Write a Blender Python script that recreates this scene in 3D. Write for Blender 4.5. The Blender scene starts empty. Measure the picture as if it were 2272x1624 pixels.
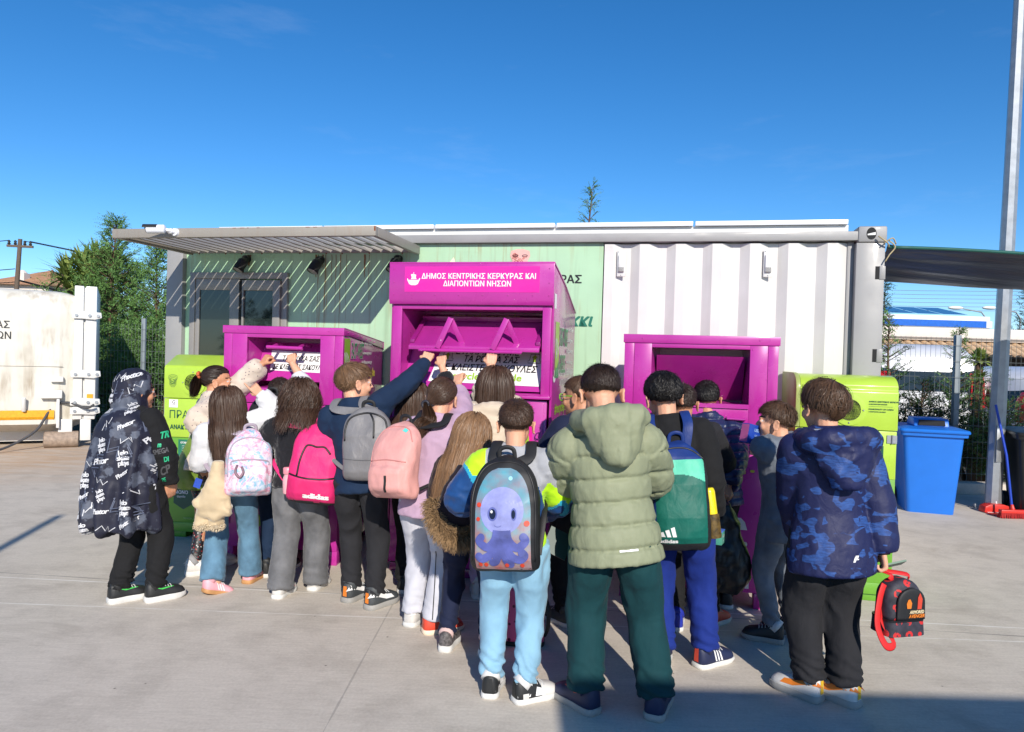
import bpy, bmesh, math, random
import numpy as np
from mathutils import Vector, Matrix
from mathutils.bvhtree import BVHTree
R_ = math.radians
C = bpy.context.scene.collection
SC = bpy.context.scene
rng = np.random.RandomState(7)

# ---------------------------------------------------------------- camera, sky, sun, exposure
CAM_H, CAM_PITCH, CAM_ROLL = 1.557, R_(.8034), R_(1.6537)
fw = Vector((0, math.cos(CAM_PITCH), -math.sin(CAM_PITCH)))
up0 = Vector((0, math.sin(CAM_PITCH), math.cos(CAM_PITCH)))
rt = Vector((1, 0, 0)) * math.cos(CAM_ROLL) + up0 * math.sin(CAM_ROLL)
upv = Vector((-1, 0, 0)) * math.sin(CAM_ROLL) + up0 * math.cos(CAM_ROLL)
cd = bpy.data.cameras.new('camera'); cam = bpy.data.objects.new('camera', cd); C.objects.link(cam)
M4 = Matrix((rt, upv, -fw)).transposed().to_4x4(); M4.translation = (0, 0, CAM_H)
cam.matrix_world = M4
cd.sensor_width = 36; cd.lens = 36 * 1580 / 2272; cd.clip_start = .05; cd.clip_end = 3000
SC.camera = cam

SUN_AZ, SUN_EL = R_(-12.4), R_(28.8)          # direction the light travels (from +Y towards -X), elevation
sd = bpy.data.lights.new('sun', 'SUN'); sd.energy = 5; sd.angle = R_(.5); sd.color = (1, .93, .83)
sun = bpy.data.objects.new('sun', sd); C.objects.link(sun)
trav = Vector((math.sin(SUN_AZ) * math.cos(SUN_EL), math.cos(SUN_AZ) * math.cos(SUN_EL), -math.sin(SUN_EL)))
sun.rotation_euler = trav.to_track_quat('-Z', 'Y').to_euler()
sun.location = (2, -10, 12)
w = bpy.data.worlds.new('World'); SC.world = w; w.use_nodes = True
nt = w.node_tree
sky = nt.nodes.new('ShaderNodeTexSky'); sky.sky_type = 'NISHITA'; sky.sun_disc = False
sky.sun_elevation = SUN_EL; sky.sun_rotation = math.pi - SUN_AZ if False else math.atan2(-trav.x, -trav.y)
sky.air_density = .8; sky.dust_density = .1; sky.ozone_density = 4.5; sky.altitude = 50
hs = nt.nodes.new('ShaderNodeHueSaturation'); hs.inputs['Saturation'].default_value = 1.24
nt.links.new(sky.outputs[0], hs.inputs['Color'])
wtc = nt.nodes.new('ShaderNodeTexCoord'); wmp = nt.nodes.new('ShaderNodeMapping'); wmp.inputs['Scale'].default_value = (2.2, 2.2, 9); wmp.inputs['Rotation'].default_value = (.25, .5, 0)
wno = nt.nodes.new('ShaderNodeTexNoise'); wno.inputs['Scale'].default_value = 1.7; wno.inputs['Detail'].default_value = 9; wno.inputs['Roughness'].default_value = .62
wrm = nt.nodes.new('ShaderNodeValToRGB'); wrm.color_ramp.elements[0].position = .60; wrm.color_ramp.elements[0].color = (0, 0, 0, 1); wrm.color_ramp.elements[1].position = .85; wrm.color_ramp.elements[1].color = (.07, .07, .07, 1)
wmx = nt.nodes.new('ShaderNodeMix'); wmx.data_type = 'RGBA'; wmx.inputs[7].default_value = (7, 7.4, 8, 1)
nt.links.new(wtc.outputs['Generated'], wmp.inputs['Vector']); nt.links.new(wmp.outputs[0], wno.inputs['Vector']); nt.links.new(wno.outputs['Fac'], wrm.inputs[0]); nt.links.new(wrm.outputs[0], wmx.inputs[0])
bg = nt.nodes['Background']; bg.inputs['Strength'].default_value = .148
nt.links.new(hs.outputs[0], wmx.inputs[6]); nt.links.new(wmx.outputs[2], bg.inputs['Color'])
SC.view_settings.view_transform = 'Standard'; SC.view_settings.look = 'None'
SC.view_settings.exposure = .10; SC.view_settings.gamma = 1
SC.cycles.max_bounces = 6; SC.cycles.diffuse_bounces = 3; SC.cycles.glossy_bounces = 3
SC.cycles.transparent_max_bounces = 6; SC.cycles.transmission_bounces = 4
SC.cycles.use_adaptive_sampling = True; SC.cycles.use_denoising = True

# ---------------------------------------------------------------- photograph pixels (2272 wide) to points of the place
_F = np.array(fw); _U = np.array(upv); _R = np.array(rt); _C = np.array([0, 0, CAM_H])
def ray(x, y): return _F + _R * (x - 1136) / 1580 - _U * (y - 812) / 1580
def G(x, y, z=0.0):
    d = ray(x, y); return _C + d * (z - CAM_H) / d[2]
def PY(x, y, Y):
    d = ray(x, y); return _C + d * Y / d[1]

# ---------------------------------------------------------------- materials
def lin(*c):
    return tuple(((v / 255) / 12.92 if v / 255 <= .04045 else ((v / 255 + .055) / 1.055) ** 2.4) for v in c) + (1,)
def scl(c, k): return tuple(min(1, v * k) for v in c[:3]) + (1,)
class NT:
    def __init__(s, name):
        s.m = bpy.data.materials.new(name); s.m.use_nodes = True; s.t = s.m.node_tree; s.b = s.t.nodes['Principled BSDF']
        s.tc = s.t.nodes.new('ShaderNodeTexCoord'); s.co = s.tc.outputs['Object']
    def n(s, typ, **kw):
        d = s.t.nodes.new(typ)
        for k, v in kw.items():
            if k.startswith('_'): setattr(d, k[1:], v)
            else: d.inputs[k.replace('__', ' ')].default_value = v
        return d
    def l(s, a, b): s.t.links.new(a, b)
    def mapping(s, scale=(1, 1, 1), src=None, rot=(0, 0, 0), loc=(0, 0, 0)):
        d = s.t.nodes.new('ShaderNodeMapping'); d.inputs['Scale'].default_value = scale
        d.inputs['Rotation'].default_value = rot; d.inputs['Location'].default_value = loc
        s.l(src or s.co, d.inputs['Vector']); return d.outputs[0]
    def noise(s, scale, detail=4, rough=.55, src=None, dist=0):
        d = s.n('ShaderNodeTexNoise', Scale=scale, Detail=detail, Roughness=rough, Distortion=dist); s.l(src or s.co, d.inputs['Vector']); return d.outputs['Fac']
    def vor(s, scale, src=None, feature='F1', rnd=1):
        d = s.n('ShaderNodeTexVoronoi', Scale=scale, Randomness=rnd, _feature=feature); s.l(src or s.co, d.inputs['Vector']); return d
    def ramp(s, fac, stops, interp='LINEAR'):
        d = s.t.nodes.new('ShaderNodeValToRGB'); e = d.color_ramp.elements; d.color_ramp.interpolation = interp
        while len(e) < len(stops): e.new(.5)
        for i, (p, c) in enumerate(stops):
            e[i].position = p; e[i].color = c if hasattr(c, '__len__') else (c, c, c, 1)
        s.l(fac, d.inputs[0]); return d.outputs[0]
    def mix(s, fac, a, b, mode='MIX'):
        d = s.t.nodes.new('ShaderNodeMix'); d.data_type = 'RGBA'; d.blend_type = mode
        for sock, v in ((d.inputs[0], fac), (d.inputs[6], a), (d.inputs[7], b)):
            if hasattr(v, 'is_linked'): s.l(v, sock)
            else: sock.default_value = v
        return d.outputs[2]
    def math(s, op, a, b=0.0, clamp=False):
        d = s.t.nodes.new('ShaderNodeMath'); d.operation = op; d.use_clamp = clamp
        for sock, v in ((d.inputs[0], a), (d.inputs[1], b)):
            if hasattr(v, 'is_linked'): s.l(v, sock)
            else: sock.default_value = v
        return d.outputs[0]
    def sep(s, src=None):
        d = s.t.nodes.new('ShaderNodeSeparateXYZ'); s.l(src or s.co, d.inputs[0]); return d.outputs
    def bump(s, h, strength=.3, dist=.01):
        d = s.n('ShaderNodeBump', Strength=strength, Distance=dist); s.l(h, d.inputs['Height'])
        prev = s.b.inputs['Normal']
        if prev.is_linked: s.l(prev.links[0].from_socket, d.inputs['Normal'])
        s.l(d.outputs[0], s.b.inputs['Normal'])
    def set(s, **kw):
        for k, v in kw.items():
            i = s.b.inputs[k.replace('__', ' ')]
            if hasattr(v, 'is_linked'): s.l(v, i)
            else: i.default_value = v
        return s.m
def mat(name, col, rough=.5, var=.12, vs=6, bump=0, bs=60, metal=0, spec=.5, coat=0, sheen=0, fine=0):
    t = NT(name); a = scl(col, 1 - var); b = scl(col, 1 + var)
    c = t.ramp(t.noise(vs, 5), [(.3, a), (.7, b)])
    t.set(Base__Color=c, Roughness=rough, Metallic=metal, Specular__IOR__Level=spec, Coat__Weight=coat, Sheen__Weight=sheen)
    if sheen: t.set(Sheen__Roughness=.5)
    if bump: t.bump(t.noise(bs, 4), bump, .004)
    return t.m
def fabric(name, col, rough=.85, var=.1, weave=900, wr=.35, ws=14, sheen=.15, aniso=(1, 1, .55), spec=.25, wd=.012):
    t = NT(name); c = t.ramp(t.noise(9, 5), [(.3, scl(col, 1 - var)), (.7, scl(col, 1 + var))])
    t.set(Base__Color=c, Roughness=rough, Specular__IOR__Level=spec, Sheen__Weight=sheen, Sheen__Roughness=.4)
    t.bump(t.noise(ws, 3, .5, t.mapping(aniso), .6), wr, wd)
    t.bump(t.noise(weave, 1), .15, .001)
    return t.m

# ---------------------------------------------------------------- mesh helpers
class MB:
    def __init__(s): s.v = []; s.f = []; s.mi = []
    def add(s, v, f, mi=0, M=None):
        o = len(s.v); v = [Vector(p) for p in v]
        if M is not None: v = [M @ p for p in v]
        s.v += [tuple(p) for p in v]
        for q in f: s.f.append(tuple(i + o for i in q)); s.mi.append(mi)
        return s
    def box(s, x0, x1, y0, y1, z0, z1, mi=0, M=None):
        v = [(x, y, z) for z in (z0, z1) for x, y in ((x0, y0), (x1, y0), (x1, y1), (x0, y1))]
        return s.add(v, [(3, 2, 1, 0), (4, 5, 6, 7), (0, 1, 5, 4), (1, 2, 6, 5), (2, 3, 7, 6), (3, 0, 4, 7)], mi, M)
    def prism(s, pts, a0, a1, axis='x', mi=0, M=None, cap=True):
        n = len(pts)
        def P(p, a): return {'x': (a, p[0], p[1]), 'y': (p[0], a, p[1]), 'z': (p[0], p[1], a)}[axis]
        v = [P(p, a0) for p in pts] + [P(p, a1) for p in pts]
        f = [(i, (i + 1) % n, (i + 1) % n + n, i + n) for i in range(n)]
        if cap: f += [tuple(range(n))[::-1], tuple(range(n, 2 * n))]
        return s.add(v, f, mi, M)
    def tube(s, pts, r, n=8, mi=0, M=None, cap=True, ry=None, upref=None):
        pts = [Vector(p) for p in pts]; k = len(pts)
        rs = list(r) if hasattr(r, '__len__') else [r] * k
        rys = rs if ry is None else (list(ry) if hasattr(ry, '__len__') else [ry] * k)
        v = []; side = None
        for i, p in enumerate(pts):
            t = (pts[min(i + 1, k - 1)] - pts[max(i - 1, 0)]).normalized()
            if side is None:
                u = Vector(upref) if upref is not None else (Vector((0, 0, 1)) if abs(t.z) < .9 else Vector((0, 1, 0)))
                side = t.cross(u).normalized()
            else: side = (side - t * side.dot(t)).normalized()
            u = side.cross(t)
            for j in range(n):
                a = 2 * math.pi * j / n
                v.append(p + side * math.cos(a) * rs[i] + u * math.sin(a) * rys[i])
        f = [(i * n + j, i * n + (j + 1) % n, (i + 1) * n + (j + 1) % n, (i + 1) * n + j) for i in range(k - 1) for j in range(n)]
        if cap: f += [tuple(range(n))[::-1], tuple(range((k - 1) * n, k * n))]
        return s.add(v, f, mi, M)
    def lathe(s, prof, n=24, mi=0, M=None, cap=True):
        v = [(r * math.cos(2 * math.pi * j / n), r * math.sin(2 * math.pi * j / n), z) for r, z in prof for j in range(n)]
        k = len(prof)
        f = [(i * n + j, i * n + (j + 1) % n, (i + 1) * n + (j + 1) % n, (i + 1) * n + j) for i in range(k - 1) for j in range(n)]
        if cap: f += [tuple(range(n))[::-1], tuple(range((k - 1) * n, k * n))]
        return s.add(v, f, mi, M)
    def ball(s, c, r, mi=0, nu=16, nv=10, M=None):
        r = r if hasattr(r, '__len__') else (r, r, r); v = []; f = []
        for i in range(nv + 1):
            th = math.pi * i / nv
            for j in range(nu):
                a = 2 * math.pi * j / nu
                v.append((c[0] + r[0] * math.sin(th) * math.cos(a), c[1] + r[1] * math.sin(th) * math.sin(a), c[2] + r[2] * math.cos(th)))
        for i in range(nv):
            for j in range(nu): f.append((i * nu + j, (i + 1) * nu + j, (i + 1) * nu + (j + 1) % nu, i * nu + (j + 1) % nu))
        return s.add(v, f, mi, M)
    def grid(s, fn, us, vs, mi=0, M=None, flip=False):
        v = [fn(u, w_) for w_ in vs for u in us]; n = len(us)
        f = [(j * n + i, j * n + i + 1, (j + 1) * n + i + 1, (j + 1) * n + i) for j in range(len(vs) - 1) for i in range(n - 1)]
        if flip: f = [q[::-1] for q in f]
        return s.add(v, f, mi, M)
    def build(s, name, mats, parent=None, bevel=0, smooth=False, seg=2, loc=None, rotz=0, clean=True, origin=None):
        me = bpy.data.meshes.new(name)
        v = s.v if origin is None else [(p[0] - origin[0], p[1] - origin[1], p[2] - origin[2]) for p in s.v]
        me.from_pydata(v, [], s.f)
        mats = mats if isinstance(mats, (list, tuple)) else [mats]
        for m in mats: me.materials.append(m)
        me.polygons.foreach_set('material_index', s.mi)
        if clean or bevel:
            bm = bmesh.new(); bm.from_mesh(me)
            if clean: bmesh.ops.recalc_face_normals(bm, faces=bm.faces)
            if bevel:
                es = [e for e in bm.edges if len(e.link_faces) == 2 and e.calc_face_angle(0) > .5]
                bmesh.ops.bevel(bm, geom=es, offset=bevel, segments=seg, affect='EDGES', clamp_overlap=True, profile=.5)
            bm.to_mesh(me); bm.free()
        if smooth or bevel:
            me.polygons.foreach_set('use_smooth', [True] * len(me.polygons))
            if not smooth or smooth == 'auto': me.set_sharp_from_angle(angle=R_(38))
        o = bpy.data.objects.new(name, me); C.objects.link(o)
        if parent is not None: o.parent = parent
        if loc is not None: o.location = loc
        o.rotation_euler.z = rotz
        return o
def tag(o, label=None, cat=None, group=None, kind=None):
    if label: o['label'] = label
    if cat: o['category'] = cat
    if group: o['group'] = group
    if kind: o['kind'] = kind
    return o
def empty(name, loc, rotz=0, label=None, cat=None, group=None):
    o = bpy.data.objects.new(name, None); C.objects.link(o); o.location = loc; o.rotation_euler.z = rotz; o.empty_display_size = .1
    return tag(o, label, cat, group)
_tc = {}
def text_geo(body, bold=0.0, shear=0.0, spacing=1.0, res=3):
    """flat triangles of a line of writing: verts (x,y) with the text box normalised to height of capitals = 1, centred in x"""
    k = (body, bold, shear, spacing)
    if k not in _tc:
        c = bpy.data.curves.new('writing', 'FONT'); c.body = body; c.align_x = 'CENTER'; c.shear = shear
        c.space_character = spacing; c.resolution_u = res; c.space_line = 1.0
        o = bpy.data.objects.new('writing', c); C.objects.link(o)
        dg = bpy.context.evaluated_depsgraph_get(); me = bpy.data.meshes.new_from_object(o.evaluated_get(dg))
        v = np.array([p.co[:2] for p in me.vertices]).reshape(-1, 2) / .70; f = [tuple(p.vertices) for p in me.polygons]
        bpy.data.objects.remove(o); bpy.data.curves.remove(c); bpy.data.meshes.remove(me)
        _tc[k] = (v, f)
    return _tc[k]
def write(mb, body, fn, cx, cz, h=None, width=None, mi=0, bold=0.0, shear=0.0, spacing=1.0, sx=1.0, rot=0):
    """place writing on a surface: fn(u, w) -> point; h = capital height, or width of the line"""
    v, f = text_geo(body, bold, shear, spacing)
    if not len(v): return
    W = v[:, 0].max() - v[:, 0].min()
    if h is None: h = width / W
    elif width is not None: sx = width / (W * h)
    c, s_ = math.cos(rot), math.sin(rot); e = 1e-3; N = -(Vector(fn(cx + e, cz)) - Vector(fn(cx, cz))).cross(Vector(fn(cx, cz + e)) - Vector(fn(cx, cz))).normalized()
    for k, (bx, bz) in enumerate(((0, 0), (bold, bold * .5), (-bold, -bold * .5), (bold, -bold * .7), (-bold, bold * .7)) if bold else ((0, 0),)):
        P = [Vector(fn(cx + ((a + bx) * h * sx) * c - (b - .5 + bz) * h * s_, cz + ((a + bx) * h * sx) * s_ + (b - .5 + bz) * h * c)) - N * k * .0003 for a, b in v]
        mb.add(P, f, mi)
def poly(mb, pts, fn, mi=0, ox=0, oz=0, sx=1, sz=None):
    sz = sx if sz is None else sz
    mb.add([fn(ox + x * sx, oz + z * sz) for x, z in pts], [tuple(range(len(pts)))], mi)
def ellipse(cx, cz, rx, rz, n=24, a0=0, a1=2 * math.pi): return [(cx + rx * math.cos(a0 + (a1 - a0) * i / n), cz + rz * math.sin(a0 + (a1 - a0) * i / n)) for i in range(n)]
def stroke(mb, pts, wd, fn, mi=0, closed=False, step=0):
    """a flat band of width wd along a 2-d line laid on a surface"""
    P = [Vector((p[0], p[1])) for p in pts]
    if closed: P.append(P[0])
    L = []; Rr = []; k = len(P)
    for i in range(k):
        a = P[max(i - 1, 0)] if not (closed and i == 0) else P[-2]; b = P[min(i + 1, k - 1)] if not (closed and i == k - 1) else P[1]
        d = (b - a)
        if d.length < 1e-9: d = Vector((1, 0))
        d.normalize(); nrm = Vector((-d.y, d.x)) * wd / 2
        L.append(P[i] + nrm); Rr.append(P[i] - nrm)
    mb.add([fn(p.x, p.y) for p in L] + [fn(p.x, p.y) for p in Rr], [(i, i + k, i + k + 1, i + 1) for i in range(k - 1)], mi)
# ================================================================ materials of the place
def concrete():
    t = NT('concrete'); big = t.noise(.55, 6, .6); mid = t.noise(3.2, 6, .65); brush = t.noise(6, 4, .7, t.mapping((1, 9, 1), rot=(0, 0, .12))); fine = t.noise(70, 3, .6)
    c = t.ramp(big, [(.28, lin(194, 183, 168)), (.72, lin(216, 205, 189))])
    c = t.mix(.55, c, t.ramp(brush, [(.3, lin(186, 175, 160)), (.7, lin(217, 206, 190))]))
    c = t.mix(t.math('MULTIPLY', t.ramp(mid, [(.46, 0.0), (.74, 1.0)]), .55), c, lin(150, 139, 125))
    c = t.mix(.25, c, t.ramp(fine, [(.3, lin(150, 145, 138)), (.7, lin(205, 200, 192))]))
    X = t.sep()
    # ochre dirt washed round the compactor
    d = t.math('SUBTRACT', 1.0, t.math('MULTIPLY', t.math('ADD', t.math('ABSOLUTE', t.math('ADD', X[0], 7.0)), t.math('MULTIPLY', t.math('ABSOLUTE', t.math('SUBTRACT', X[1], 9.6)), 1.7)), .17), True)
    st = t.math('MULTIPLY', t.math('MULTIPLY', d, 1.3, True), t.ramp(t.noise(2.2, 6, .7, t.mapping((.5, 2.6, 1))), [(.34, .15), (.66, 1.0)]))
    c = t.mix(st, c, lin(186, 152, 118))
    sp = t.vor(9).outputs['Distance']
    c = t.mix(t.math('MULTIPLY', t.ramp(sp, [(.03, 1.0), (.07, 0.0)]), t.ramp(t.noise(2.5, 2), [(.55, 0.0), (.6, .85)])), c, lin(96, 90, 84))
    c = t.mix(t.math('MULTIPLY', t.ramp(t.noise(1.1, 7, .68, t.mapping((1, 1.7, 1), loc=(3, 1, 0)), .8), [(.55, 0.0), (.68, 1.0)]), .30), c, lin(140, 128, 114))
    # thin joints and a crack
    def line(a, b, p, wd):
        q = t.math('ABSOLUTE', t.math('SUBTRACT', t.math('ADD', t.math('MULTIPLY', X[0], a), t.math('MULTIPLY', X[1], b)), p))
        q = t.math('ADD', q, t.math('MULTIPLY', t.math('SUBTRACT', t.noise(3, 3), .5), .02))
        return t.math('LESS_THAN', t.math('ABSOLUTE', q), wd)
    for a, b, p, wd, col, k in JOINTS: c = t.mix(t.math('MULTIPLY', line(a, b, p, wd), k), c, col)
    t.set(Base__Color=c, Roughness=.82, Specular__IOR__Level=.3)
    t.bump(t.noise(160, 3), .25, .002); t.bump(brush, .12, .004)
    return t.m
def jl(p, q):
    p, q = G(*p), G(*q); d = (q - p)[:2]; n = np.array([-d[1], d[0]]) / np.hypot(*d); return n[0], n[1], float(n @ p[:2])
JOINTS = [(*jl((20, 1281), (560, 1308)), .006, lin(226, 222, 214), .8), (*jl((880, 1325), (730, 1600)), .004, lin(140, 134, 126), .5),
          (*jl((1930, 1411), (2272, 1424)), .005, lin(222, 218, 210), .7), (*jl((1200, 1345), (1760, 1380)), .006, lin(120, 116, 110), .6), (*jl((30, 1140), (190, 1130)), .005, lin(150, 144, 134), .6)]
def streaked(name, base, streak, amt=.6, rough=.45, sx=26, lo=.52, hi=.72, second=None, coat=0, bump=0):
    t = NT(name); n1 = t.noise(1, 5, .65, t.mapping((sx, sx, 1.1))); n2 = t.noise(1.4, 3)
    m = t.math('MULTIPLY', t.ramp(n1, [(lo, 0.0), (hi, 1.0)]), t.ramp(n2, [(.38, 0.0), (.68, amt)]))
    c = t.ramp(t.noise(3, 5), [(.3, scl(base, .93)), (.7, scl(base, 1.05))])
    c = t.mix(m, c, streak)
    if second:
        m2 = t.math('MULTIPLY', t.ramp(t.noise(1, 4, .6, t.mapping((sx * .6, sx * .6, .7), loc=(5, 3, 1))), [(.56, 0.0), (.74, 1.0)]), .5)
        c = t.mix(m2, c, second)
    t.set(Base__Color=c, Roughness=rough, Coat__Weight=coat, Coat__Roughness=.25)
    if bump: t.bump(t.noise(14, 3), bump, .003)
    return t.m
def paint(name, col, rough=.28, coat=.6, dirt=lin(60, 40, 50), da=.25, scuff=None):
    t = NT(name); c = t.ramp(t.noise(2.5, 6, .6), [(.3, scl(col, .92)), (.7, scl(col, 1.07))])
    dm = t.math('MULTIPLY', t.ramp(t.noise(9, 8, .72), [(.55, 0.0), (.8, 1.0)]), da); c = t.mix(dm, c, dirt)
    if scuff is not None:
        sm = t.ramp(t.noise(30, 5, .7), [(.705, 0.0), (.715, 1.0)]); c = t.mix(sm, c, scuff)
    rr = t.ramp(t.noise(5, 5), [(.3, rough * .8), (.7, rough * 1.35)])
    t.set(Base__Color=c, Roughness=rr, Coat__Weight=coat, Coat__Roughness=.12)
    t.bump(t.noise(3.2, 2), .08, .02); t.bump(t.noise(300, 2), .05, .0008)
    return t.m
PURPLE = (.45, .028, .29, 1)
M = {}
M['concrete'] = concrete()
M['purple'] = paint('magenta_paint', PURPLE, scuff=(.75, .6, .7, 1)); M['purple_shaded'] = paint('magenta_paint_shaded', (.26, .012, .165, 1))  # second one: darker copy of the magenta, shade of the recesses put into its colour
M['pink_sign'] = mat('pink_print', (.72, .016, .33, 1), .3, .04, coat=.3)
M['white_print'] = mat('white_print', (.78, .77, .76, 1), .4, .04); M['black_print'] = mat('black_print', (.012, .012, .013, 1), .4)
M['green_print'] = mat('green_print', (.03, .27, .09, 1), .4); M['lime_print'] = mat('lime_print', (.30, .50, .04, 1), .4); M['yellow_print'] = mat('yellow_print', (.70, .62, .06, 1), .4)
M['lime'] = paint('lime_paint', (.40, .59, .055, 1), .34, .3, dirt=lin(110, 120, 40), da=.22); M['lime_low'] = paint('lime_print_lower', (.13, .34, .028, 1), .38, .2, dirt=lin(40, 70, 20))
M['darkgreen'] = mat('dark_green_print', (.008, .085, .05, 1), .4); M['midgreen'] = mat('mid_green_print', (.02, .17, .10, 1), .4)
M['grey_steel'] = paint('grey_paint', lin(146, 145, 144), .45, .1, dirt=lin(120, 112, 100), da=.3)
M['greige'] = streaked('canopy_paint', lin(146, 140, 131), lin(130, 92, 60), .3, .5, 30)
M['mint'] = streaked('mint_wall_paint', lin(165, 200, 165), lin(150, 108, 42), .85, .55, 30, .55, .70, lin(132, 160, 126))
M['white_wall'] = streaked('white_wall_paint', lin(209, 206, 202), lin(178, 170, 155), .25, .45, 30)
M['tank'] = streaked('tank_white_paint', lin(212, 208, 196), lin(118, 88, 34), .8, .4, 7, .47, .66, lin(150, 138, 104), coat=.2)
M['white_paint'] = paint('white_paint', lin(215, 214, 210), .4, .2, dirt=lin(150, 138, 115), da=.3)
M['alu'] = mat('grey_aluminium', lin(142, 137, 132), .42, .05, metal=.15); M['dark'] = mat('black_rubber', (.012, .012, .013, 1), .6)
M['galv'] = mat('galvanised_steel', lin(158, 162, 166), .42, .12, 12, metal=.55); M['void'] = mat('dark_inside', (.01, .01, .011, 1), .8)
g = NT('dark_glass'); M['glass'] = g.set(Base__Color=(.016, .024, .022, 1), Roughness=.03, Specular__IOR__Level=.8)
M['bluebin'] = mat('blue_plastic', (.012, .15, .60, 1), .36, .05, spec=.5, bump=.05, bs=200); M['bluedark'] = mat('blue_handle_plastic', (.012, .05, .42, 1), .35)
M['redpl'] = mat('red_plastic', (.62, .03, .02, 1), .4); M['red_bristle'] = mat('red_bristles', (.42, .02, .02, 1), .7, .3, 200)
M['rust'] = mat('rust', lin(120, 62, 28), .8, .3, 30); M['orange'] = mat('orange_print', lin(235, 150, 20), .5)
M['wood_pole'] = mat('weathered_wood', lin(98, 84, 72), .85, .25, 20, bump=.4)
M['solar'] = mat('solar_cells', lin(16, 22, 42), .15, .1, coat=.6); M['alu_white'] = mat('white_aluminium', lin(226, 228, 232), .35, .03)

# ================================================================ ground
g = MB(); xs = [-160, -60, -25, -12, -6, -3, 0, 3, 6, 12, 25, 60, 160]; ys = [-40, -12, -5, 0, 3, 6, 9, 14, 30, 80, 300]
g.grid(lambda x, y: (x, y, 0), xs, ys); tag(g.build('ground', M['concrete']), kind='structure')
asph = mat('asphalt', (.055, .055, .058, 1), .85, .25, 8, bump=.4, bs=120)
g = MB(); g.grid(lambda x, y: (x, y, .004), [3.6, 20, 60], [9.6, 30, 70]); tag(g.build('car_park', asph), kind='structure')
soil = mat('soil', lin(92, 78, 58), .95, .35, 4, bump=.6, bs=30)
g = MB(); g.grid(lambda x, y: (x, y, .004), [-60, -20, -5.4], [12.4, 30, 90]); tag(g.build('soil', soil), kind='structure')

# ================================================================ container office
YAW = R_(12.454); CO = Vector((-3.1967, 6.5527, 0))
office = empty('container_office', CO, -YAW, 'long grey, mint green and white shipping container turned into an office, behind the bins', 'container')
b = MB()
b.box(0, .168, 0, .12, .12, 2.485); b.box(5.86, 6.058, 0, .16, .12, 2.47); b.box(.0, 6.058, .0, .09, 2.488, 2.556); b.box(0, 6.058, 0, .1, 0, .12)
b.box(5.812, 5.86, .06, .12, .12, 2.486)
b.box(0, .12, 2.3, 2.438, .12, 2.485); b.box(5.9, 6.058, 2.3, 2.438, .12, 2.47); b.box(0, 6.058, 2.35, 2.438, 2.488, 2.556)
b.box(6.0, 6.055, .16, 2.3, 2.488, 2.55); b.box(6.0, 6.055, .16, 2.3, .02, .12)
b.build('frame', M['grey_steel'], office, .006)
b = MB()
for z in (2.25, 1.64): b.box(5.995, 6.0595, -.002, .06, z - .05, z + .045)
b.build('lashing_slot', M['void'], office)
b = MB()
for z in (2.25, 1.64): b.box(6.022, 6.063, -.006, .05, z - .052, z + .047)
b.build('lashing_plate', M['grey_steel'], office, .003)
b = MB(); b.box(5.868, 6.066, -.012, .16, 2.472, 2.591); cc = b.build('corner_casting', M['grey_steel'], office, .014)
b = MB(); b.prism(ellipse(5.957, 2.535, .034, .045), -.0135, -.011, 'y'); b.build('casting_hole', M['void'], cc)
b = MB(); b.prism([(5.93, 2.522), (5.985, 2.524), (5.985, 2.545), (5.93, 2.532)], -.0145, -.0137, 'y'); b.build('casting_edge', M['white_paint'], cc)
b = MB(); b.box(.17, 3.99, .05, .1, .12, 2.486); b.build('green_wall', M['mint'], office)
b = MB(); b.box(.02, .06, .12, 2.3, .12, 2.486); b.box(.12, 5.9, 2.38, 2.42, .12, 2.486); b.box(6.0, 6.03, .17, 2.3, .12, 2.486); b.build('rear_wall', M['white_wall'], office)
b = MB(); b.box(.01, 6.05, .09, 2.43, 2.53, 2.55); b.build('roof', M['white_wall'], office)
prof = []; u = 4.0
while u < 5.80:
    for du, y in ((0, .03), (.072, .03), (.140, .072), (.208, .072)):
        if u + du < 5.81: prof.append((u + du, y))
    u += .278
prof.append((5.812, .072))
b = MB(); n = len(prof)
b.add([(x, y, .12) for x, y in prof] + [(x, y, 2.475) for x, y in prof], [(i, i + 1, i + 1 + n, i + n) for i in range(n - 1)])
b.box(3.992, 5.812, .095, .1, .12, 2.486)
b.build('corrugated_wall', M['white_wall'], office)
# door
d = MB(); y0 = .012
for x0, x1, z0, z1 in ((.237, .29, .12, 2.237), (1.16, 1.215, .12, 2.237), (.29, 1.16, 2.18, 2.237)): d.box(x0, x1, y0, .05, z0, z1)
door = d.build('door', M['alu'], office, .003)
d = MB()
for x0, x1, z0, z1 in ((.292, .334, .2, 2.178), (.642, .735, .2, 2.178), (.334, .642, 2.078, 2.178), (.334, .642, .2, .32)): d.box(x0, x1, .02, .046, z0, z1)
d.build('door_leaf', M['alu'], door, .003)
d = MB()
for x0, x1, z0, z1 in ((.785, .80, .2, 2.166), (1.09, 1.158, .2, 2.166), (.80, 1.09, 2.074, 2.166), (.80, 1.09, .2, .32)): d.box(x0, x1, -.012, .03, z0, z1)
d.build('door_leaf', M['alu'], door, .003)
d = MB(); d.box(.736, .784, .03, .048, .2, 2.178); d.build('door_gap', M['void'], door)
for x0, x1, y, zt in ((.334, .642, .032, 2.078), (.80, 1.09, .008, 2.074)):
    d = MB(); d.box(x0, x1, y, y + .008, .32, zt); d.build('glass_pane', M['glass'], door)
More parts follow.
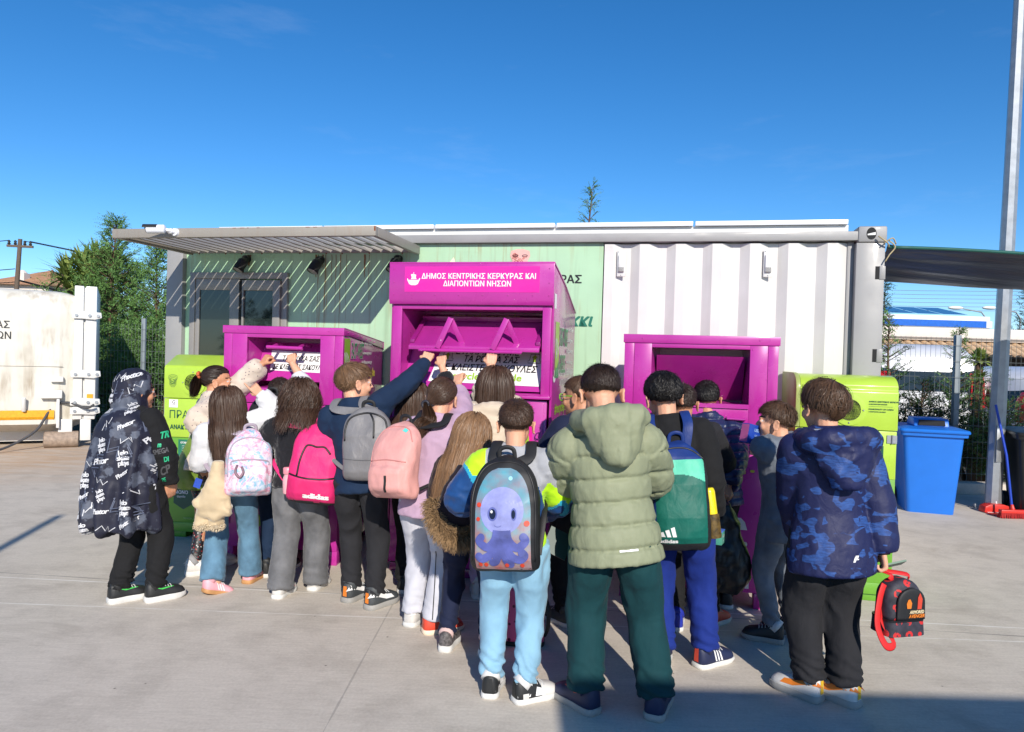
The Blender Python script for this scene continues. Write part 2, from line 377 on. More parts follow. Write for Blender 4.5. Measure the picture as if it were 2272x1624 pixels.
# canopy
cn = MB(); x0, x1, yf, z0, z1 = .24, 2.45, -.93, 2.392, 2.462
cn.box(x0, x1, yf, yf + .045, z0, z1); cn.box(x0, x0 + .04, yf + .045, .0, z0, z1); cn.box(x1 - .04, x1, yf + .045, .0, z0, z1); cn.box(x0 + .04, x1 - .04, -.05, -.003, z0 + .012, z1 - .004)
canopy = cn.build('canopy', M['greige'], office, .003)
k = 23; pt = (x1 - x0 - .09) / k; th = R_(32); ws = .066
sl = MB()
for i in range(k):
    cx = x0 + .045 + (i + .5) * pt; jit = rng.uniform(-.06, .06); c, s_ = math.cos(th + jit), math.sin(th + jit)
    cz = z0 + .03
    p = [(cx - c * ws / 2, cz + s_ * ws / 2), (cx + c * ws / 2, cz - s_ * ws / 2), (cx + c * ws / 2 + .004, cz - s_ * ws / 2 + .006), (cx - c * ws / 2 + .004, cz + s_ * ws / 2 + .006)]
    sl.prism(p, yf + .046, -.051, 'y')
sl.build('slats', M['greige'], canopy)
r = MB(); r.box(x1 - .012, x1 - .001, yf - .0015, yf, z1 - .035, z1 - .002)
for xx in (1.3, 1.36, 1.42, 1.5, 1.9, 1.96): r.box(xx, xx + rng.uniform(.01, .04), yf - .001, yf, z1 - .006, z1 - .002)
for xx in (.35, .62, .78, .98, 1.35, 1.6, 1.75, 2.0, 2.3): r.ball((xx, -.02, z0 + .008), .007, 0, 6, 4)
r.build('rust_spot', M['rust'], canopy)
# rust runs under the canopy on the green wall
r = MB(); fnw = lambda u, z: (u, .0485, z)
for cx, wd, zb in ((.81, .05, 2.30), (1.47, .02, 2.2), (1.49, .008, 1.75), (1.535, .022, 2.29), (1.56, .007, 1.7), (1.62, .006, 2.1), (1.66, .006, 1.9), (1.93, .02, 2.2), (1.97, .007, 2.0), (1.76, .005, 1.8), (1.70, .006, 1.6)):
    n = 12; pts = [(cx + rng.normal(0, .0015), 2.40 - (2.40 - zb) * i / n) for i in range(n + 1)]
    P = [(x - wd / 2 * (1 - .7 * i / n), z) for i, (x, z) in enumerate(pts)] + [(x + wd / 2 * (1 - .7 * i / n), z) for i, (x, z) in list(enumerate(pts))[::-1]]
    poly(r, P, fnw)
t = NT('rust_run'); al = t.ramp(t.noise(1, 5, .7, t.mapping((90, 90, 5))), [(.3, 0.25), (.65, .95)])
M['rustrun'] = t.set(Base__Color=lin(140, 80, 22), Roughness=.8, Alpha=al)
r.build('rust_stain', M['rustrun'], office)
# lettering and crest on the green wall
lt = MB(); l2 = MB(); l3 = MB(); fnw = lambda u, z: (u, .0475, z)
write(lt, 'ΔΗΜΟΣ ΚΕΡΚΥΡΑΣ', fnw, 3.40, 2.195, h=.062, width=.84, bold=.035)
write(lt, 'κκι', fnw, 3.82, 1.865, h=.10, bold=.04, shear=.25, mi=1)
cr = ellipse(3.305, 2.345, .085, .10)
poly(l2, [(3.305 + .085 * x, 2.335 + .1 * z) for x, z in ((-.9, .9), (-.3, 1.05), (.3, 1.05), (.9, .9), (1, .5), (.75, .1), (.7, -.6), (.3, -1), (-.3, -1), (-.7, -.6), (-.75, .1), (-1, .5))], fnw, 2)
fn2 = lambda u, z: (u, .0455, z)
for i in range(9):
    a = rng.uniform(-.06, .06), rng.uniform(-.03, .07); stroke(l2, [(3.305 + a[0] + .016 * math.cos(q), 2.335 + a[1] + .012 * math.sin(q * 1.3)) for q in np.linspace(0, 5, 9)], .005, fn2, 3)
stroke(l2, ellipse(3.265, 2.385, .022, .008, 12), .006, fn2, 4, True); stroke(l2, ellipse(3.345, 2.385, .022, .008, 12), .006, fn2, 4, True)
poly(l3, [(2.71, 2.30), (2.70, 2.335), (2.735, 2.375), (2.75, 2.33), (2.745, 2.30)], fnw, 5)
LM = [M['black_print'], mat('teal_print', lin(20, 110, 90), .5), mat('crest_pink', lin(225, 170, 160), .5), mat('crest_red', lin(170, 90, 80), .5), mat('crest_dark', lin(70, 60, 66), .5), mat('sticker_cream', lin(225, 215, 185), .5)]
for q_, nm_ in ((lt, 'lettering'), (l2, 'crest'), (l3, 'sticker')): q_.build(nm_, LM, office, clean=False)
for cx in (4.135, 5.245):
    v = MB(); v.box(cx - .033, cx + .033, .018, .03, 2.215, 2.425); vp = v.build('vent', M['white_paint'], office, .004)
    v = MB(); v.prism([(2.265, .018), (2.395, .018), (2.385, .0), (2.275, -.004)], cx - .024, cx + .024, 'x') if False else v.box(cx - .022, cx + .026, .0, .018, 2.25, 2.385); v.build('vent_cover', M['white_paint'], vp, .006)
    v = MB()
    for i in range(7):
        for j in range(6): v.box(cx - .018 + i * .006, cx - .0145 + i * .006, -.0015, 0, 2.252 + j * .006, 2.2555 + j * .006)
    v.build('vent_slots', M['void'], vp)
    v = MB()
    for x, z in ((-.022, 2.41), (.022, 2.41), (0, 2.226)): v.ball((cx + x, .017, z), .004, 0, 8, 5)
    v.build('screw', M['galv'], vp)
# things fixed to the container
def on_office(p): return office.matrix_basis @ Vector(p) if False else Matrix.Translation(CO) @ Matrix.Rotation(-YAW, 4, 'Z') @ Vector(p)
edges = [.49, 1.53, 2.56, 3.60, 4.70, 5.83]
where = ['leftmost solar panel on the container roof, above the door', 'solar panel on the container roof, above the right end of the slatted canopy', 'solar panel on the container roof, above the tall magenta bin', 'solar panel on the container roof, above the left end of the white corrugated wall', 'rightmost solar panel on the container roof, next to the corner casting']
for i in range(5):
    e = empty('solar_panel', on_office((edges[i], .06, 2.6)), -YAW, where[i], 'solar panel', 'solar panels on the container roof')
    L = edges[i + 1] - edges[i] - .018
    p = MB(); tl = .012 * i
    for a in ((0, L, 0, .03, .02, .055), (0, L, 1.62, 1.65, .07, .105), (0, .03, .03, 1.62, .02, .055), (L - .03, L, .03, 1.62, .02, .055)): p.box(*a)
    p.build('panel_frame', M['alu_white'], e, .002)
    p = MB(); p.box(.03, L - .03, .03, 1.62, .035, .048); p.build('solar_cells', M['solar'], e)
    p = MB()
    p.box(-.009, L + .009, .035, .075, -.042, .019)
    for xx in (.12, L - .2): p.box(xx, xx + .04, .076, 1.5, -.045, .019)
    p.build('mounting_rail', M['white_paint'], e)
for (u, z), lab in zip(((.797, 2.31), (1.518, 2.30), (2.244, 2.31)), ('black spotlight on the container wall right above the door', 'black spotlight on the mint green wall between the door and the tall magenta bin', 'black spotlight half hidden by the top left corner of the tall magenta bin')):
    e = empty('wall_light', on_office((u, .05, z)), -YAW, lab, 'wall light', 'black spotlights under the canopy')
    p = MB(); p.tube([(0, 0, .05), (0, -.05, .05)], [.035, .03], 14); p.tube([(0, -.045, .052), (-.01, -.075, .02)], .022, 12); p.build('bracket', M['dark'], e, 0, 'auto')
    p = MB(); p.tube([(.012, -.035, .045), (.002, -.075, .015), (-.016, -.10, -.03), (-.02, -.115, -.062)], [.02, .046, .046, .05], 20); lp = p.build('lamp_head', M['dark'], e, 0, 'auto')
    p = MB(); p.tube([(-.0203, -.117, -.0625), (-.0212, -.1183, -.0655)], [.045, .043], 20); p.build('lens', M['alu'], lp, 0, 'auto')
e = empty('security_camera', on_office((.74, -.93, 2.43)), -YAW, 'white bullet security camera on the front edge of the slatted canopy', 'security camera')
p = MB(); p.tube([(.07, 0, 0), (.07, -.018, 0)], [.032, .028], 18); p.tube([(.07, -.018, .0), (.06, -.05, .005), (.03, -.06, .01)], .013, 10); p.ball((.055, -.035, .003), .022); p.build('bracket', M['alu_white'], e, 0, 'auto')
p = MB(); dv = Vector((-.9, -.42, -.06)).normalized(); a = Vector((.04, -.07, .012)); p.tube([a, a + dv * .01, a + dv * .13, a + dv * .135], [.02, .034, .034, .030], 20); p.build('housing', M['alu_white'], e, 0, 'auto')
p = MB(); p.tube([a + dv * .1355, a + dv * .139], [.029, .028], 20); p.build('lens', M['glass'], e, 0, 'auto')
p = MB(); q = Vector((.42, -.9, 0)).normalized(); p.grid(lambda t_, s_: tuple(a + dv * (.06 + .1 * s_) + (Vector((0, 0, 1)) * math.sin(t_) + q * math.cos(t_)) * .037), np.linspace(.2, 2.9, 12), [0, 1]); p.build('sun_hood', M['dark'], e, 0, True, clean=False)
# ================================================================ magenta clothes bins
def sign_fn(y): return lambda u, z: (u, y, z)
def rivets(mb, pts, r=.0045):
    for p in pts: mb.ball(p, r, 0, 8, 5)
def ship(mb, cx, cz, s, fn, mi):
    poly(mb, [(-1, -.15), (-1.05, .12), (-.92, .12), (-.85, -.1), (.8, -.1), (.92, .18), (1.08, .12), (.95, -.2), (.7, -.72), (.3, -.9), (-.3, -.9), (-.7, -.72)], fn, mi, cx, cz, s)
    poly(mb, [(-.42, .0), (-.3, .3), (-.45, .72), (-.1, .8), (.42, .66), (.34, .3), (.48, .02)], fn, mi, cx, cz, s)
    poly(mb, [(-.03, .74), (-.03, 1.05), (.05, 1.05), (.05, .74)], fn, mi, cx, cz, s)
def big_logo(mb, u, z, w_, fn, gi, wi, yi, contact=True):
    """green square mark with white leaves, two lines of outlined capitals, small contact lines"""
    h = w_ * .62
    mb.add([fn(u, z - h), fn(u + w_ * .23, z - h), fn(u + w_ * .23, z), fn(u, z)], [(0, 1, 2, 3)], yi)
    f2 = lambda a, b: tuple(Vector(fn(a, b)) + LOFT)
    poly(mb, [(0, 0), (.23, 0), (.23, .2), (.12, .1), (.05, .12)], f2, gi, u, z - h, w_)
    for k in range(5):
        a0 = .5 + k * .32; poly(mb, [(.07, .28), (.07 + .2 * math.cos(a0), .28 + .26 * math.sin(a0)), (.07 + .22 * math.cos(a0 + .16), .28 + .28 * math.sin(a0 + .16)), (.10, .26)], f2, wi, u, z - h, w_ * .8)
    for i, tx in enumerate(('EAST-WEST', 'GREECE')):
        ww = w_ * (.52 if i == 0 else .38)
        write(mb, tx, fn, u + w_ * .27 + ww / 2, z - h * (.25 + .5 * i), h=h * .34, width=ww, mi=wi, bold=.05)
        write(mb, tx, f2, u + w_ * .27 + ww / 2, z - h * (.25 + .5 * i), h=h * .33, width=ww * .985, mi=gi, bold=.02)
    if contact:
        for i, tx in enumerate(('East-West Greece', 'eastwestgreece', 'info@eastwest.gr', 'www.eastwest.gr', '+30 2310 000000')):
            write(mb, tx, fn, u + w_ * .95, z - h * (.08 + .21 * i), h=h * .075, mi=wi, bold=.03)
LOFT = Vector((0, -.0012, 0))
def hanger_coat(mb, u, z, s, fn, mi):
    poly(mb, [(-.05, 1), (.05, 1), (.08, .75), (.3, .62), (.42, -.8), (.2, -.95), (.03, -.9), (.03, .5), (-.03, .5), (-.03, -.9), (-.2, -.95), (-.42, -.8), (-.3, .62), (-.08, .75)], fn, mi, u, z, s)
    stroke(mb, ellipse(u, z + 1.2 * s, .1 * s, .22 * s, 10), .03 * s, fn, mi, True)
def bear(mb, u, z, s, fn, mi, di):
    f2 = lambda a, b: tuple(Vector(fn(a, b)) + LOFT)
    for cx, cz, rx, rz in ((0, .55, .36, .32), (-.3, .85, .14, .14), (.3, .85, .14, .14), (0, -.1, .42, .42), (-.45, .05, .16, .24), (.45, .05, .16, .24), (-.34, -.5, .22, .18), (.34, -.5, .22, .18)):
        f3 = lambda a, b, k=(cx * 3.1 + cz * 1.7): tuple(Vector(fn(a, b)) + LOFT * (.3 + .1 * (k % 3)))
        poly(mb, ellipse(cx, cz, rx, rz, 18), f3, mi, u, z, s); stroke(mb, [(u + x * s, z + y * s) for x, y in ellipse(cx, cz, rx * .93, rz * .93, 18)], .03 * s, f2, di, True)
    for x in (-.12, .12): poly(mb, ellipse(x, .62, .035, .045, 8), f2, di, u, z, s)
def small_bin(name, loc, rotz, w, d, label, handle, side_print, front_print):
    e = empty(name, loc, rotz, label, 'clothes bin', 'magenta clothes bins')
    P = M['purple']; zt, zs, H = 1.672, 1.165, 1.722
    b = MB(); b.box(.012, .10, .01, .10, 0, .10); b.box(w - .10, w - .012, .01, .10, 0, .10); b.box(.02, .10, d - .1, d - .01, 0, .10); b.box(w - .10, w - .02, d - .1, d - .01, 0, .10)
    b.build('foot', P, e, .004)
    b = MB(); b.box(.015, w - .015, .012, d, .10, zs - .004); b.build('cabinet', P, e, .004)
    b = MB(); b.box(.075, w - .075, .002, .012, .14, zs - .03); dr = b.build('door', P, e, .003)
    b = MB()
    for z in (.3, 1.0): b.tube([(.07, .004, z - .03), (.07, .004, z + .03)], .008, 8)
    b.build('hinge', P, dr, 0, 'auto')
    ox0, ox1, oz0, oz1 = .175, w - .17, 1.275, 1.64
    b = MB()
    b.box(0, .062, 0, .03, zs, zt); b.box(.0635, ox0, 0, .03, zs, zt); b.box(w - .062, w, 0, .03, zs, zt); b.box(ox1, w - .0635, 0, .03, zs, zt)
    b.box(ox0, ox1, 0, .03, oz1, zt); b.box(ox0, ox1, 0, .03, zs, oz0)
    b.prism([(.03, zs), (.03, zt), (.12, zt), (d, zt - .075), (d, zs)], 0, .015, 'x'); b.prism([(.03, zs), (.03, zt), (.12, zt), (d, zt - .075), (d, zs)], w - .015, w, 'x')
    b.box(.015, w - .015, d - .015, d, zs, zt - .08)
    hd = b.build('upper_box', P, e, .002)
    # recess round the mouth
    b = MB(); yb = .30
    b.add([(ox0, .03, oz0), (ox0, .03, oz1), (ox0 + .05, yb, oz1), (ox0 + .05, yb, oz0)], [(0, 1, 2, 3)]); b.add([(ox1, .03, oz0), (ox1, .03, oz1), (ox1 - .02, yb, oz1), (ox1 - .02, yb, oz0)], [(3, 2, 1, 0)])
    b.add([(ox0, .03, oz1), (ox1, .03, oz1), (ox1 - .02, yb, oz1), (ox0 + .05, yb, oz1)], [(0, 1, 2, 3)]); b.add([(ox0, .03, oz0), (ox1, .03, oz0), (ox1 - .02, yb, oz0 + .02), (ox0 + .05, yb, oz0 + .02)], [(3, 2, 1, 0)])
    b.add([(ox0, yb, oz0), (ox1, yb, oz0), (ox1, yb, oz1), (ox0, yb, oz1)], [(0, 1, 2, 3)])
    b.build('mouth', P, hd, clean=False)
    fl = MB()
    if handle:   # flap swung open: sloping plate with the printed notice, and the bar the children hold
        za, ya, zb_, yb2 = oz0 + .05, .07, oz1 - .03, .24
        fl.add([(ox0 + .03, ya, za), (ox1 - .01, ya, za), (ox1 - .01, yb2, zb_), (ox0 + .03, yb2, zb_), (ox0 + .03, ya + .01, za - .004), (ox1 - .01, ya + .01, za - .004), (ox1 - .01, yb2 + .01, zb_ - .004), (ox0 + .03, yb2 + .01, zb_ - .004)], [(0, 1, 2, 3), (7, 6, 5, 4), (0, 4, 5, 1), (1, 5, 6, 2), (2, 6, 7, 3), (3, 7, 4, 0)])
        flo = fl.build('flap', M['purple'], e)
        fnf = lambda u, z: (u, ya + (z - za) / (zb_ - za) * (yb2 - ya) - .003, z)
        s = MB(); s.add([fnf(ox0 + .13, 1.40), fnf(ox1 - .012, 1.39), fnf(ox1 - .012, 1.542), fnf(ox0 + .10, 1.548)], [(0, 1, 2, 3)])
        f2 = lambda u, z: tuple(Vector(fnf(u, z)) + LOFT)
        write(s, 'ΤΑ ΡΟΥΧΑ ΣΑΣ', f2, ox0 + .345, 1.492, h=.036, width=.285, mi=1, bold=.03); write(s, 'ΣΕ ΚΛΕΙΣΤΕΣ ΣΑΚΟΥΛΕΣ', f2, ox0 + .352, 1.428, h=.036, width=.41, mi=1, bold=.03)
        s.build('notice', [M['white_print'], M['black_print']], flo, clean=False)
        hb = MB(); hb.tube([(ox0 + .155, -.015, 1.572), (ox0 + .16, -.015, 1.572), (ox0 + .425, -.015, 1.567), (ox0 + .43, -.015, 1.567)], [.008, .0135, .0135, .008], 14)
        for x in (ox0 + .19, ox0 + .39): hb.tube([(x, -.012, 1.568), (x, .12, 1.60), (x, yb2 - .02, 1.585)], .012, 8)
        hb.build('handle_bar', M['purple'], flo, 0, 'auto')
    else:
        fl.prism([(.26, oz0 + .03), (.07, oz1 - .05), (.085, oz1 - .045), (.275, oz0 + .035)], ox0 + .03, ox1 - .02, 'x')
        flo = fl.build('flap', M['purple_shaded'], e, .002)
        hb = MB(); hb.box(ox0 + .0, ox1 - .0, -.012, .045, oz0 - .01, oz0 + .018); hb.tube([(ox1 - .13, -.012, oz0 - .07), (ox1 - .13, -.03, oz0 - .072), (ox1 - .02, -.03, oz0 - .075), (ox1 - .02, -.005, oz0 - .075)], .008, 8); hb.build('handle_bar', M['purple'], flo, 0, 'auto')
    b = MB(); b.prism([(-.008, zt - .004), (-.008, H), (.03, H + .003), (d + .008, H - .075), (d + .008, zt - .085), (d + .002, zt - .085), (d + .002, H - .08), (.03, H - .006), (-.001, H - .006), (-.001, zt - .004)], -.008, w + .008, 'x')
    b.prism([(-.001, zt - .004), (-.001, H - .007), (.03, H - .007), (d, H - .082), (d, zt - .082), (.12, zt - .004)], w + .001, w + .007, 'x'); b.prism([(-.001, zt - .004), (-.001, H - .007), (.03, H - .007), (d, H - .082), (d, zt - .082), (.12, zt - .004)], -.007, -.001, 'x')
    lid = b.build('lid', P, e, .0015)
    r = MB(); rivets(r, [(w * .12, -.008, H - .025), (w * .88, -.008, H - .025), (.03, -.001, zs + .03), (w - .03, -.001, zs + .03), (ox1 + .015, 0, oz1)] + [(w + .008, .08 + i * .11, H - .03 - i * .009) for i in range(7)])
    r.build('rivet', P, lid, 0, True)
    if handle:
        k = MB(); k.tube([(w - .225, -.001, 1.225), (w - .225, -.014, 1.245), (w - .225, -.018, 1.26)], [.016, .014, .012], 12); k.build('lock_knob', M['dark'], e, 0, 'auto')
    if side_print:
        s = MB(); fs = lambda u, z: (w + .0035, u, z)
        global LOFT; LO = LOFT; LOFT = Vector((.0012, 0, 0))
        big_logo(s, .02, 1.65, .56, fs, 0, 1, 2)
        write(s, '#recycleyourstyle', fs, .42, 1.395, width=.70, mi=3, bold=.05)
        for i in range(2): poly(s, ellipse(.25 + .3 * i, .9, .12, .15, 24), fs, 1)
        LOFT = LO; s.build('side_print', [M['green_print'], M['white_print'], M['lime_print'], M['yellow_print']], e, clean=False)
    if front_print:
        s = MB(); fs = sign_fn(-.0006)
        write(s, 'ΤΗΛΕΦΩΝΟ', fs, .475, 1.085, h=.034, mi=0, bold=.06); write(s, 'ΔΕΥ - ΠΑΡ', fs, .475, 1.03, h=.024, mi=0, bold=.04); write(s, '08:00 - 16:00', fs, .475, .995, h=.021, mi=0, bold=.04)
        write(s, '+30 2310 000000', fs, .475, .945, h=.025, mi=0, bold=.02); write(s, 'recycleyourstyle •', fs, .52, .875, h=.04, width=.62, mi=1, bold=.05)
        for u, z in ((.3, .62), (.62, .62), (.74, .62), (.45, .3), (.78, .30), (.62, .25)):
            pass
        s.build('opening_hours', [M['white_print'], M['yellow_print'], M['purple']], dr, clean=False); s = MB()
        poly(s, [(-.5, 0), (.5, 0), (.5, .55), (.2, .7), (-.5, .7)], fs, 0, .60, .70, .13); poly(s, [(-.6, 0), (.6, 0), (.45, .5), (.2, .75), (-.2, .75), (-.45, .5)], fs, 0, .74, .50, .1)
        poly(s, [(-.5, -.4), (.5, -.4), (.4, .5), (-.4, .5)], fs, 0, .30, .60, .13); b_ = MB(); bear(b_, .75, .30, .13, fs, 0, 2); b_.build('bear_icon', [M['white_print'], M['yellow_print'], M['purple']], dr, clean=False); poly(s, [(-.4, -.5), (.5, -.5), (.5, .5), (-.1, .5)], fs, 0, .78, .17, .08)
        s.build('clothes_icons', [M['white_print'], M['yellow_print'], M['purple']], dr, clean=False)
    if handle:
        s = MB(); fs = sign_fn(-.0006); poly(s, [(-.6, -.35), (.5, -.3), (.6, .25), (-.5, .4)], fs, 0, w - .16, .20, .1); poly(s, [(-.15, -.8), (.1, -.7), (.3, .3), (.2, .8), (-.1, .6)], fs, 0, w - .14, .48, .11); poly(s, [(-.5, -.3), (.5, -.3), (.5, .3), (0, .4), (-.5, .2)], fs, 0, w - .14, .72, .1)
        poly(s, ellipse(.26, .3, .06, .06), fs, 1); poly(s, [(-.3, -.6), (.3, -.6), (.3, .6), (-.3, .6)], fs, 0, .38, .35, .1)
        write(s, 'EAST-WEST', fs, w * .5, 1.0, h=.06, mi=0, bold=.05); write(s, 'GREECE', fs, w * .5, .9, h=.06, mi=0, bold=.05)
        s.build('front_print', [M['white_print'], M['lime_print']], dr, clean=False)
    return e
small_bin('clothes_bin', (-2.114, 5.22, 0), R_(-6), .90, 1.0, 'short magenta clothes bin left of the tall one, its flap pulled open by hands', True, True, False)
small_bin('clothes_bin', (.733, 4.655, 0), R_(-12.45), .953, .85, 'short magenta clothes bin right of the tall one, its shaded flap closed', False, False, True)

# tall clothes bin
w, d = 1.17, .93
e = empty('clothes_bin', (-.871, 5.029, 0), R_(-14), 'tall magenta clothes bin with a pink sign and white ship on its hood', 'clothes bin', 'magenta clothes bins')
P = M['purple']
b = MB(); pf = [(.03, .06), (.03, 1.92), (.0, 1.92), (0, 2.178), (.45, 2.07), (d, 1.905), (d, .06)]
b.prism(pf, 0, .016, 'x'); b.prism(pf, w - .016, w, 'x'); b.box(.016, w - .016, d - .016, d, .06, 1.90)
body = b.build('body', P, e, .0015)
b = MB(); b.prism([(-.016, 2.180), (.452, 2.073), (d + .01, 1.907), (d + .012, 1.917), (.455, 2.084), (-.016, 2.192)], -.006, w + .006, 'x'); b.build('roof', P, e, .002)
b = MB(); b.prism([(-.016, 2.18), (-.016, 1.935), (-.004, 1.90), (.006, 1.90), (-.004, 1.94), (-.004, 2.18)], -.004, w + .004, 'x'); hood = b.build('hood', P, e, .002)
r = MB(); rivets(r, [(x, -.017, 1.965) for x in (.03, .17, .34, .51, .68, .86, 1.03, 1.14)] + [(x, -.017, z) for x in (.03, 1.14) for z in (2.05, 2.145)]); r.build('rivet', P, hood, 0, True)
s = MB(); fs = sign_fn(-.0175); f2 = sign_fn(-.0187)
s.add([fs(.112, 1.985), fs(1.075, 1.985), fs(1.075, 2.16), fs(.112, 2.16)], [(0, 1, 2, 3)])
ship(s, .178, 2.072, .046, f2, 1)
write(s, 'ΔΗΜΟΣ ΚΕΝΤΡΙΚΗΣ ΚΕΡΚΥΡΑΣ ΚΑΙ', f2, .645, 2.094, h=.036, width=.81, mi=1, bold=.03); write(s, 'ΔΙΑΠΟΝΤΙΩΝ ΝΗΣΩΝ', f2, .64, 2.043, h=.036, width=.48, mi=1, bold=.03)
s.build('sign', [M['pink_sign'], M['white_print']], hood, clean=False)
ox0, ox1, oz0, oz1 = .082, 1.095, 1.305, 1.868
b = MB(); b.box(.016, ox0, .018, .045, 1.27, 1.90); b.box(ox1, w - .016, .018, .045, 1.27, 1.90); b.box(ox0, ox1, .018, .045, oz1, 1.90)
b.build('mouth_frame', P, e, .002)
b = MB(); b.box(.004, w - .004, -.02, .30, 1.272, 1.292); b.prism([(.0, 1.292), (.03, 1.305), (.28, 1.318), (.28, 1.292)], ox0, ox1, 'x'); b.build('shelf', P, e, .004)
b = MB(); yb = .42
b.add([(ox0, .045, oz0), (ox0, .045, oz1), (ox0 + .03, yb, oz1), (ox0 + .03, yb, oz0)], [(0, 1, 2, 3)]); b.add([(ox1, .045, oz0), (ox1, .045, oz1), (ox1 - .01, yb, oz1), (ox1 - .01, yb, oz0)], [(3, 2, 1, 0)])
b.add([(ox0, .045, oz1), (ox1, .045, oz1), (ox1, yb, oz1), (ox0, yb, oz1)], [(0, 1, 2, 3)]); b.add([(ox0, yb, oz0), (ox1, yb, oz0), (ox1, yb, oz1), (ox0, yb, oz1)], [(0, 1, 2, 3)])
b.build('mouth', P, e, clean=False)
# sloping plate under the flap, with the printed notice
fnp = lambda u, z: (u, .045 + (z - 1.318) * .62, z)
b = MB(); b.add([fnp(ox0, 1.318), fnp(ox1, 1.318), fnp(ox1, 1.60), fnp(ox0, 1.60)], [(0, 1, 2, 3)]); pl = b.build('chute', P, e, clean=False)
s = MB(); o3 = Vector((0, -.002, .002)); f1 = lambda u, z: tuple(Vector(fnp(u, z)) + o3); f2 = lambda u, z: tuple(Vector(fnp(u, z)) + o3 * 1.8); f3 = lambda u, z: tuple(Vector(fnp(u, z)) + o3 * 2.6)
s.add([f1(.272, 1.362), f1(1.075, 1.352), f1(1.092, 1.592), f1(.315, 1.592)], [(0, 1, 2, 3)])
for tx, z, ww, cx, mi, bo, sh in (('ΕΥΧΑΡΙΣΤΟΥΜΕ', 1.578, .46, .665, 1, .03, .0), ('ΤΑ ΡΟΥΧΑ ΣΑΣ', 1.525, .40, .70, 1, .03, .15), ('ΣΕ ΚΛΕΙΣΤΕΣ ΣΑΚΟΥΛΕΣ', 1.464, .71, .685, 1, .03, .15), ('#recycleyourstyle', 1.405, .58, .655, 2, .04, 0)):
    write(s, tx, f2, cx, z, h=.043 if mi == 1 else .046, width=ww, mi=mi, bold=bo, shear=sh)
for cx in (.375, 1.015):
    stroke(s, [(cx - .045, 1.508), (cx + .045, 1.508), (cx + .045, 1.525), (cx + .036, 1.525), (cx + .03, 1.57), (cx - .03, 1.57), (cx - .036, 1.525), (cx - .045, 1.525)], .004, f2, 1, True)
    poly(s, [(-.4, -1), (.4, -1), (.4, .1), (.8, .1), (0, 1), (-.8, .1), (-.4, .1)], f3, 2, cx, 1.54, .026)
s.build('notice', [M['white_print'], M['black_print'], M['lime_print']], pl, clean=False)
# flap: box shaped door with a bent lip and two bracket handles
b = MB(); L0, L1 = ox0 + .07, ox1 - .012; zl, yl, zu, yu = 1.585, -.015, 1.80, .26
b.prism([(yl, zl), (yl, zl + .028), (yl + .03, zl + .04), (yu, zu), (yu + .01, zu - .006), (yl + .04, zl + .02), (yl + .012, zl)], L0, L1, 'x')
flap = b.build('flap', P, e, .002)
b = MB()
for x in (L0, L1 - .03): b.prism([(yl + .03, zl + .046), (yu, zu + .006), (yu, zu + .024), (yl + .03, zl + .07)], x, x + .03, 'x')
b.prism([(yu - .02, zu + .03), (yu + .12, zu + .055), (yu + .12, zu + .02), (yu - .01, zu - .002)], L0, L1, 'x'); b.build('flap_rim', M['purple_shaded'], flap, .002)
for x0 in (.375, .77):
    b = MB(); A = Vector((x0, -.04, 1.60)); B = Vector((x0 + .085, -.03, 1.795)); D = Vector((x0 + .165, .06, 1.60))
    for p, q in ((A, B), (B, D)):
        t_ = (q - p).normalized(); sd_ = t_.cross(Vector((0, 1, 0))).normalized() * .019; dp = Vector((0, .007, 0)); a2 = p - t_ * .004; b2 = q + t_ * .012
        b.add([a2 - sd_ - dp, a2 + sd_ - dp, a2 + sd_ + dp, a2 - sd_ + dp, b2 - sd_ - dp, b2 + sd_ - dp, b2 + sd_ + dp, b2 - sd_ + dp], [(3, 2, 1, 0), (4, 5, 6, 7), (0, 1, 5, 4), (1, 2, 6, 5), (2, 3, 7, 6), (3, 0, 4, 7)]) if p is A else b.add([a2 - sd_ + dp * 1.3, a2 + sd_ + dp * 1.3, a2 + sd_ + dp * 3.4, a2 - sd_ + dp * 3.4, b2 - sd_ - dp, b2 + sd_ - dp, b2 + sd_ + dp, b2 - sd_ + dp], [(3, 2, 1, 0), (4, 5, 6, 7), (0, 1, 5, 4), (1, 2, 6, 5), (2, 3, 7, 6), (3, 0, 4, 7)])
    b.build('bracket_handle', P, flap, .002)
b = MB(); b.tube([(.235, -.032, 1.582), (.24, -.034, 1.582), (.965, -.034, 1.582), (.97, -.032, 1.582)], [.008, .0125, .0125, .008], 12); b.build('handle_bar', P, flap, 0, 'auto')
s = MB(); write(s, '#recycleyourstyle', lambda u, z: (u, yu + .05 - .03, z), .63, 1.835, width=.5, mi=0, bold=.04); s.build('flap_print', mat('faded_gold_print', (.20, .10, .06, 1), .6), flap, clean=False)
# lower door
b = MB(); b.box(.03, w - .03, .016, .05, .08, 1.262); dr = b.build('front_panel', P, e, .003)
b = MB(); b.box(.06, .53, .006, .016, .12, 1.245); b.box(.54, w - .05, .006, .016, .12, 1.245); b.build('door', P, dr, .003)
s = MB(); fs = sign_fn(.0045); f2 = sign_fn(.0033)
s.add([fs(.10, .75), fs(1.05, .75), fs(1.05, 1.225), fs(.10, 1.225)], [(0, 1, 2, 3)], 0)
for tx, z in (('EAST-WEST', 1.165), ('GREECE', 1.07)):
    write(s, tx, f2, .52, z, h=.075, mi=1, bold=.09); write(s, tx, sign_fn(.0012), .52, z, h=.072, mi=2, bold=.03)
write(s, '#recycleyourstyle', f2, .55, .93, width=.75, mi=3, bold=.05); poly(s, ellipse(1.0, .98, .03, .09), f2, 4)
s.build('front_print', [M['pink_sign'], M['white_print'], M['green_print'], M['yellow_print'], M['lime_print']], dr, clean=False)
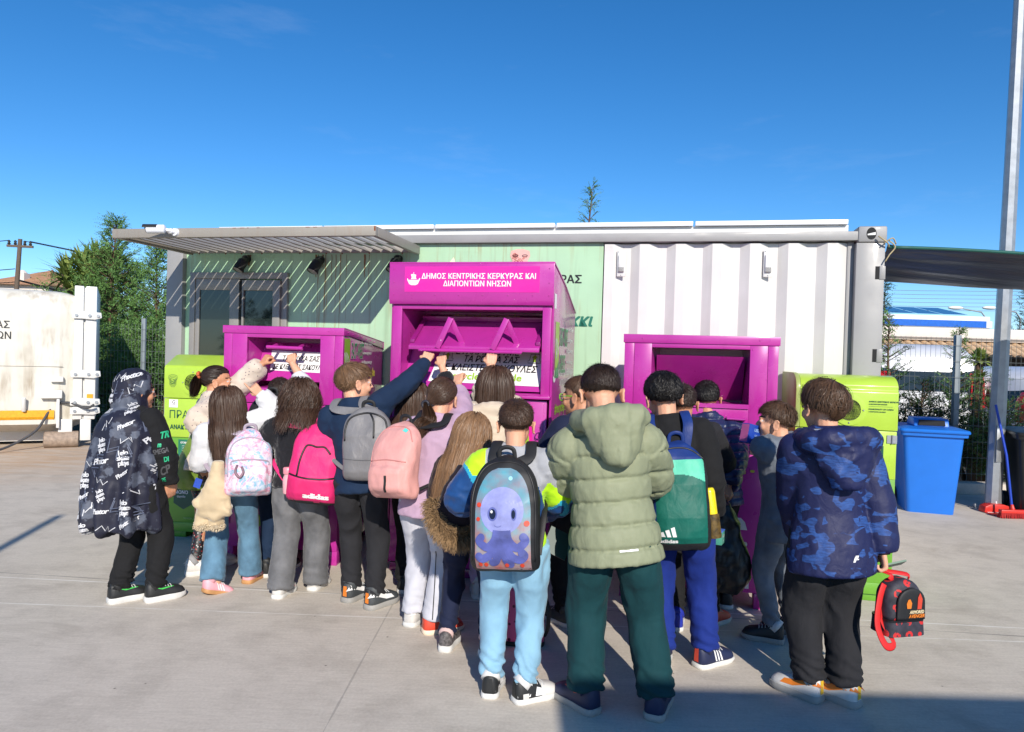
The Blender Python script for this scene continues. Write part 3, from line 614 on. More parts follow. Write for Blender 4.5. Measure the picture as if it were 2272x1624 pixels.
# right side print
s = MB(); fs = lambda u, z: (w + .002, u, z); LOFT = Vector((.0012, 0, 0)); f2 = lambda u, z: (w + .0032, u, z)
s.add([fs(.03, 1.885), fs(.11, 1.885), fs(.11, 1.985), fs(.03, 1.985)], [(0, 1, 2, 3)], 1)
big_logo(s, .10, 1.80, .62, fs, 0, 1, 2)
ship(s, .10, 1.43, .05, fs, 1); write(s, 'ΔΗΜΟΣ ΚΕΝΤΡΙΚΗΣ ΚΕΡΚΥΡΑΣ ΚΑΙ', fs, .52, 1.45, h=.042, width=.72, mi=1, bold=.04); write(s, 'ΔΙΑΠΟΝΤΙΩΝ ΝΗΣΩΝ', fs, .52, 1.38, h=.042, width=.44, mi=1, bold=.04)
write(s, '#recycleyourstyle', fs, .50, 1.205, width=.72, mi=2, bold=.05)
poly(s, ellipse(.22, .86, .16, .20), fs, 1); write(s, 'Τι ρίχνω', f2, .22, .90, h=.06, width=.24, mi=3, bold=.04); write(s, 'στον', f2, .22, .79, h=.05, mi=3, bold=.04)
hanger_coat(s, .52, .94, .14, fs, 1); hanger_coat(s, .74, .96, .12, fs, 1); poly(s, [(-.5, -.5), (.5, -.5), (.4, .5), (-.4, .5)], fs, 1, .74, .70, .14)
s.build('side_print', [M['green_print'], M['white_print'], M['lime_print'], M['black_print']], body, clean=False); LOFT = Vector((0, -.0012, 0))
b = MB(); b.box(.02, w - .02, .06, d - .03, 0, .06); b.build('plinth', M['purple_shaded'], e, .003)

# ================================================================ lime green glass bins
def glass_bin(loc, rotz, label, left):
    e = empty('glass_bin', loc, rotz, label, 'recycling bin', 'lime green recycling bins'); w, d = .635, .62; L = M['lime']
    b = MB(); b.box(.02, .2, .02, d - .02, 0, .05); b.box(w - .2, w - .02, .02, d - .02, 0, .05); b.build('foot', M['lime_low'], e, .004)
    b = MB(); b.box(.003, w - .003, .006, d, .05, .815); b.box(-.004, w + .004, 0, .004, .05, .125); low = b.build('lower_body', M['lime_low'], e, .004)
    b = MB(); b.box(.003, w - .003, .004, d, .816, 1.132); b.box(.03, w - .04, -.003, .003, .82, 1.128); door = b.build('door', L, e, .003)
    arc = [(.0, 1.137), (.0, 1.385), (.012, 1.402)] + ([(.02, 1.405), (.17, 1.485), (.2, 1.49)] if left else [(.17 - .165 * math.cos(a), 1.405 + .09 * math.sin(a)) for a in np.linspace(.25, 1.57, 7)]) + [(d, 1.49), (d, 1.137)]
    b = MB(); b.prism(arc, .03 if not left else 0, w, 'x')
    b.build('top_box', L, e, .004)
    if not left:
        b = MB(); b.prism([(.0, 1.137), (.0, 1.40)] + [(.17 - .17 * math.cos(a), 1.40 + .10 * math.sin(a)) for a in np.linspace(0, 1.57, 9)] + [(d, 1.50), (d, 1.137)], 0, .029, 'x'); b.build('end_plate', paint('dull_lime_paint', lin(150, 165, 90), .5, .1, dirt=lin(150, 140, 110), da=.6), e, .004)
    cx = .25 if left else .335; cz = 1.265
    m = MB(); m.lathe([(.105, 0), (.105, .003), (.098, .004)], 32, 0, Matrix.Translation((cx, -.004, cz)) @ Matrix.Rotation(R_(90), 4, 'X')); port = m.build('port_ring', L, e, 0, 'auto')
    m = MB(); n = 12
    for i in range(n):
        a0, a1 = 2 * math.pi * i / n, 2 * math.pi * (i + .94) / n
        m.add([(cx + .012 * math.cos((a0 + a1) / 2), .004, cz + .012 * math.sin((a0 + a1) / 2))] + [(cx + .07 * math.cos(a0 + (a1 - a0) * t_ / 5), -.0085, cz + .07 * math.sin(a0 + (a1 - a0) * t_ / 5)) for t_ in range(6)], [(0, t_ + 1, t_ + 2) for t_ in range(5)])
    m.build('rubber_flaps', M['dark'], port, clean=False)
    m = MB(); m.lathe([(.072, 0), (.072, .0045)], 28, 0, Matrix.Translation((cx, -.0035, cz)) @ Matrix.Rotation(R_(90), 4, 'X')); m.build('port_hole', M['void'], port)
    m = MB()
    for a in (0, 1.57, 3.14, 4.71): m.ball((cx + .086 * math.cos(a), -.009, cz + .086 * math.sin(a)), .006, 0, 8, 5)
    m.build('screw', M['galv'], port, 0, True)
    s = MB(); fs = sign_fn(-.0062); ft = sign_fn(-.0015)
    if left:
        for k in range(3): stroke(s, [(.075 + .038 * (1 - .22 * k) * x, 1.275 + .048 * (1 - .22 * k) * z) for x, z in ((-.9, .9), (-.3, 1.05), (.3, 1.05), (.9, .9), (1, .5), (.75, .1), (.7, -.6), (.3, -1), (-.3, -1), (-.7, -.6), (-.75, .1), (-1, .5))], .0028, ft, 0, True)
        for i in range(4): stroke(s, [(.075 + .02 * math.cos(q * 2 + i), 1.25 + .012 * i + .006 * math.sin(q * 3)) for q in np.linspace(0, 3, 9)], .0025, ft, 0)
        s.add([fs(.05, 1.06), fs(.125, 1.06), fs(.125, 1.125), fs(.05, 1.125)], [(0, 1, 2, 3)], 1)
        f2 = sign_fn(-.0074)
        for k in range(3):
            a = 2.1 * k + .5; stroke(s, [(.088 + .012 * math.cos(a + q), 1.105 + .012 * math.sin(a + q)) for q in np.linspace(0, 1.5, 5)], .005, f2, 2)
        write(s, 'COMPEL', f2, .088, 1.085, h=.006, mi=2); write(s, 'recycling', f2, .088, 1.072, h=.004, mi=2)
        write(s, 'ΠΡΑΣΙΝΟ', fs, .235, 1.005, h=.062, width=.36, mi=0, bold=.0); write(s, 'ΑΝΑΚΥΚΛΩΣΗ ΣΠΙΤΙ', fs, .275, .902, h=.034, width=.42, mi=0, bold=.045)
    else:
        for i, (tx, h, z) in enumerate((('ΔΗΜΟΣ ΚΕΝΤΡΙΚΗΣ ΚΕΡΚΥΡΑΣ', .009, 1.325), ('& ΔΙΑΠΟΝΤΙΩΝ ΝΗΣΩΝ', .007, 1.308), ('MUNICIPALITY OF CORFU', .009, 1.275), ('& DIAPONTIA ISLANDS', .007, 1.258))):
            v, f = text_geo(tx); write(s, tx, ft, .455 + (v[:, 0].max() - v[:, 0].min()) * h / 2, z, h=h, mi=0, bold=.05)
        stroke(s, [(.455, 1.293), (.60, 1.293)], .0015, ft, 0)
        write(s, 'ΓΥΑΛΙ', fs, .40, .98, h=.10, width=.30, mi=0, bold=.02); write(s, 'ΑΝΑΚΥΚΛΩΣΗ', fs, .28, .875, h=.034, mi=0, bold=.04)
        h = MB(); h.box(w - .065, w - .004, -.009, -.004, 1.055, 1.108); h.tube([(w - .034, -.012, 1.053), (w - .034, -.012, 1.11)], .006, 8); h.build('hinge', M['galv'], door, 0, 'auto')
    s.build('print', [M['darkgreen'], M['white_print'], M['black_print']], door, clean=False)
    s = MB(); fs = sign_fn(.004); f2 = sign_fn(.0028)
    poly(s, [(0, 0), (.17, 0), (.17, -.14), (.085, -.19), (0, -.14)], fs, 0, .10, .42); poly(s, [(0, 0), (.17, 0), (.17, -.14), (.085, -.19), (0, -.14)], fs, 0, .31, .42); poly(s, [(0, 0), (.17, 0), (.17, -.2), (.085, -.25), (0, -.2)], fs, 2, .13, .80)
    write(s, 'ΟΤΑΝ ΠΕΤΑΩ', f2, .215, .775, h=.014, mi=1, bold=.05); write(s, 'ΜΟΝΟ', f2, .165, .37, h=.026, mi=1, bold=.03); write(s, 'αγγείο', f2, .165, .335, h=.016, mi=1, bold=.03)
    for i in range(4): write(s, 'γυάλινες συσκευασίες', f2, .215, .75 - .018 * i, h=.007, mi=1)
    write(s, 'CORFU', f2, .40, .58, h=.04, mi=1); write(s, 'www.prasino.gr', sign_fn(-.0015), .30, .165, h=.024, mi=3, bold=.02)
    s.build('print', [M['darkgreen'], M['white_print'], M['midgreen'], mat('pale_green_print', lin(150, 190, 110), .5)], low, clean=False)
    return e
glass_bin((-2.83, 5.80, 0), R_(-5), 'lime green recycling bin with a round port, behind the hooded child', True)
glass_bin((1.92, 4.80, 0), R_(-12.45), 'lime green recycling bin with a rounded top, at the right end of the container', False)
# ================================================================ compactor at the left
e = empty('waste_compactor', (-6.38, 10.78, 0), R_(29), 'long white steel waste compactor with rust runs and a yellow stripe, at the left edge', 'compactor')
L = 7.0
pf = [(.0, .35), (-.03, .7), (-.03, 1.95)] + [(.22 - .25 * math.cos(a), 2.05 + .28 * math.sin(a)) for a in np.linspace(.15, 1.5, 8)] + [(2.0, 2.36), (2.2, 2.2), (2.2, .5), (1.9, .22), (.35, .22)]
b = MB(); b.prism(pf, -L, -.5, 'x'); 
# rounded shoulder at the end of the tank
for k, t_ in enumerate(np.linspace(0, 1, 5)[:-1]):
    s0, s1 = 1 - .10 * t_ ** 2, 1 - .10 * (t_ + .25) ** 2
    A = [(1.1 + (y - 1.1) * s0, 1.3 + (z - 1.3) * s0) for y, z in pf]; B = [(1.1 + (y - 1.1) * s1, 1.3 + (z - 1.3) * s1) for y, z in pf]; n = len(pf)
    b.add([(-.5 + .1 * k, y, z) for y, z in A] + [(-.4 + .1 * k, y, z) for y, z in B], [(i, (i + 1) % n, (i + 1) % n + n, i + n) for i in range(n)])
b.build('tank_body', M['tank'], e, 0, 'auto')
b = MB(); b.box(-L, -.35, -.034, -.028, 1.20, 1.206); b.build('weld_seam', mat('seam_dark', lin(110, 104, 96), .6), e)
b = MB(); b.prism([(-.010, .42), (-.034, .46), (-.034, .56), (-.03, .56), (-.008, .44)], -L, -.45, 'x'); b.build('reflective_stripe', mat('yellow_tape', lin(225, 160, 30), .45, .15, 30), e)
b = MB(); b.box(-.22, -.10, -.06, 2.2, .42, 2.42); b.box(-.10, -.075, -.02, 2.2, .42, 2.40); b.box(-.075, .07, -.06, 2.2, .42, 2.42); b.box(-.4, -.22, -.02, .1, .18, .42)
fr = b.build('end_frame', M['white_paint'], e, .01)
for z in (1.98, 1.10, .68, .55):
    b = MB(); b.prism([(-.25, z - .05), (-.25, z + .05), (-.12, z + .065), (.13, z + .05), (.14, z - .03), (.05, z - .06), (-.12, z - .05)], -.11, -.065, 'y'); h = b.build('clamp', M['white_paint'], fr, .008)
    b = MB()
    for x in (-.19, -.02, .09): b.tube([(x, -.112, z), (x, -.13, z)], .022, 10)
    b.build('bolt', M['galv'], h, 0, 'auto')
b = MB(); b.box(-.62, -.35, -.13, -.03, .74, .86); b.box(-.50, -.34, -.1, -.03, .98, 1.06); b.box(-.42, -.38, -.1, -.04, .3, .74); b.tube([(-.82, -.06, .55), (-.82, -.12, .75)], .03, 8); b.build('latch_box', M['white_paint'], e, .008)
b = MB(); b.box(-.04, .04, -.075, -.06, .70, .80); b.build('yellow_plate', M['orange'], fr)
rl = MB(); rl.tube([(-.58, .02, .12), (-.57, .02, .12), (-.14, .02, .12), (-.13, .02, .12)], [.09, .12, .12, .09], 20); rl.build('roller', mat('worn_roller', lin(150, 132, 116), .7, .3, 20), e, 0, 'auto')
b = MB(); b.box(-.12, .02, -.05, .1, .10, .42); b.box(-L, -.4, .5, .7, .05, .25); b.box(-L, -.4, 1.5, 1.7, .05, .25); b.build('skid', M['white_paint'], e, .01)
s = MB(); fs = sign_fn(-.0345)
write(s, 'ΔΗΜΟΣ ΚΕΡΚΥΡΑΣ', fs, -1.58, 1.80, h=.10, width=1.14, mi=0, bold=.02); write(s, 'ΔΙΑΠΟΝΤΙΩΝ ΝΗΣΩΝ', fs, -1.63, 1.645, h=.10, width=1.28, mi=0, bold=.02); s.build('lettering', M['black_print'], e, clean=False)
hp = [PY(-40, 1010, 9.6), PY(20, 990, 10.0), PY(80, 955, 10.3), PY(115, 905, 10.55), PY(150, 893, 10.58), PY(190, 905, 10.6), PY(208, 898, 10.6)]
def smooth_path(p, n=6):
    p = [Vector(q) for q in p]; out = []
    for i in range(len(p) - 1):
        p0, p1, p2, p3 = p[max(i - 1, 0)], p[i], p[i + 1], p[min(i + 2, len(p) - 1)]
        for k in range(n):
            t_ = k / n; out.append(.5 * ((2 * p1) + (p2 - p0) * t_ + (2 * p0 - 5 * p1 + 4 * p2 - p3) * t_ * t_ + (3 * p1 - p0 - 3 * p2 + p3) * t_ ** 3))
    return out + [p[-1]]
b = MB(); hp[0][2] = .02; b.tube(smooth_path(hp), .018, 8); tag(b.build('hose', mat('grey_hose', (.06, .06, .065, 1), .5), smooth=True), 'grey hose looped over the compactor and trailing to the floor', 'hose')

# ================================================================ trees and plants
def leafmat(name, a, b_, trans=.25):
    t = NT(name); c = t.ramp(t.noise(3.5, 3), [(.3, a), (.7, b_)]); c = t.mix(.5, c, t.ramp(t.noise(30, 2), [(.3, a), (.7, b_)]))
    return t.set(Base__Color=c, Roughness=.65, Specular__IOR__Level=.25, Subsurface__Weight=0.0)
M['cypress'] = leafmat('cypress_leaf', (.045, .11, .03, 1), (.11, .22, .05, 1)); M['cypress2'] = leafmat('conifer_leaf', (.07, .16, .045, 1), (.17, .30, .075, 1))
M['yucca'] = leafmat('yucca_leaf', (.10, .18, .04, 1), (.30, .34, .09, 1)); M['darkleaf'] = leafmat('dark_leaf', (.012, .03, .012, 1), (.04, .08, .025, 1)); M['bark'] = mat('bark', lin(92, 72, 54), .9, .3, 20, bump=.5)
def spray(v, f, p, d, L, wd, r, nl, curl=.25):
    """a flat feathery twig of small pointed leaves"""
    d = d.normalized(); s = d.cross(Vector((r.normal(), r.normal(), r.normal() + .6))).normalized(); q = p.copy()
    for i in range(nl):
        t_ = (i + .5) / nl; q = p + d * L * t_ + Vector((0, 0, -curl * L * t_ * t_))
        for sg in (-1, 1):
            ld = (d * .75 + s * sg * .7 + Vector((0, 0, r.normal() * .25))).normalized(); ll = wd * (1.15 - .75 * t_) * r.uniform(.7, 1.25); u = ld.cross(Vector((r.normal(), r.normal(), 1))).normalized() * ll * .17
            o = len(v); v += [tuple(q), tuple(q + ld * ll * .55 + u), tuple(q + ld * ll), tuple(q + ld * ll * .55 - u)]; f.append((o, o + 1, o + 2, o + 3))
def conifer(name, base, H, R0, lab, cat, group, seed, lm, dens=1.0, ls=1.0, low=.05, lean=(0, 0), gaps=.12):
    r = np.random.RandomState(seed); e = empty(name, base, 0, lab, cat, group)
    tr = MB(); pts = [(lean[0] * t_ ** 1.6 + .02 * math.sin(7 * t_), lean[1] * t_ + .02 * math.cos(6 * t_), H * t_) for t_ in np.linspace(0, .98, 10)]
    tr.tube(pts, [max(.008, H * .014 * (1 - t_) + .006) for t_ in np.linspace(0, 1, 10)], 8)
    v = []; f = []; n = int(46 * H * dens)
    for i in range(n):
        t_ = low + (1 - low) * ((i + r.rand()) / n); 
        if r.rand() < gaps: continue
        ax = Vector((lean[0] * t_ ** 1.6, lean[1] * t_, H * t_)); az = r.uniform(0, 2 * math.pi)
        bl = (R0 * (1 - t_) ** .8 * r.uniform(.55, 1.2) + .06 * ls) * (.65 if t_ < .12 else 1); rise = .35 + .5 * t_
        d = Vector((math.cos(az), math.sin(az), rise)).normalized(); e1 = ax + d * bl
        tr.tube([ax, ax + d * bl * .6, e1 + Vector((0, 0, .03 * bl))], [.004 + .006 * bl, .004 + .003 * bl, .002], 4, cap=False)
        m = max(3, int(bl * 13 * dens ** .5 / ls))
        for k in range(m):
            s_ = .15 + .85 * (k + r.rand()) / m; sd_ = (d + Vector((r.normal(), r.normal(), r.normal() * .8)) * .55).normalized()
            spray(v, f, ax + d * bl * s_ + Vector((0, 0, .03 * s_ * bl)), sd_, r.uniform(.10, .22) * ls, .042 * ls, r, 7)
    tr.build('trunk', M['bark'], e, 0, True, clean=False)
    cb = MB(); cb.v = v; cb.f = f; cb.mi = [0] * len(f); cb.build('crown', lm, e, clean=False)
    return e
def gp(x, Y): p = PY(x, 800, Y); return Vector((p[0], Y, 0))
def topz(x, y, Y): return float(PY(x, y, Y)[2])
TL = 'conifers behind the wire fence at the left'
for (x, yt, Y, R0, lab, sd, lm, dn, ls, ln) in (
    (240, 492, 15.0, 1.35, 'tallest conifer behind the wire fence, its thin tip rising beside the slatted canopy', 3, 'cypress2', 2.0, 1.6, (.10, 0)),
    (352, 545, 14.6, .95, 'slim conifer right beside the left end wall of the container', 5, 'cypress2', 2.0, 1.5, (-.1, 0)),
    (292, 590, 16.8, 1.3, 'broad dark conifer between the tallest and the slimmest one', 8, 'cypress', 2.0, 1.7, (0, 0)),
    (195, 640, 15.6, 1.2, 'low bushy conifer just behind the end frame of the white compactor', 9, 'cypress', 2.0, 1.25, (.1, 0))):
    conifer('conifer', gp(x, Y), topz(x, yt, Y), R0, lab, 'conifer', TL, sd, M[lm], dn, ls, ln and .04, ln)
conifer('conifer', gp(1284, 10.5) , topz(1296, 412, 10.5), .55, 'windswept conifer tip showing above the container roof', 'conifer', None, 21, M['cypress2'], 1.1, .85, .04, (.12, 0), .2)
TR = 'young conifers along the fence at the right'
conifer('conifer', gp(1978, 9.3), topz(1972, 700, 9.3), .55, 'young conifer next to the right corner of the container', 'conifer', TR, 31, M['cypress2'], 1.2, .8, .2, (-.05, 0), .2)
conifer('conifer', gp(2118, 9.35), topz(2128, 735, 9.35), .6, 'young conifer behind the grey fence post and the blue wheeled bin', 'conifer', TR, 33, M['cypress2'], 1.2, .8, .15, (.05, 0), .2)
conifer('conifer', gp(2215, 9.3), topz(2215, 820, 9.3), .7, 'low conifer behind the galvanised lamp post', 'conifer', TR, 35, M['cypress'], 1.4, .8, .05, (0, 0), .15)
conifer('conifer', gp(2050, 9.3), topz(2050, 850, 9.3), .75, 'low dark conifer right behind the blue wheeled bin', 'conifer', TR, 36, M['darkleaf'], 1.8, .8, .03, (0, 0), .1)
conifer('cypress_tree', gp(2285, 32), topz(2285, 615, 32), 1.5, 'tall dark cypress beyond the lamp post at the right edge', 'cypress', None, 41, M['darkleaf'], .9, 2.2, .05)
conifer('cypress_tree', gp(1958, 30), topz(1962, 625, 30), .6, 'dark cypress showing past the right edge of the container', 'cypress', None, 43, M['darkleaf'], .7, 2.0, .05)
def rosette(v, f, c, n, L, r, wd=.035):
    for i in range(n):
        az = r.uniform(0, 6.28); el = r.uniform(-.35, 1.35); d = Vector((math.cos(az) * math.cos(el), math.sin(az) * math.cos(el), math.sin(el))); l = L * r.uniform(.75, 1.1); s = d.cross(Vector((0, 0, 1))).normalized() * wd; q = d * l
        o = len(v); dr = Vector((0, 0, -.12 * l)); v += [tuple(c - s * .5), tuple(c + s * .5), tuple(c + q * .55 + s), tuple(c + q * .55 - s), tuple(c + q + dr)]; f += [(o, o + 1, o + 2, o + 3), (o + 3, o + 2, o + 4)]
def yucca(base, heads, L, lab, seed, group):
    r = np.random.RandomState(seed); e = empty('yucca_plant', base, 0, lab, 'yucca', group); v = []; f = []; t = MB()
    for h in heads:
        h = Vector(h) - Vector(base); t.tube([(h.x * .2, h.y * .2, 0), (h.x * .6, h.y * .6, h.z * .5), tuple(h)], [.1, .07, .05], 7, cap=False); rosette(v, f, h, 90, L, r); rosette(v, f, h - Vector((0, 0, .25)), 40, L * .9, r)
    t.build('trunk', M['bark'], e, 0, True, clean=False); b = MB(); b.v = v; b.f = f; b.mi = [0] * len(f); b.build('foliage', M['yucca'], e, clean=False)
yucca(gp(190, 16), [PY(x, y, Y) for x, y, Y in ((185, 600, 16), (215, 590, 16.3), (250, 605, 16), (150, 615, 15.8), (205, 630, 15.6))], .75, 'yellowish spiky yucca in front of the house roof, left of the tallest conifer', 4, None)
yucca(gp(2170, 9.6), [PY(2172, 800, 9.6)], .22, 'small spiky plant behind the wire fence left of the lamp post', 6, None)
def shrub(name, base, w_, h, lab, cat, seed, lm, n=900, ls=.09, group=None, dp=None):
    r = np.random.RandomState(seed); e = empty(name, base, 0, lab, cat, group); v = []; f = []; t = MB(); dp = dp or w_ * .6
    for i in range(9):
        a = r.uniform(-1, 1) * w_ * .4; t.tube([(a * .3, 0, 0), (a * .7, r.uniform(-.1, .1), h * .4), (a, r.uniform(-.2, .2) * dp, h * .8)], [.03, .02, .008], 5, cap=False)
    cl = [(r.uniform(-1, 1) * w_ * .45, r.uniform(-1, 1) * dp * .45, h * r.uniform(.12, .92) ** .8, r.uniform(.14, .3) * min(w_, h)) for _ in range(16)]
    for i in range(n):
        c = cl[r.randint(16)]; d = Vector((r.normal(), r.normal(), r.normal())).normalized(); p = Vector(c[:3]) + d * c[3] * r.uniform(.6, 1.05)
        if p.z < .02: continue
        spray(v, f, p, (d + Vector((0, 0, .3)) + Vector((r.normal(), r.normal(), r.normal())) * .3), ls * 1.8, ls * .62, r, 4)
    t.build('stem', M['bark'], e, 0, True, clean=False); b = MB(); b.v = v; b.f = f; b.mi = [0] * len(f); b.build('foliage', lm, e, clean=False)
SH = 'shrubs behind the wire fence'
shrub('shrub', gp(255, 14.2), 2.6, 2.2, 'wide dark shrub behind the wire fence, right of the compactor end', 'shrub', 51, M['cypress'], 2200, .12, SH)
shrub('shrub', gp(345, 14.0), 1.6, 1.9, 'green shrub behind the wire fence against the container end', 'shrub', 52, M['cypress2'], 1600, .11, SH)
shrub('shrub', gp(150, 17.5), 2.2, topz(150, 640, 17.5), 'pale green shrub below the yucca, behind the compactor', 'shrub', 53, M['cypress2'], 2600, .14, SH)
shrub('shrub', gp(2000, 9.5), 1.1, 1.25, 'dark shrub in the gap between the container and the blue wheeled bin', 'shrub', 54, M['darkleaf'], 900, .09, SH)
shrub('shrub', gp(2175, 9.7), 1.2, 1.15, 'dark shrub between the blue wheeled bin and the lamp post', 'shrub', 55, M['darkleaf'], 1000, .08, SH)
shrub('shrub', gp(2262, 9.4), .9, 1.05, 'shrub behind the broom at the right edge', 'shrub', 56, M['cypress'], 800, .08, SH)

# ================================================================ fences
M['wire'] = mat('dull_wire', lin(120, 126, 124), .55, .1, metal=.3)
M['wirepost'] = mat('grey_post_paint', lin(120, 130, 136), .5, .1)
def fence(x0, x1, Y, H, lab, posts, ph):
    e = empty('wire_fence', ((x0 + x1) / 2, Y, 0), 0, lab, 'fence'); h = (x1 - x0) / 2; b = MB(); wr = .0021
    n = int((x1 - x0) / .062)
    for i in range(n + 1): x = -h + i * (x1 - x0) / n; b.tube([(x, 0, .04), (x, 0, H)], wr, 4, cap=False)
    z = .05
    while z < H:
        b.tube([(-h, -.008, z), (h, -.008, z)], wr * 1.15, 4, cap=False); z += .2
    b.build('mesh_panel', M['wire'], e, clean=False)
    for px in posts:
        b = MB(); x = px - (x0 + x1) / 2; b.box(x - .035, x + .035, .015, .075, 0, ph); b.build('fence_post', M['wirepost'], e, .004)
p0, p1, pp = PY(212, 800, 13.0), PY(372, 800, 13.0), PY(315, 800, 13)
fence(p0[0] - .6, p1[0] + .4, 13.0, 1.95, 'galvanised wire fence in front of the conifers at the left', [pp[0]], 2.05)
p0, p1, pp = PY(1930, 800, 8.9), PY(2400, 800, 8.9), PY(2128, 800, 8.9)
fence(p0[0], p1[0], 8.9, 1.95, 'wire fence on a low kerb behind the blue wheeled bin', [pp[0]], 1.98)
b = MB(); b.box(p0[0] - .5, p1[0] + 1, 8.82, 9.02, 0, .14); tag(b.build('kerb', M['concrete'], None, .01), kind='structure')

# ================================================================ lamp post, shade net, wheeled bins, broom
lp = G(2202, 1133)
e = empty('lamp_post', lp, 0, 'tall galvanised lamp post standing right of the blue wheeled bin', 'lamp post')
b = MB(); b.tube([(0, 0, .012), (.06, 0, 3.5), (.13, 0, 8.5)], [.083, .072, .052], 8); pole = b.build('pole', M['galv'], e, 0, 'auto')
b = MB(); b.box(-.16, .16, -.16, .16, 0, .014)
for sx in (-.12, .12):
    for sy in (-.12, .12): b.tube([(sx, sy, .014), (sx, sy, .05)], .014, 8)
b.build('base_plate', M['galv'], e, .003)
b = MB(); b.box(-.04, .04, -.086, -.078, .55, .95); b.build('service_door', M['galv'], e, .003)
# shade net
cA = on_office((6.06, -.01, 2.455)); 
t = NT('shade_net_cloth'); cl_ = t.ramp(t.noise(2.4, 5, .6, t.mapping((.5, 3, 1))), [(.3, (.014, .02, .036, 1)), (.7, (.045, .055, .085, 1))])
t.set(Base__Color=cl_, Roughness=.38, Specular__IOR__Level=.5); t.bump(t.noise(3.5, 4, .5, t.mapping((.6, 3.5, 2))), .6, .03); M['net'] = t.m
e = empty('shade_net', cA, 0, 'dark shade net strung from the container corner across to the right', 'shade net')
b = MB(); nx, ny = 40, 24; Wd = 4.6
def netp(u, v):
    x = u * Wd; y = v * 1.75 - .28 * u * 0; z = -.02 - .075 * math.sin(math.pi * min(1, u * .55)) - .10 * math.sin(math.pi * v) * min(1, u * 3) - .02 * v
    k = math.exp(-u * 5); z += .014 * math.sin(v * 24 + u * 6) * (k + .15) + .012 * math.sin(26 * v + 9 * u) * math.exp(-u * 2.5)
    return (x + .02, y * (1 - .85 * math.exp(-u * 40)) + .0 + .02 * math.sin(8 * u), z)
b.grid(netp, [i / nx for i in range(nx + 1)], [j / ny for j in range(ny + 1)]); net = b.build('net', M['net'], e, 0, True, clean=False)
b = MB(); b.tube([netp(u, 0) for u in np.linspace(0, 1, 30)], .013, 6); b.build('hem', mat('green_hem', (.01, .09, .07, 1), .5), net, 0, True)
b = MB(); a0 = Vector(netp(0, 0)); b.tube(smooth_path([a0, a0 + Vector((-.03, -.03, .03)), a0 + Vector((-.09, -.02, .075))], 4), .006, 6); b.tube(smooth_path([a0 + Vector((-.02, -.02, .05)), a0 + Vector((.03, -.03, .0)), a0 + Vector((-.01, -.03, -.06)), a0 + Vector((-.035, -.02, -.11))], 4), .005, 6); b.tube(smooth_path([a0 + Vector((-.05, -.02, .02)), a0 + Vector((0, -.045, .06)), a0 + Vector((.04, -.02, .02))], 4), .005, 6)
b.build('rope', mat('tan_rope', lin(170, 155, 120), .9, .2, 60), e, 0, True)
e = None
# blue wheeled bin
bb = G(2066, 1140)
def wheeled_bin(loc, rz, lab, m, mlid, cat='wheeled bin', slot=True):
    e = empty('wheeled_bin', loc, rz, lab, cat); b = MB(); H = .93
    def ring(w_, d0, d1, z, r=.05):
        out = []
        for cx, cy, a0 in ((w_ / 2 - r, d0 + r, -90), (w_ / 2 - r, d1 - r, 0), (-w_ / 2 + r, d1 - r, 90), (-w_ / 2 + r, d0 + r, 180)):
            for k in range(5): a = R_(a0 + 22.5 * k); out.append((cx + r * math.cos(a), cy + r * math.sin(a), z))
        return out
    rs = [ring(.46, .0, .52, 0), ring(.465, -.003, .525, .03), ring(.58, -.05, .63, .80), ring(.585, -.052, .632, .83), ring(.645, -.085, .66, .832), ring(.65, -.09, .665, .87)]
    n = 20; vv = [p for r_ in rs for p in r_]; b.add(vv, [(i * n + j, i * n + (j + 1) % n, (i + 1) * n + (j + 1) % n, (i + 1) * n + j) for i in range(len(rs) - 1) for j in range(n)] + [tuple(range(n))[::-1]])
    b.build('bin_body', m, e, 0, 'auto')
    b = MB(); rs = [ring(.67, -.11, .66, .872), ring(.675, -.115, .665, .885), ring(.66, -.10, .655, .905), ring(.5, -.0, .58, .925), ring(.46, .02, .55, .925)]; vv = [p for r_ in rs for p in r_]
    b.add(vv, [(i * n + j, i * n + (j + 1) % n, (i + 1) * n + (j + 1) % n, (i + 1) * n + j) for i in range(len(rs) - 1) for j in range(n)] + [tuple(range(n))[::-1], tuple(range((len(rs) - 1) * n, len(rs) * n))])
    lid = b.build('lid', mlid, e, 0, 'auto')
    if slot:
        b = MB(); b.prism([(.06, .925), (.10, 1.01), (.36, 1.015), (.42, .925)], -.17, .17, 'x'); b.build('slot_box', mlid, lid, .012)
        b = MB(); b.prism([(-.13, .938), (.13, .938), (.12, .995), (-.12, .995)], .052, .12, 'y'); b.build('slot', M['void'], lid)
    for sx in (-1, 1):
        b = MB(); b.tube([(sx * .245, .50, .10), (sx * .25, .50, .10), (sx * .29, .50, .10), (sx * .295, .50, .10)], [.085, .1, .1, .085], 20); wh = b.build('wheel', M['dark'], e, 0, 'auto')
        b = MB(); b.tube([(sx * .295, .50, .10), (sx * .30, .50, .10)], .045, 14); b.build('hub', M['alu'], wh, 0, 'auto')
    b = MB(); b.tube([(-.24, .50, .10), (.24, .50, .10)], .014, 8); b.tube([(-.25, .70, .86), (.25, .70, .86)], .018, 8); b.build('axle', M['galv'], e)
    return e
wheeled_bin((bb[0], bb[1] + .02, 0), R_(-17), 'blue wheeled bin with a slotted lid, in front of the wire fence', M['bluebin'], M['bluebin'])
bp = mat('black_plastic', (.012, .013, .013, 1), .4)
pb = G(2295, 1165); wheeled_bin((pb[0] + .36, pb[1] + .3, 0), R_(-20), 'black wheeled bin cut off by the right edge of the photo', bp, bp, slot=False)
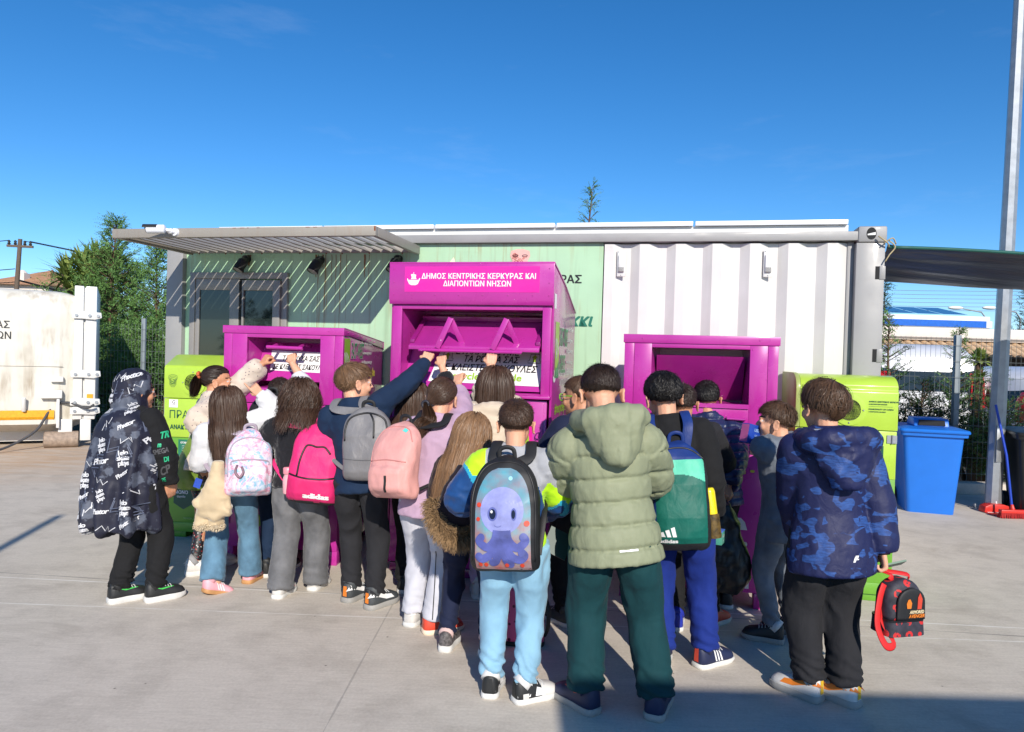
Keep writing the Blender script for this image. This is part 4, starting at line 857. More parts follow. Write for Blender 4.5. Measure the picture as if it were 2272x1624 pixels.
# broom and dustpan leaning on the post
q = G(2252, 1150); e = empty('broom', q, 0, 'red bristled broom with a blue handle beside the lamp post', 'broom')
b = MB(); b.tube([(-.02, .02, .09), (-.045, .1, .65), (-.085, .24, 1.18)], .0125, 8); b.build('handle', M['bluedark'], e, 0, 'auto')
b = MB(); b.box(-.16, .17, -.025, .03, .055, .09); b.tube([(-.02, .01, .085), (-.022, .024, .14)], [.024, .016], 10); b.build('head', M['redpl'], e, .01)
b = MB()
for i in range(46):
    for j in range(4): x = -.155 + .32 * i / 45; y = -.02 + .014 * j; b.tube([(x, y, .058), (x * 1.1 + rng.normal(0, .004), y * 1.6 + rng.normal(0, .004), .002)], .0032, 4, cap=False)
b.build('bristles', M['red_bristle'], e, clean=False)
q = G(2218, 1140); e = empty('dustpan', q, 0, 'orange red dustpan with a long pale handle at the foot of the lamp post', 'dustpan')
b = MB(); b.prism([(-.15, .004), (.16, .004), (.13, .075), (.06, .095), (-.08, .095), (-.14, .07)], .02, .13, 'y'); b.prism([(-.15, .0), (.16, .0), (.16, .012), (-.15, .012)], -.12, .02, 'y'); b.build('pan', M['redpl'], e, .01)
b = MB(); b.tube([(.02, .09, .08), (.03, .14, .5), (.06, .2, .95)], .011, 8); b.build('handle', M['alu_white'], e, 0, 'auto')
# low kerb of timber beside the blue bin
q = G(1992, 1112); b = MB(); b.box(-.35, .12, 0, .1, 0, .28, 0, Matrix.Translation(q + np.array([0, .5, 0]))); tag(b.build('plank', mat('bare_timber', lin(176, 150, 118), .8, .2, 8), None, .006), 'pale timber plank lying between the container and the blue wheeled bin', 'plank')

# ================================================================ cars and buildings beyond the fence
def car(name, loc, rz, lab, col, prof, W_, glassz, rear=True):
    e = empty(name, loc, rz, lab, 'car', 'cars parked beyond the fence'); b = MB(); n = len(prof)
    secs = [(-W_ / 2, .90), (-W_ / 2 + .09, .98), (-W_ / 4, 1.0), (W_ / 4, 1.0), (W_ / 2 - .09, .98), (W_ / 2, .90)]; vv = []
    for y, k in secs: vv += [(x, y if z < glassz else y * (1 - .22 * (z - glassz) / (prof_h(prof) - glassz)), .32 + (z - .32) * (k if z > .4 else 1)) for x, z in prof]
    b.add(vv, [(i * n + j, i * n + (j + 1) % n, (i + 1) * n + (j + 1) % n, (i + 1) * n + j) for i in range(len(secs) - 1) for j in range(n)] + [tuple(range(n))[::-1], tuple(range((len(secs) - 1) * n, len(secs) * n))])
    body = b.build('car_body', col, e, .02, True)
    return e
def prof_h(p): return max(z for _, z in p)
wp = paint('white_car_paint', (.74, .74, .75, 1), .2, .8, dirt=(.4, .38, .35, 1), da=.15)
PV = [(-2.2, .32), (-2.22, .75), (-2.15, .95), (-1.2, 1.05), (-.55, 1.55), (-.2, 1.62), (1.6, 1.62), (2.02, 1.45), (2.12, .95), (2.15, .5), (2.1, .32)]
def car_kit(loc, rz, lab):
    e = car('parked_car', loc, rz, lab, wp, PV, 1.75, 1.0)
    b = MB()
    for s_ in (-1, 1): b.add([(-.95, s_ * .865, 1.05), (-.42, s_ * .80, 1.48), (1.55, s_ * .79, 1.5), (1.75, s_ * .862, 1.05)], [(0, 1, 2, 3)])
    b.build('side_glass', M['glass'], e, clean=False)
    b = MB(); b.add([(2.0, -.68, 1.45), (2.0, .68, 1.45), (2.135, .76, 1.0), (2.135, -.76, 1.0)], [(0, 1, 2, 3)]); b.build('rear_window', M['glass'], e, clean=False)
    b = MB(); b.add([(-.5, -.66, 1.53), (-.5, .66, 1.53), (-1.2, .74, 1.07), (-1.2, -.74, 1.07)], [(0, 1, 2, 3)]); b.build('windscreen', M['glass'], e, clean=False)
    for s_ in (-1, 1):
        b = MB(); b.prism([(2.10, .8), (2.19, .8), (2.17, 1.1), (2.06, 1.25)], s_ * .66 - .1, s_ * .66 + .1, 'y'); b.build('tail_lamp', mat('red_lamp_glass', (.45, .01, .01, 1), .15, coat=.6), e, .015)
        for x in (-1.35, 1.35):
            b = MB(); b.tube([(x, s_ * .70, .31), (x, s_ * .885, .31), (x, s_ * .89, .31)], [.31, .31, .26], 26); wh = b.build('wheel', M['dark'], e, 0, 'auto')
            b = MB(); b.tube([(x, s_ * .885, .31), (x, s_ * .895, .31)], [.2, .16], 20); b.build('rim', M['galv'], wh, 0, 'auto')
        b = MB(); b.box(-.55, -.35, s_ * .9, s_ * .9 + s_ * .12, 1.02, 1.15); b.build('mirror', wp, e, .02)
    b = MB(); b.box(2.13, 2.22, -.8, .8, .42, .62); b.build('bumper', wp, e, .03)
    b = MB(); b.box(2.221, 2.226, -.25, .25, .66, .77) if False else b.box(2.155, 2.165, -.25, .25, .72, .83); b.build('number_plate', M['white_print'], e)
    return e
p = PY(2052, 800, 11.0); car_kit((p[0] + .75, 13.3, .0), R_(-104), 'white van seen from behind, its dark rear window behind the blue wheeled bin').scale = (1, 1, 1.2)
p = PY(2262, 800, 11.0); car_kit((p[0] + 1.55, 11.6, .0), R_(-165), 'white car seen from the side, cut off by the right edge behind the lamp post')
rc = paint('maroon_car_paint', (.16, .02, .04, 1), .25, .6)
# low building with a strip of roof tiles
wallm = mat('cream_wall', lin(214, 204, 194), .8, .06, 3); tile = mat('pale_roof_tile', lin(196, 164, 128), .8, .2, 6)
Y = 24.0; xa, xb = PY(1860, 760, Y)[0], PY(2600, 760, Y)[0]; zt, zm = topz(2100, 727, Y), topz(2100, 757, Y); zb = topz(2100, 787, Y)
e = empty('shop_building', ((xa + xb) / 2, Y, 0), 0, 'low cream building with a strip of pale roof tiles, beyond the parked cars', 'building'); h = (xb - xa) / 2
b = MB(); b.box(-h, h, 0, 6, zm + .02, zt); b.box(-h, h, .25, 6, zb, zm + .02); b.build('parapet', wallm, e, .02)
b = MB(); b.box(-h, h, -.03, -.001, zm + .06, zm + .12); b.build('joint', mat('grey_joint', lin(120, 112, 104), .8), e)  # thin strip, darker than the parapet wall
t = MB(); nt_ = int(2 * h / .28)
for i in range(nt_):
    x = -h + (i + .5) * .28
    t.grid(lambda a, s_: (x + .12 * math.cos(a), -.9 + 1.1 * s_ - .02 * math.sin(s_ * 12), zb - .05 + (zm - zb + .02) * s_ + .09 * math.sin(a)), np.linspace(.1, 3.04, 6), np.linspace(0, 1, 4))
t.build('tile_strip', tile, e, 0, True, clean=False)
b = MB(); b.box(-h, h, 1.2, 1.3, 0, zb - .05); b.build('shaded_openings', mat('opening_shade', lin(58, 46, 38), .6, .3, 3), e)  # dark sheet standing in for the shaded openings below the tiles
for i in range(7):
    b = MB(); x = -h + 1 + i * 2 * h / 7; b.box(x, x + .14, -.8, -.66, 0, zb - .08); b.build('porch_post', mat('brown_post', lin(80, 60, 46), .7), e)
# petrol station canopy
Y = 44.0; xa, xb = PY(1700, 720, Y)[0], PY(2197, 720, Y)[0]; z0, z1 = topz(2000, 724, Y), topz(2000, 697, Y)
e = empty('station_canopy', ((xa + xb) / 2, Y, 0), 0, 'flat white and blue canopy of a petrol station behind the low cream building', 'canopy'); h = (xb - xa) / 2
b = MB(); b.box(-h, h, 0, 9, z0, z1); b.build('roof_slab', M['alu_white'], e, .05)
b = MB(); b.box(-h - .02, h - .25, -.04, -.001, z0 + .06, z0 + .46); b.box(h - .25, h + .1, -.04, -.001, z0 + .06, z0 + .46, 1); b.build('fascia', [mat('blue_fascia', lin(20, 95, 190), .35), M['alu_white']], e)
b = MB()
for i in range(9): b.add([(h - 1.2 - i * 1.6, .3, z1 + .1), (h - 2.72 - i * 1.6, .3, z1 + .1), (h - 2.72 - i * 1.6, 3.5, z1 + .75), (h - 1.2 - i * 1.6, 3.5, z1 + .75)], [(0, 1, 2, 3)])
b.build('solar_panels', M['solar'], e)
for x in (h - 1.2, h - 9): b = MB(); b.box(x, x + .4, 2, 2.4, 0, z0); b.build('column', mat('blue_column', lin(25, 70, 150), .5), e)
# street lamps far behind
for x, lab in ((2120, 'white street lamp head above the petrol station canopy, left one'), (2196, 'white street lamp head above the petrol station canopy, beside the lamp post')):
    Y = 60.0; p = PY(x, 683, Y); e = empty('street_lamp', (p[0] + 2.6, Y, 0), 0, lab, 'street lamp', 'far street lamps')
    b = MB(); b.tube([(0, 0, 0), (0, 0, p[2] - .8), (-.4, 0, p[2] - .3), (-2.0, 0, p[2] - .05)], [.1, .08, .06, .05], 6); b.build('pole', M['galv'], e)
    b = MB(); b.ball((-2.6, 0, p[2]), (.65, .25, .16)); b.build('lamp_head', M['white_print'], e, 0, True)
# house and utility pole at the left
Y = 46.0; xa, xb = PY(-60, 620, Y)[0], PY(112, 620, Y)[0]; zb, zt = topz(60, 628, Y), topz(40, 600, Y); h = (xb - xa) / 2
e = empty('house', ((xa + xb) / 2, Y, 0), 0, 'house with a weathered terracotta tile roof beyond the compactor', 'house')
b = MB(); b.box(-h + .4, h - .4, .4, 7.5, 0, zb); b.build('wall', wallm, e)
tt = NT('terracotta_tiles'); wv = tt.n('ShaderNodeTexWave', Scale=1.6, Distortion=.4); tt.l(tt.co, wv.inputs['Vector']); cc_ = tt.mix(.5, tt.ramp(tt.noise(3, 5), [(.3, lin(150, 100, 72)), (.7, lin(205, 160, 120))]), tt.ramp(wv.outputs['Fac'], [(.2, lin(120, 84, 62)), (.7, lin(206, 158, 118))])); tt.set(Base__Color=cc_, Roughness=.9)
b = MB(); zr = zt + .5; b.add([(-h, 0, zb - .1), (h, 0, zb - .1), (h - 2.6, 4, zr), (-h + 2.6, 4, zr), (-h, 8, zb - .1), (h, 8, zb - .1)], [(0, 1, 2, 3), (1, 5, 2), (5, 4, 3, 2), (4, 0, 3)]); b.build('roof', tt.m, e)
b = MB(); b.box(h - 3.0, h - 2.4, 1.0, 1.6, zb - .1, zb + .75); b.tube([(h - 2.7, 1.3, zb + .75), (h - 2.7, 1.3, zb + .95)], [.3, .12], 8); b.build('chimney', wallm, e)
Y = 38.0; p = PY(38, 600, Y); zt = topz(42, 530, Y)
e = empty('utility_pole', (p[0], Y, 0), R_(12), 'wooden utility pole with wires above the compactor', 'utility pole')
b = MB(); b.tube([(-.22, 0, 0), (.12, 0, zt)], [.15, .10], 10); b.build('pole', M['wood_pole'], e, 0, 'auto')
b = MB(); b.box(-.5, .75, -.08, .04, zt - .45, zt - .33); b.build('cross_arm', M['wood_pole'], e)
for x in (-.4, -.1, .35, .62): b = MB(); b.lathe([(.04, 0), (.09, .05), (.05, .12), (.08, .18), (.03, .25)], 10, 0, Matrix.Translation((x, -.02, zt - .33))); b.build('insulator', M['dark'], e, 0, True)
b = MB()
def sag(a, c, k, n=14): return [Vector(a).lerp(Vector(c), i / n) - Vector((0, 0, k * 4 * (i / n) * (1 - i / n))) for i in range(n + 1)]
for x0_, z0_, x1_, y1_, z1_, k, r_ in ((.6, zt - .1, 40, 30, zt + 1.0, 1.6, .022), (.35, zt - .1, 40, 31, zt + .6, 1.5, .018), (.1, zt - 2.2, 18, 12, zt - 4.2, .7, .05), (-.4, zt - .1, -30, 6, zt - 1, .8, .022), (-.1, zt - 1.6, -30, 4, zt - 2.4, .8, .022), (-.1, zt - 2.3, -30, 4, zt - 3.0, .7, .022), (-.1, zt - 3.0, -30, -4, zt - 4.2, .7, .03), (.1, zt - 2.9, 14, 10, zt - 5.2, .4, .035)):
    b.tube(sag((x0_, 0, z0_), (x1_, y1_, z1_), k), r_, 4, cap=False)
b.build('wires', M['dark'], e, clean=False)
e = empty('power_lines', (20, 70, 0), 0, 'thin power lines high above the petrol station canopy', 'power lines')
b = MB()
for i in range(6): zz = topz(2080, 632 + i * 9, 70); b.tube(sag((-30, 0, zz + .8), (60, 4, zz + 1.5), 1.6), .022, 4, cap=False)
b.build('wires', M['galv'], e, clean=False)

# ================================================================ what stands behind the photographer and casts the shade
e = empty('steel_shelter', (5.2, -4.1, 0), 0, 'open steel shelter behind the photographer, casting the shade in the foreground', 'shelter')
b = MB(); b.box(-3.74, 4.5, -1.8, 1.93, 3.0, 3.12); b.build('roof', M['galv'], e)
for x in (-2.6, 4.2):
    for y in (-1.7, 1.0): b = MB(); b.box(x - .05, x + .05, y - .05, y + .05, 0, 3.0); b.build('post', M['galv'], e)
e = empty('signal_post', (-2.38, -1.15, 0), 0, 'slim steel post behind the photographer, casting the thin shadow at the left', 'post')
b = MB(); b.tube([(0, 0, 0), (0, 0, 4.25)], .04, 10); b.build('pole', M['galv'], e, 0, 'auto'); b = MB(); b.box(-.1, .1, -.1, .1, 0, .012); b.build('base_plate', M['galv'], e)

# far-off wood behind everything
r = np.random.RandomState(77); v = []; f = []
for i in range(2600):
    x = r.uniform(-110, 120); hgt = 2.6 + 1.6 * math.sin(x * .21) + 1.1 * math.sin(x * .067 + 2); p = Vector((x, 95 + r.uniform(-4, 4), max(.2, hgt * r.rand() ** .7)))
    spray(v, f, p, Vector((r.normal(), r.normal() * .6, r.rand())), 1.7, .9, r, 5)
b = MB(); b.v = v; b.f = f; b.mi = [0] * len(f); v2 = []; f2 = []
for i in range(1500):
    x = r.uniform(-45, 30); hgt = 5.5 + 2.2 * math.sin(x * .33) + 1.4 * math.sin(x * .9 + 1); spray(v2, f2, Vector((x, -34 + r.uniform(-2, 2), max(.2, hgt * r.rand() ** .7))), Vector((r.normal(), r.normal() * .6, r.rand())), 1.1, .6, r, 5)
b2 = MB(); b2.v = v2; b2.f = f2; b2.mi = [0] * len(f2); tag(b2.build('wood', M['darkleaf'], None, clean=False), 'line of trees far behind the photographer', None, None, 'stuff')
b = MB(); b.v = v; b.f = f; b.mi = [0] * len(f); tag(b.build('wood', M['darkleaf'], None, clean=False), 'far-off dark line of trees beyond the car park', None, None, 'stuff')
# ================================================================ people: body, hair, clothes
Z = Vector((0, 0, 1))
_h = np.random.RandomState(3).permutation(256); _h = np.concatenate([_h, _h, _h])
def vnoise(P):
    i = np.floor(P).astype(int); f = P - i; f = f * f * (3 - 2 * f); i &= 255
    def hh(a, b, c): return _h[(_h[(_h[(i[:, 0] + a) & 255] + i[:, 1] + b) & 255] + i[:, 2] + c) & 255] / 127.5 - 1
    x0 = [[hh(0, b, c) * (1 - f[:, 0]) + hh(1, b, c) * f[:, 0] for c in (0, 1)] for b in (0, 1)]
    y = [x0[0][c] * (1 - f[:, 1]) + x0[1][c] * f[:, 1] for c in (0, 1)]
    return y[0] * (1 - f[:, 2]) + y[1] * f[:, 2]
def remesh(mb, voxel, it=4, fac=.5):
    """merge overlapping closed shapes into one continuous skin"""
    me = bpy.data.meshes.new('tmp'); me.from_pydata(mb.v, [], mb.f); bm = bmesh.new(); bm.from_mesh(me); bmesh.ops.recalc_face_normals(bm, faces=bm.faces); bm.to_mesh(me); bm.free()
    o = bpy.data.objects.new('tmp', me); C.objects.link(o)
    m = o.modifiers.new('r', 'REMESH'); m.mode = 'VOXEL'; m.voxel_size = voxel
    if it: m = o.modifiers.new('s', 'SMOOTH'); m.factor = fac; m.iterations = it
    dg = bpy.context.evaluated_depsgraph_get(); r = bpy.data.meshes.new_from_object(o.evaluated_get(dg)); bpy.data.objects.remove(o); bpy.data.meshes.remove(me)
    return r
def arr(me):
    n = len(me.vertices); v = np.empty(n * 3, np.float32); me.vertices.foreach_get('co', v); nn = np.empty(n * 3, np.float32); me.vertex_normals.foreach_get('vector', nn); return v.reshape(-1, 3).astype(float), nn.reshape(-1, 3).astype(float)
def setco(me, v): me.vertices.foreach_set('co', v.astype(np.float32).ravel()); me.update()
def fcent(me):
    n = len(me.polygons); c = np.empty(n * 3, np.float32); me.polygons.foreach_get('center', c); return c.reshape(-1, 3).astype(float)
def link(name, me, mats, parent, origin, idx=None):
    v, _ = arr(me); setco(me, v - np.array(origin)); me.name = name; me.materials.clear()
    for m in (mats if isinstance(mats, (list, tuple)) else [mats]): me.materials.append(m)
    if idx is not None: me.polygons.foreach_set('material_index', idx.astype(np.int32))
    else: me.polygons.foreach_set('material_index', np.zeros(len(me.polygons), np.int32))
    me.polygons.foreach_set('use_smooth', [True] * len(me.polygons))
    o = bpy.data.objects.new(name, me); C.objects.link(o)
    if parent is not None: o.parent = parent
    else: o.location = origin
    return o
def ik(a, t, l1, l2, pole):
    d = t - a; L = d.length; mx = (l1 + l2) * .995
    if L > mx: k = min(L / mx, 1.14); l1 *= k; l2 *= k; 
    L2 = min(L, (l1 + l2) * .995); d = d.normalized(); t = a + d * L2
    x = (l1 * l1 - l2 * l2 + L2 * L2) / (2 * L2); y = math.sqrt(max(0, l1 * l1 - x * x)); p = (pole - d * pole.dot(d)).normalized()
    return a + d * x + p * y, t
def cat(p, n=5): return smooth_path(p, n)
def interp(xs, ys, x): return float(np.interp(x, xs, ys))
def skin_mat(name, col):
    t = NT(name); c = t.ramp(t.noise(14, 4), [(.3, scl(col, .92)), (.7, scl(col, 1.06))]); t.set(Base__Color=c, Roughness=.52, Specular__IOR__Level=.4, Subsurface__Weight=.12, Subsurface__Scale=.01); t.b.inputs['Subsurface Radius'].default_value = (1, .35, .2); t.bump(t.noise(120, 2), .08, .001); return t.m
SKIN = skin_mat('skin', lin(214, 160, 130)); SKIN2 = skin_mat('tanned_skin', lin(200, 143, 110))
LIPS = mat('lips', lin(180, 105, 95), .45); EYEW = mat('eye_white', (.42, .38, .36, 1), .35); EYED = mat('eye_iris', (.02, .012, .008, 1), .1)
def hair_mat(name, col, rough=.48):
    t = NT(name); t.set(Roughness=rough, Specular__IOR__Level=.36); at = t.t.nodes.new('ShaderNodeAttribute'); at.attribute_name = 'strand'
    c = t.ramp(at.outputs['Fac'], [(0, scl(col, .6)), (.55, col), (1, scl(col, 1.6))]); t.set(Base__Color=c); return t.m
HAIR = {'black': hair_mat('black_hair', (.010, .008, .007, 1)), 'dark': hair_mat('dark_brown_hair', (.027, .0145, .0095, 1)), 'brown': hair_mat('brown_hair', (.056, .029, .017, 1)), 'mid': hair_mat('mid_brown_hair', (.085, .046, .026, 1)), 'light': hair_mat('light_brown_hair', (.17, .095, .05, 1)), 'honey': hair_mat('honey_brown_hair', (.20, .11, .055, 1))}
CAPM = {k: mat('scalp_' + k, scl((.010, .008, .007, 1) if k == 'black' else {'dark': (.02, .011, .007), 'brown': (.036, .018, .01), 'mid': (.05, .027, .015), 'light': (.12, .066, .035), 'honey': (.14, .077, .038)}[k], .8), .7) for k in HAIR}

class Person: pass
def solve(sp):
    """find stature and sideways lean so that the head sits where the photograph has it"""
    h, side = sp.get('h', 1.38), 0.0
    for _ in range(40):
        K = skeleton(sp, h, side); p = K.Hc + K.hu * (.098 * K.hs); x, y = pj(p)
        h *= 1 + (y - sp['top'][1]) * .0005 if 'h' not in sp else 1; side += (sp['top'][0] - x) * .0012; side = max(-.5, min(.5, side)); h = max(1.1, min(1.62, h))
    return skeleton(sp, h, side)
def pj(P):
    d = np.array(P) - _C; z = d @ _F; return 1136 + 1580 * (d @ _R) / z, 812 - 1580 * (d @ _U) / z
def skeleton(sp, h, side):
    K = Person(); K.h = h; K.sp = sp; fa = R_(sp.get('face', 0)); K.f = Vector((-math.sin(fa), math.cos(fa), 0)); K.r = Vector((math.cos(fa), math.sin(fa), 0))
    fy = sp.get('toes', (sp.get('face', 0), sp.get('face', 0))); K.ank = []; K.toe = []; K.heel = []
    for i, (px, py) in enumerate(sp['feet']):
        g = Vector(G(px, py)); d = Vector((-math.sin(R_(fy[i])), math.cos(R_(fy[i])), 0)); lift = sp.get('lift', (0, 0))[i]
        K.toe.append(d); K.heel.append(g + Z * lift); K.ank.append(g + d * .042 * h + Z * (.058 * h + lift))
    K.base = (K.ank[0] + K.ank[1]) / 2; K.base.z = 0
    hip = .515 * h - sp.get('drop', .0) * h
    K.P = K.base + K.f * sp.get('pf', 0) * h + K.r * (side * .12 * h + sp.get('pr', 0) * h) + Z * hip
    K.hips = [K.P - K.r * .056 * h - Z * .01 * h, K.P + K.r * .056 * h - Z * .01 * h]
    K.knee = []; 
    for i in (0, 1):
        kn, an = ik(K.hips[i], K.ank[i], .232 * h, .228 * h, K.f + K.r * (.12 if i else -.12)); K.knee.append(kn)
    lean = R_(sp.get('lean', 4)); s = (Z * math.cos(lean) + K.f * math.sin(lean) + K.r * side * .9).normalized(); K.s = s
    tw = R_(sp.get('twist', 0)); rc = K.r * math.cos(tw) + K.f * math.sin(tw); K.rc = (rc - s * rc.dot(s)).normalized(); K.fc = s.cross(K.rc).normalized()
    K.N = K.P + s * .305 * h
    K.hs = h * .156 / .21
    hy, hp, hr = [R_(a) for a in sp.get('head', (0, 0, 0))]     # turn left +, nod down +, tilt
    hf = K.f * math.cos(hy) - K.r * math.sin(hy); hrr = K.r * math.cos(hy) + K.f * math.sin(hy)
    up = (Z * .6 + s * .4).normalized(); up = (up - hf * up.dot(hf)).normalized() if True else up
    hrr = hf.cross(up).normalized()
    hf2 = hf * math.cos(hp) - up * math.sin(hp); up2 = up * math.cos(hp) + hf * math.sin(hp)
    K.hu = (up2 * math.cos(hr) + hrr * math.sin(hr)); K.hr = (hrr * math.cos(hr) - up2 * math.sin(hr)); K.hf = hf2
    nk = (s * .7 + K.hu * .3 + K.f * .10).normalized(); K.Hc = K.N + nk * .098 * h + K.hf * .010 * h
    K.sh = []; K.elb = []; K.wr = []; K.hd = []; K.hn = []; K.hpose = []
    for i, sg in ((0, -1), (1, 1)):
        tgt = sp.get('hands', (None, None))[i]; S = K.N - s * (.034 + sp.get('shd', 0)) * h + K.rc * sg * .102 * h
        if tgt is None or tgt == 'down': W_ = S + K.rc * sg * .035 * h - Z * .285 * h + K.f * .03 * h; pole = -K.f + K.rc * sg * .5; pose = 'relaxed'
        elif tgt == 'front': W_ = K.N + K.f * .17 * h - s * .16 * h + K.rc * sg * .045 * h; pole = K.rc * sg - Z * .9 - K.f * .2; pose = 'fist'
        elif tgt == 'chest': W_ = K.N + K.f * .19 * h - s * .08 * h + K.rc * sg * .03 * h; pole = K.rc * sg * 1.3 - Z * .6; pose = 'fist'
        else:
            W_ = Vector(tgt[0]); pole = K.rc * sg * .9 - Z * .8 - K.f * .2 if len(tgt) < 3 else K.rc * tgt[2][0] + K.f * tgt[2][1] + Z * tgt[2][2]; pose = tgt[1]
            if W_.z > S.z: S = S + Z * .028 * h - K.rc * sg * .008 * h + K.f * .02 * h
            W_ = W_ - (W_ - S).normalized() * .06 * h
        el, wr = ik(S, W_, .160 * h, .140 * h, pole); K.sh.append(S); K.elb.append(el); K.wr.append(wr); K.hpose.append(pose)
        d = (wr - el).normalized(); n = K.f if pose in ('grip', 'point') else (-K.rc * sg * .9 + K.f * .3) if pose in ('relaxed', 'carry') else (K.f * .2 - Z * .8 - K.rc * sg * .5)
        if pose == 'grip': d = (d * .55 + Z * .6 + K.f * .25).normalized()
        n = (n - d * n.dot(d)).normalized(); K.hd.append(d); K.hn.append(n)
    return K
def hand(mb, K, i):
    k = K.h / 1.42; w = K.wr[i]; d = K.hd[i]; n = K.hn[i]; sg = -1 if i == 0 else 1; ts = d.cross(n) * 1.0
    # thumb side: towards the body's middle when the palm faces forward
    if ts.dot(K.rc) * sg > 0 and K.hpose[i] in ('grip', 'point'): ts = -ts
    if K.hpose[i] in ('relaxed', 'carry') and ts.dot(K.f) < 0: ts = -ts
    pose = K.hpose[i]; L = .068 * k
    for j, o in enumerate((-.026, -.009, .009, .026)): mb.tube([w + ts * o * .55 * k, w + d * L * .5 + ts * o * .9 * k, w + d * L + ts * o * k], [.0125 * k, .0125 * k, .0105 * k], 8)
    cu = {'grip': (62, 88, 60), 'fist': (70, 92, 60), 'carry': (65, 85, 50), 'relaxed': (22, 34, 22), 'point': (70, 92, 60), 'open': (8, 10, 8)}[pose]
    for j, (o, ls) in enumerate(((.027, .95), (.009, 1.06), (-.009, 1.0), (-.027, .8))):
        c = cu if not (pose == 'point' and j == 0) else (4, 6, 4); p = w + d * L + ts * o * k; a = R_(c[0] * (1 + .06 * j) - 4 * j); pts = [p - d * .006 * k, p]; rr = [.0098 * k, .0098 * k]
        for q, l in enumerate((.034, .022, .018)):
            v = d * math.cos(a) + n * math.sin(a); p = p + v * l * ls * k; pts.append(p); rr.append((.0088, .0078, .0062)[q] * k); a += R_(c[min(q + 1, 2)])
        mb.tube(pts, rr, 8)
    b = w + d * .016 * k + ts * .020 * k
    if pose in ('grip', 'fist', 'carry', 'point'): tp = [b, b + (d * .6 + ts * .75 + n * .25).normalized() * .030 * k, b + (d * .6 + ts * .75 + n * .25).normalized() * .030 * k + (d * .55 + n * .8 + ts * .05).normalized() * .028 * k, b + d * .06 * k + n * .052 * k + ts * .008 * k]
    else: tp = [b, b + (d * .7 + ts * .6 + n * .2).normalized() * .03 * k, b + (d * .8 + ts * .42 + n * .3).normalized() * .056 * k, b + (d * .85 + ts * .36 + n * .35).normalized() * .076 * k]
    mb.tube(tp, [.0125 * k, .0115 * k, .0095 * k, .007 * k], 8)
def Hf(K):
    c, r, f, u, s = K.Hc, K.hr, K.hf, K.hu, K.hs
    return lambda x, y, z: c + (r * x + f * y + u * z) * s
def head_mat(K): m = Matrix((K.hr, K.hf, K.hu)).transposed().to_4x4() @ Matrix.Scale(K.hs, 4); m.translation = K.Hc; return m
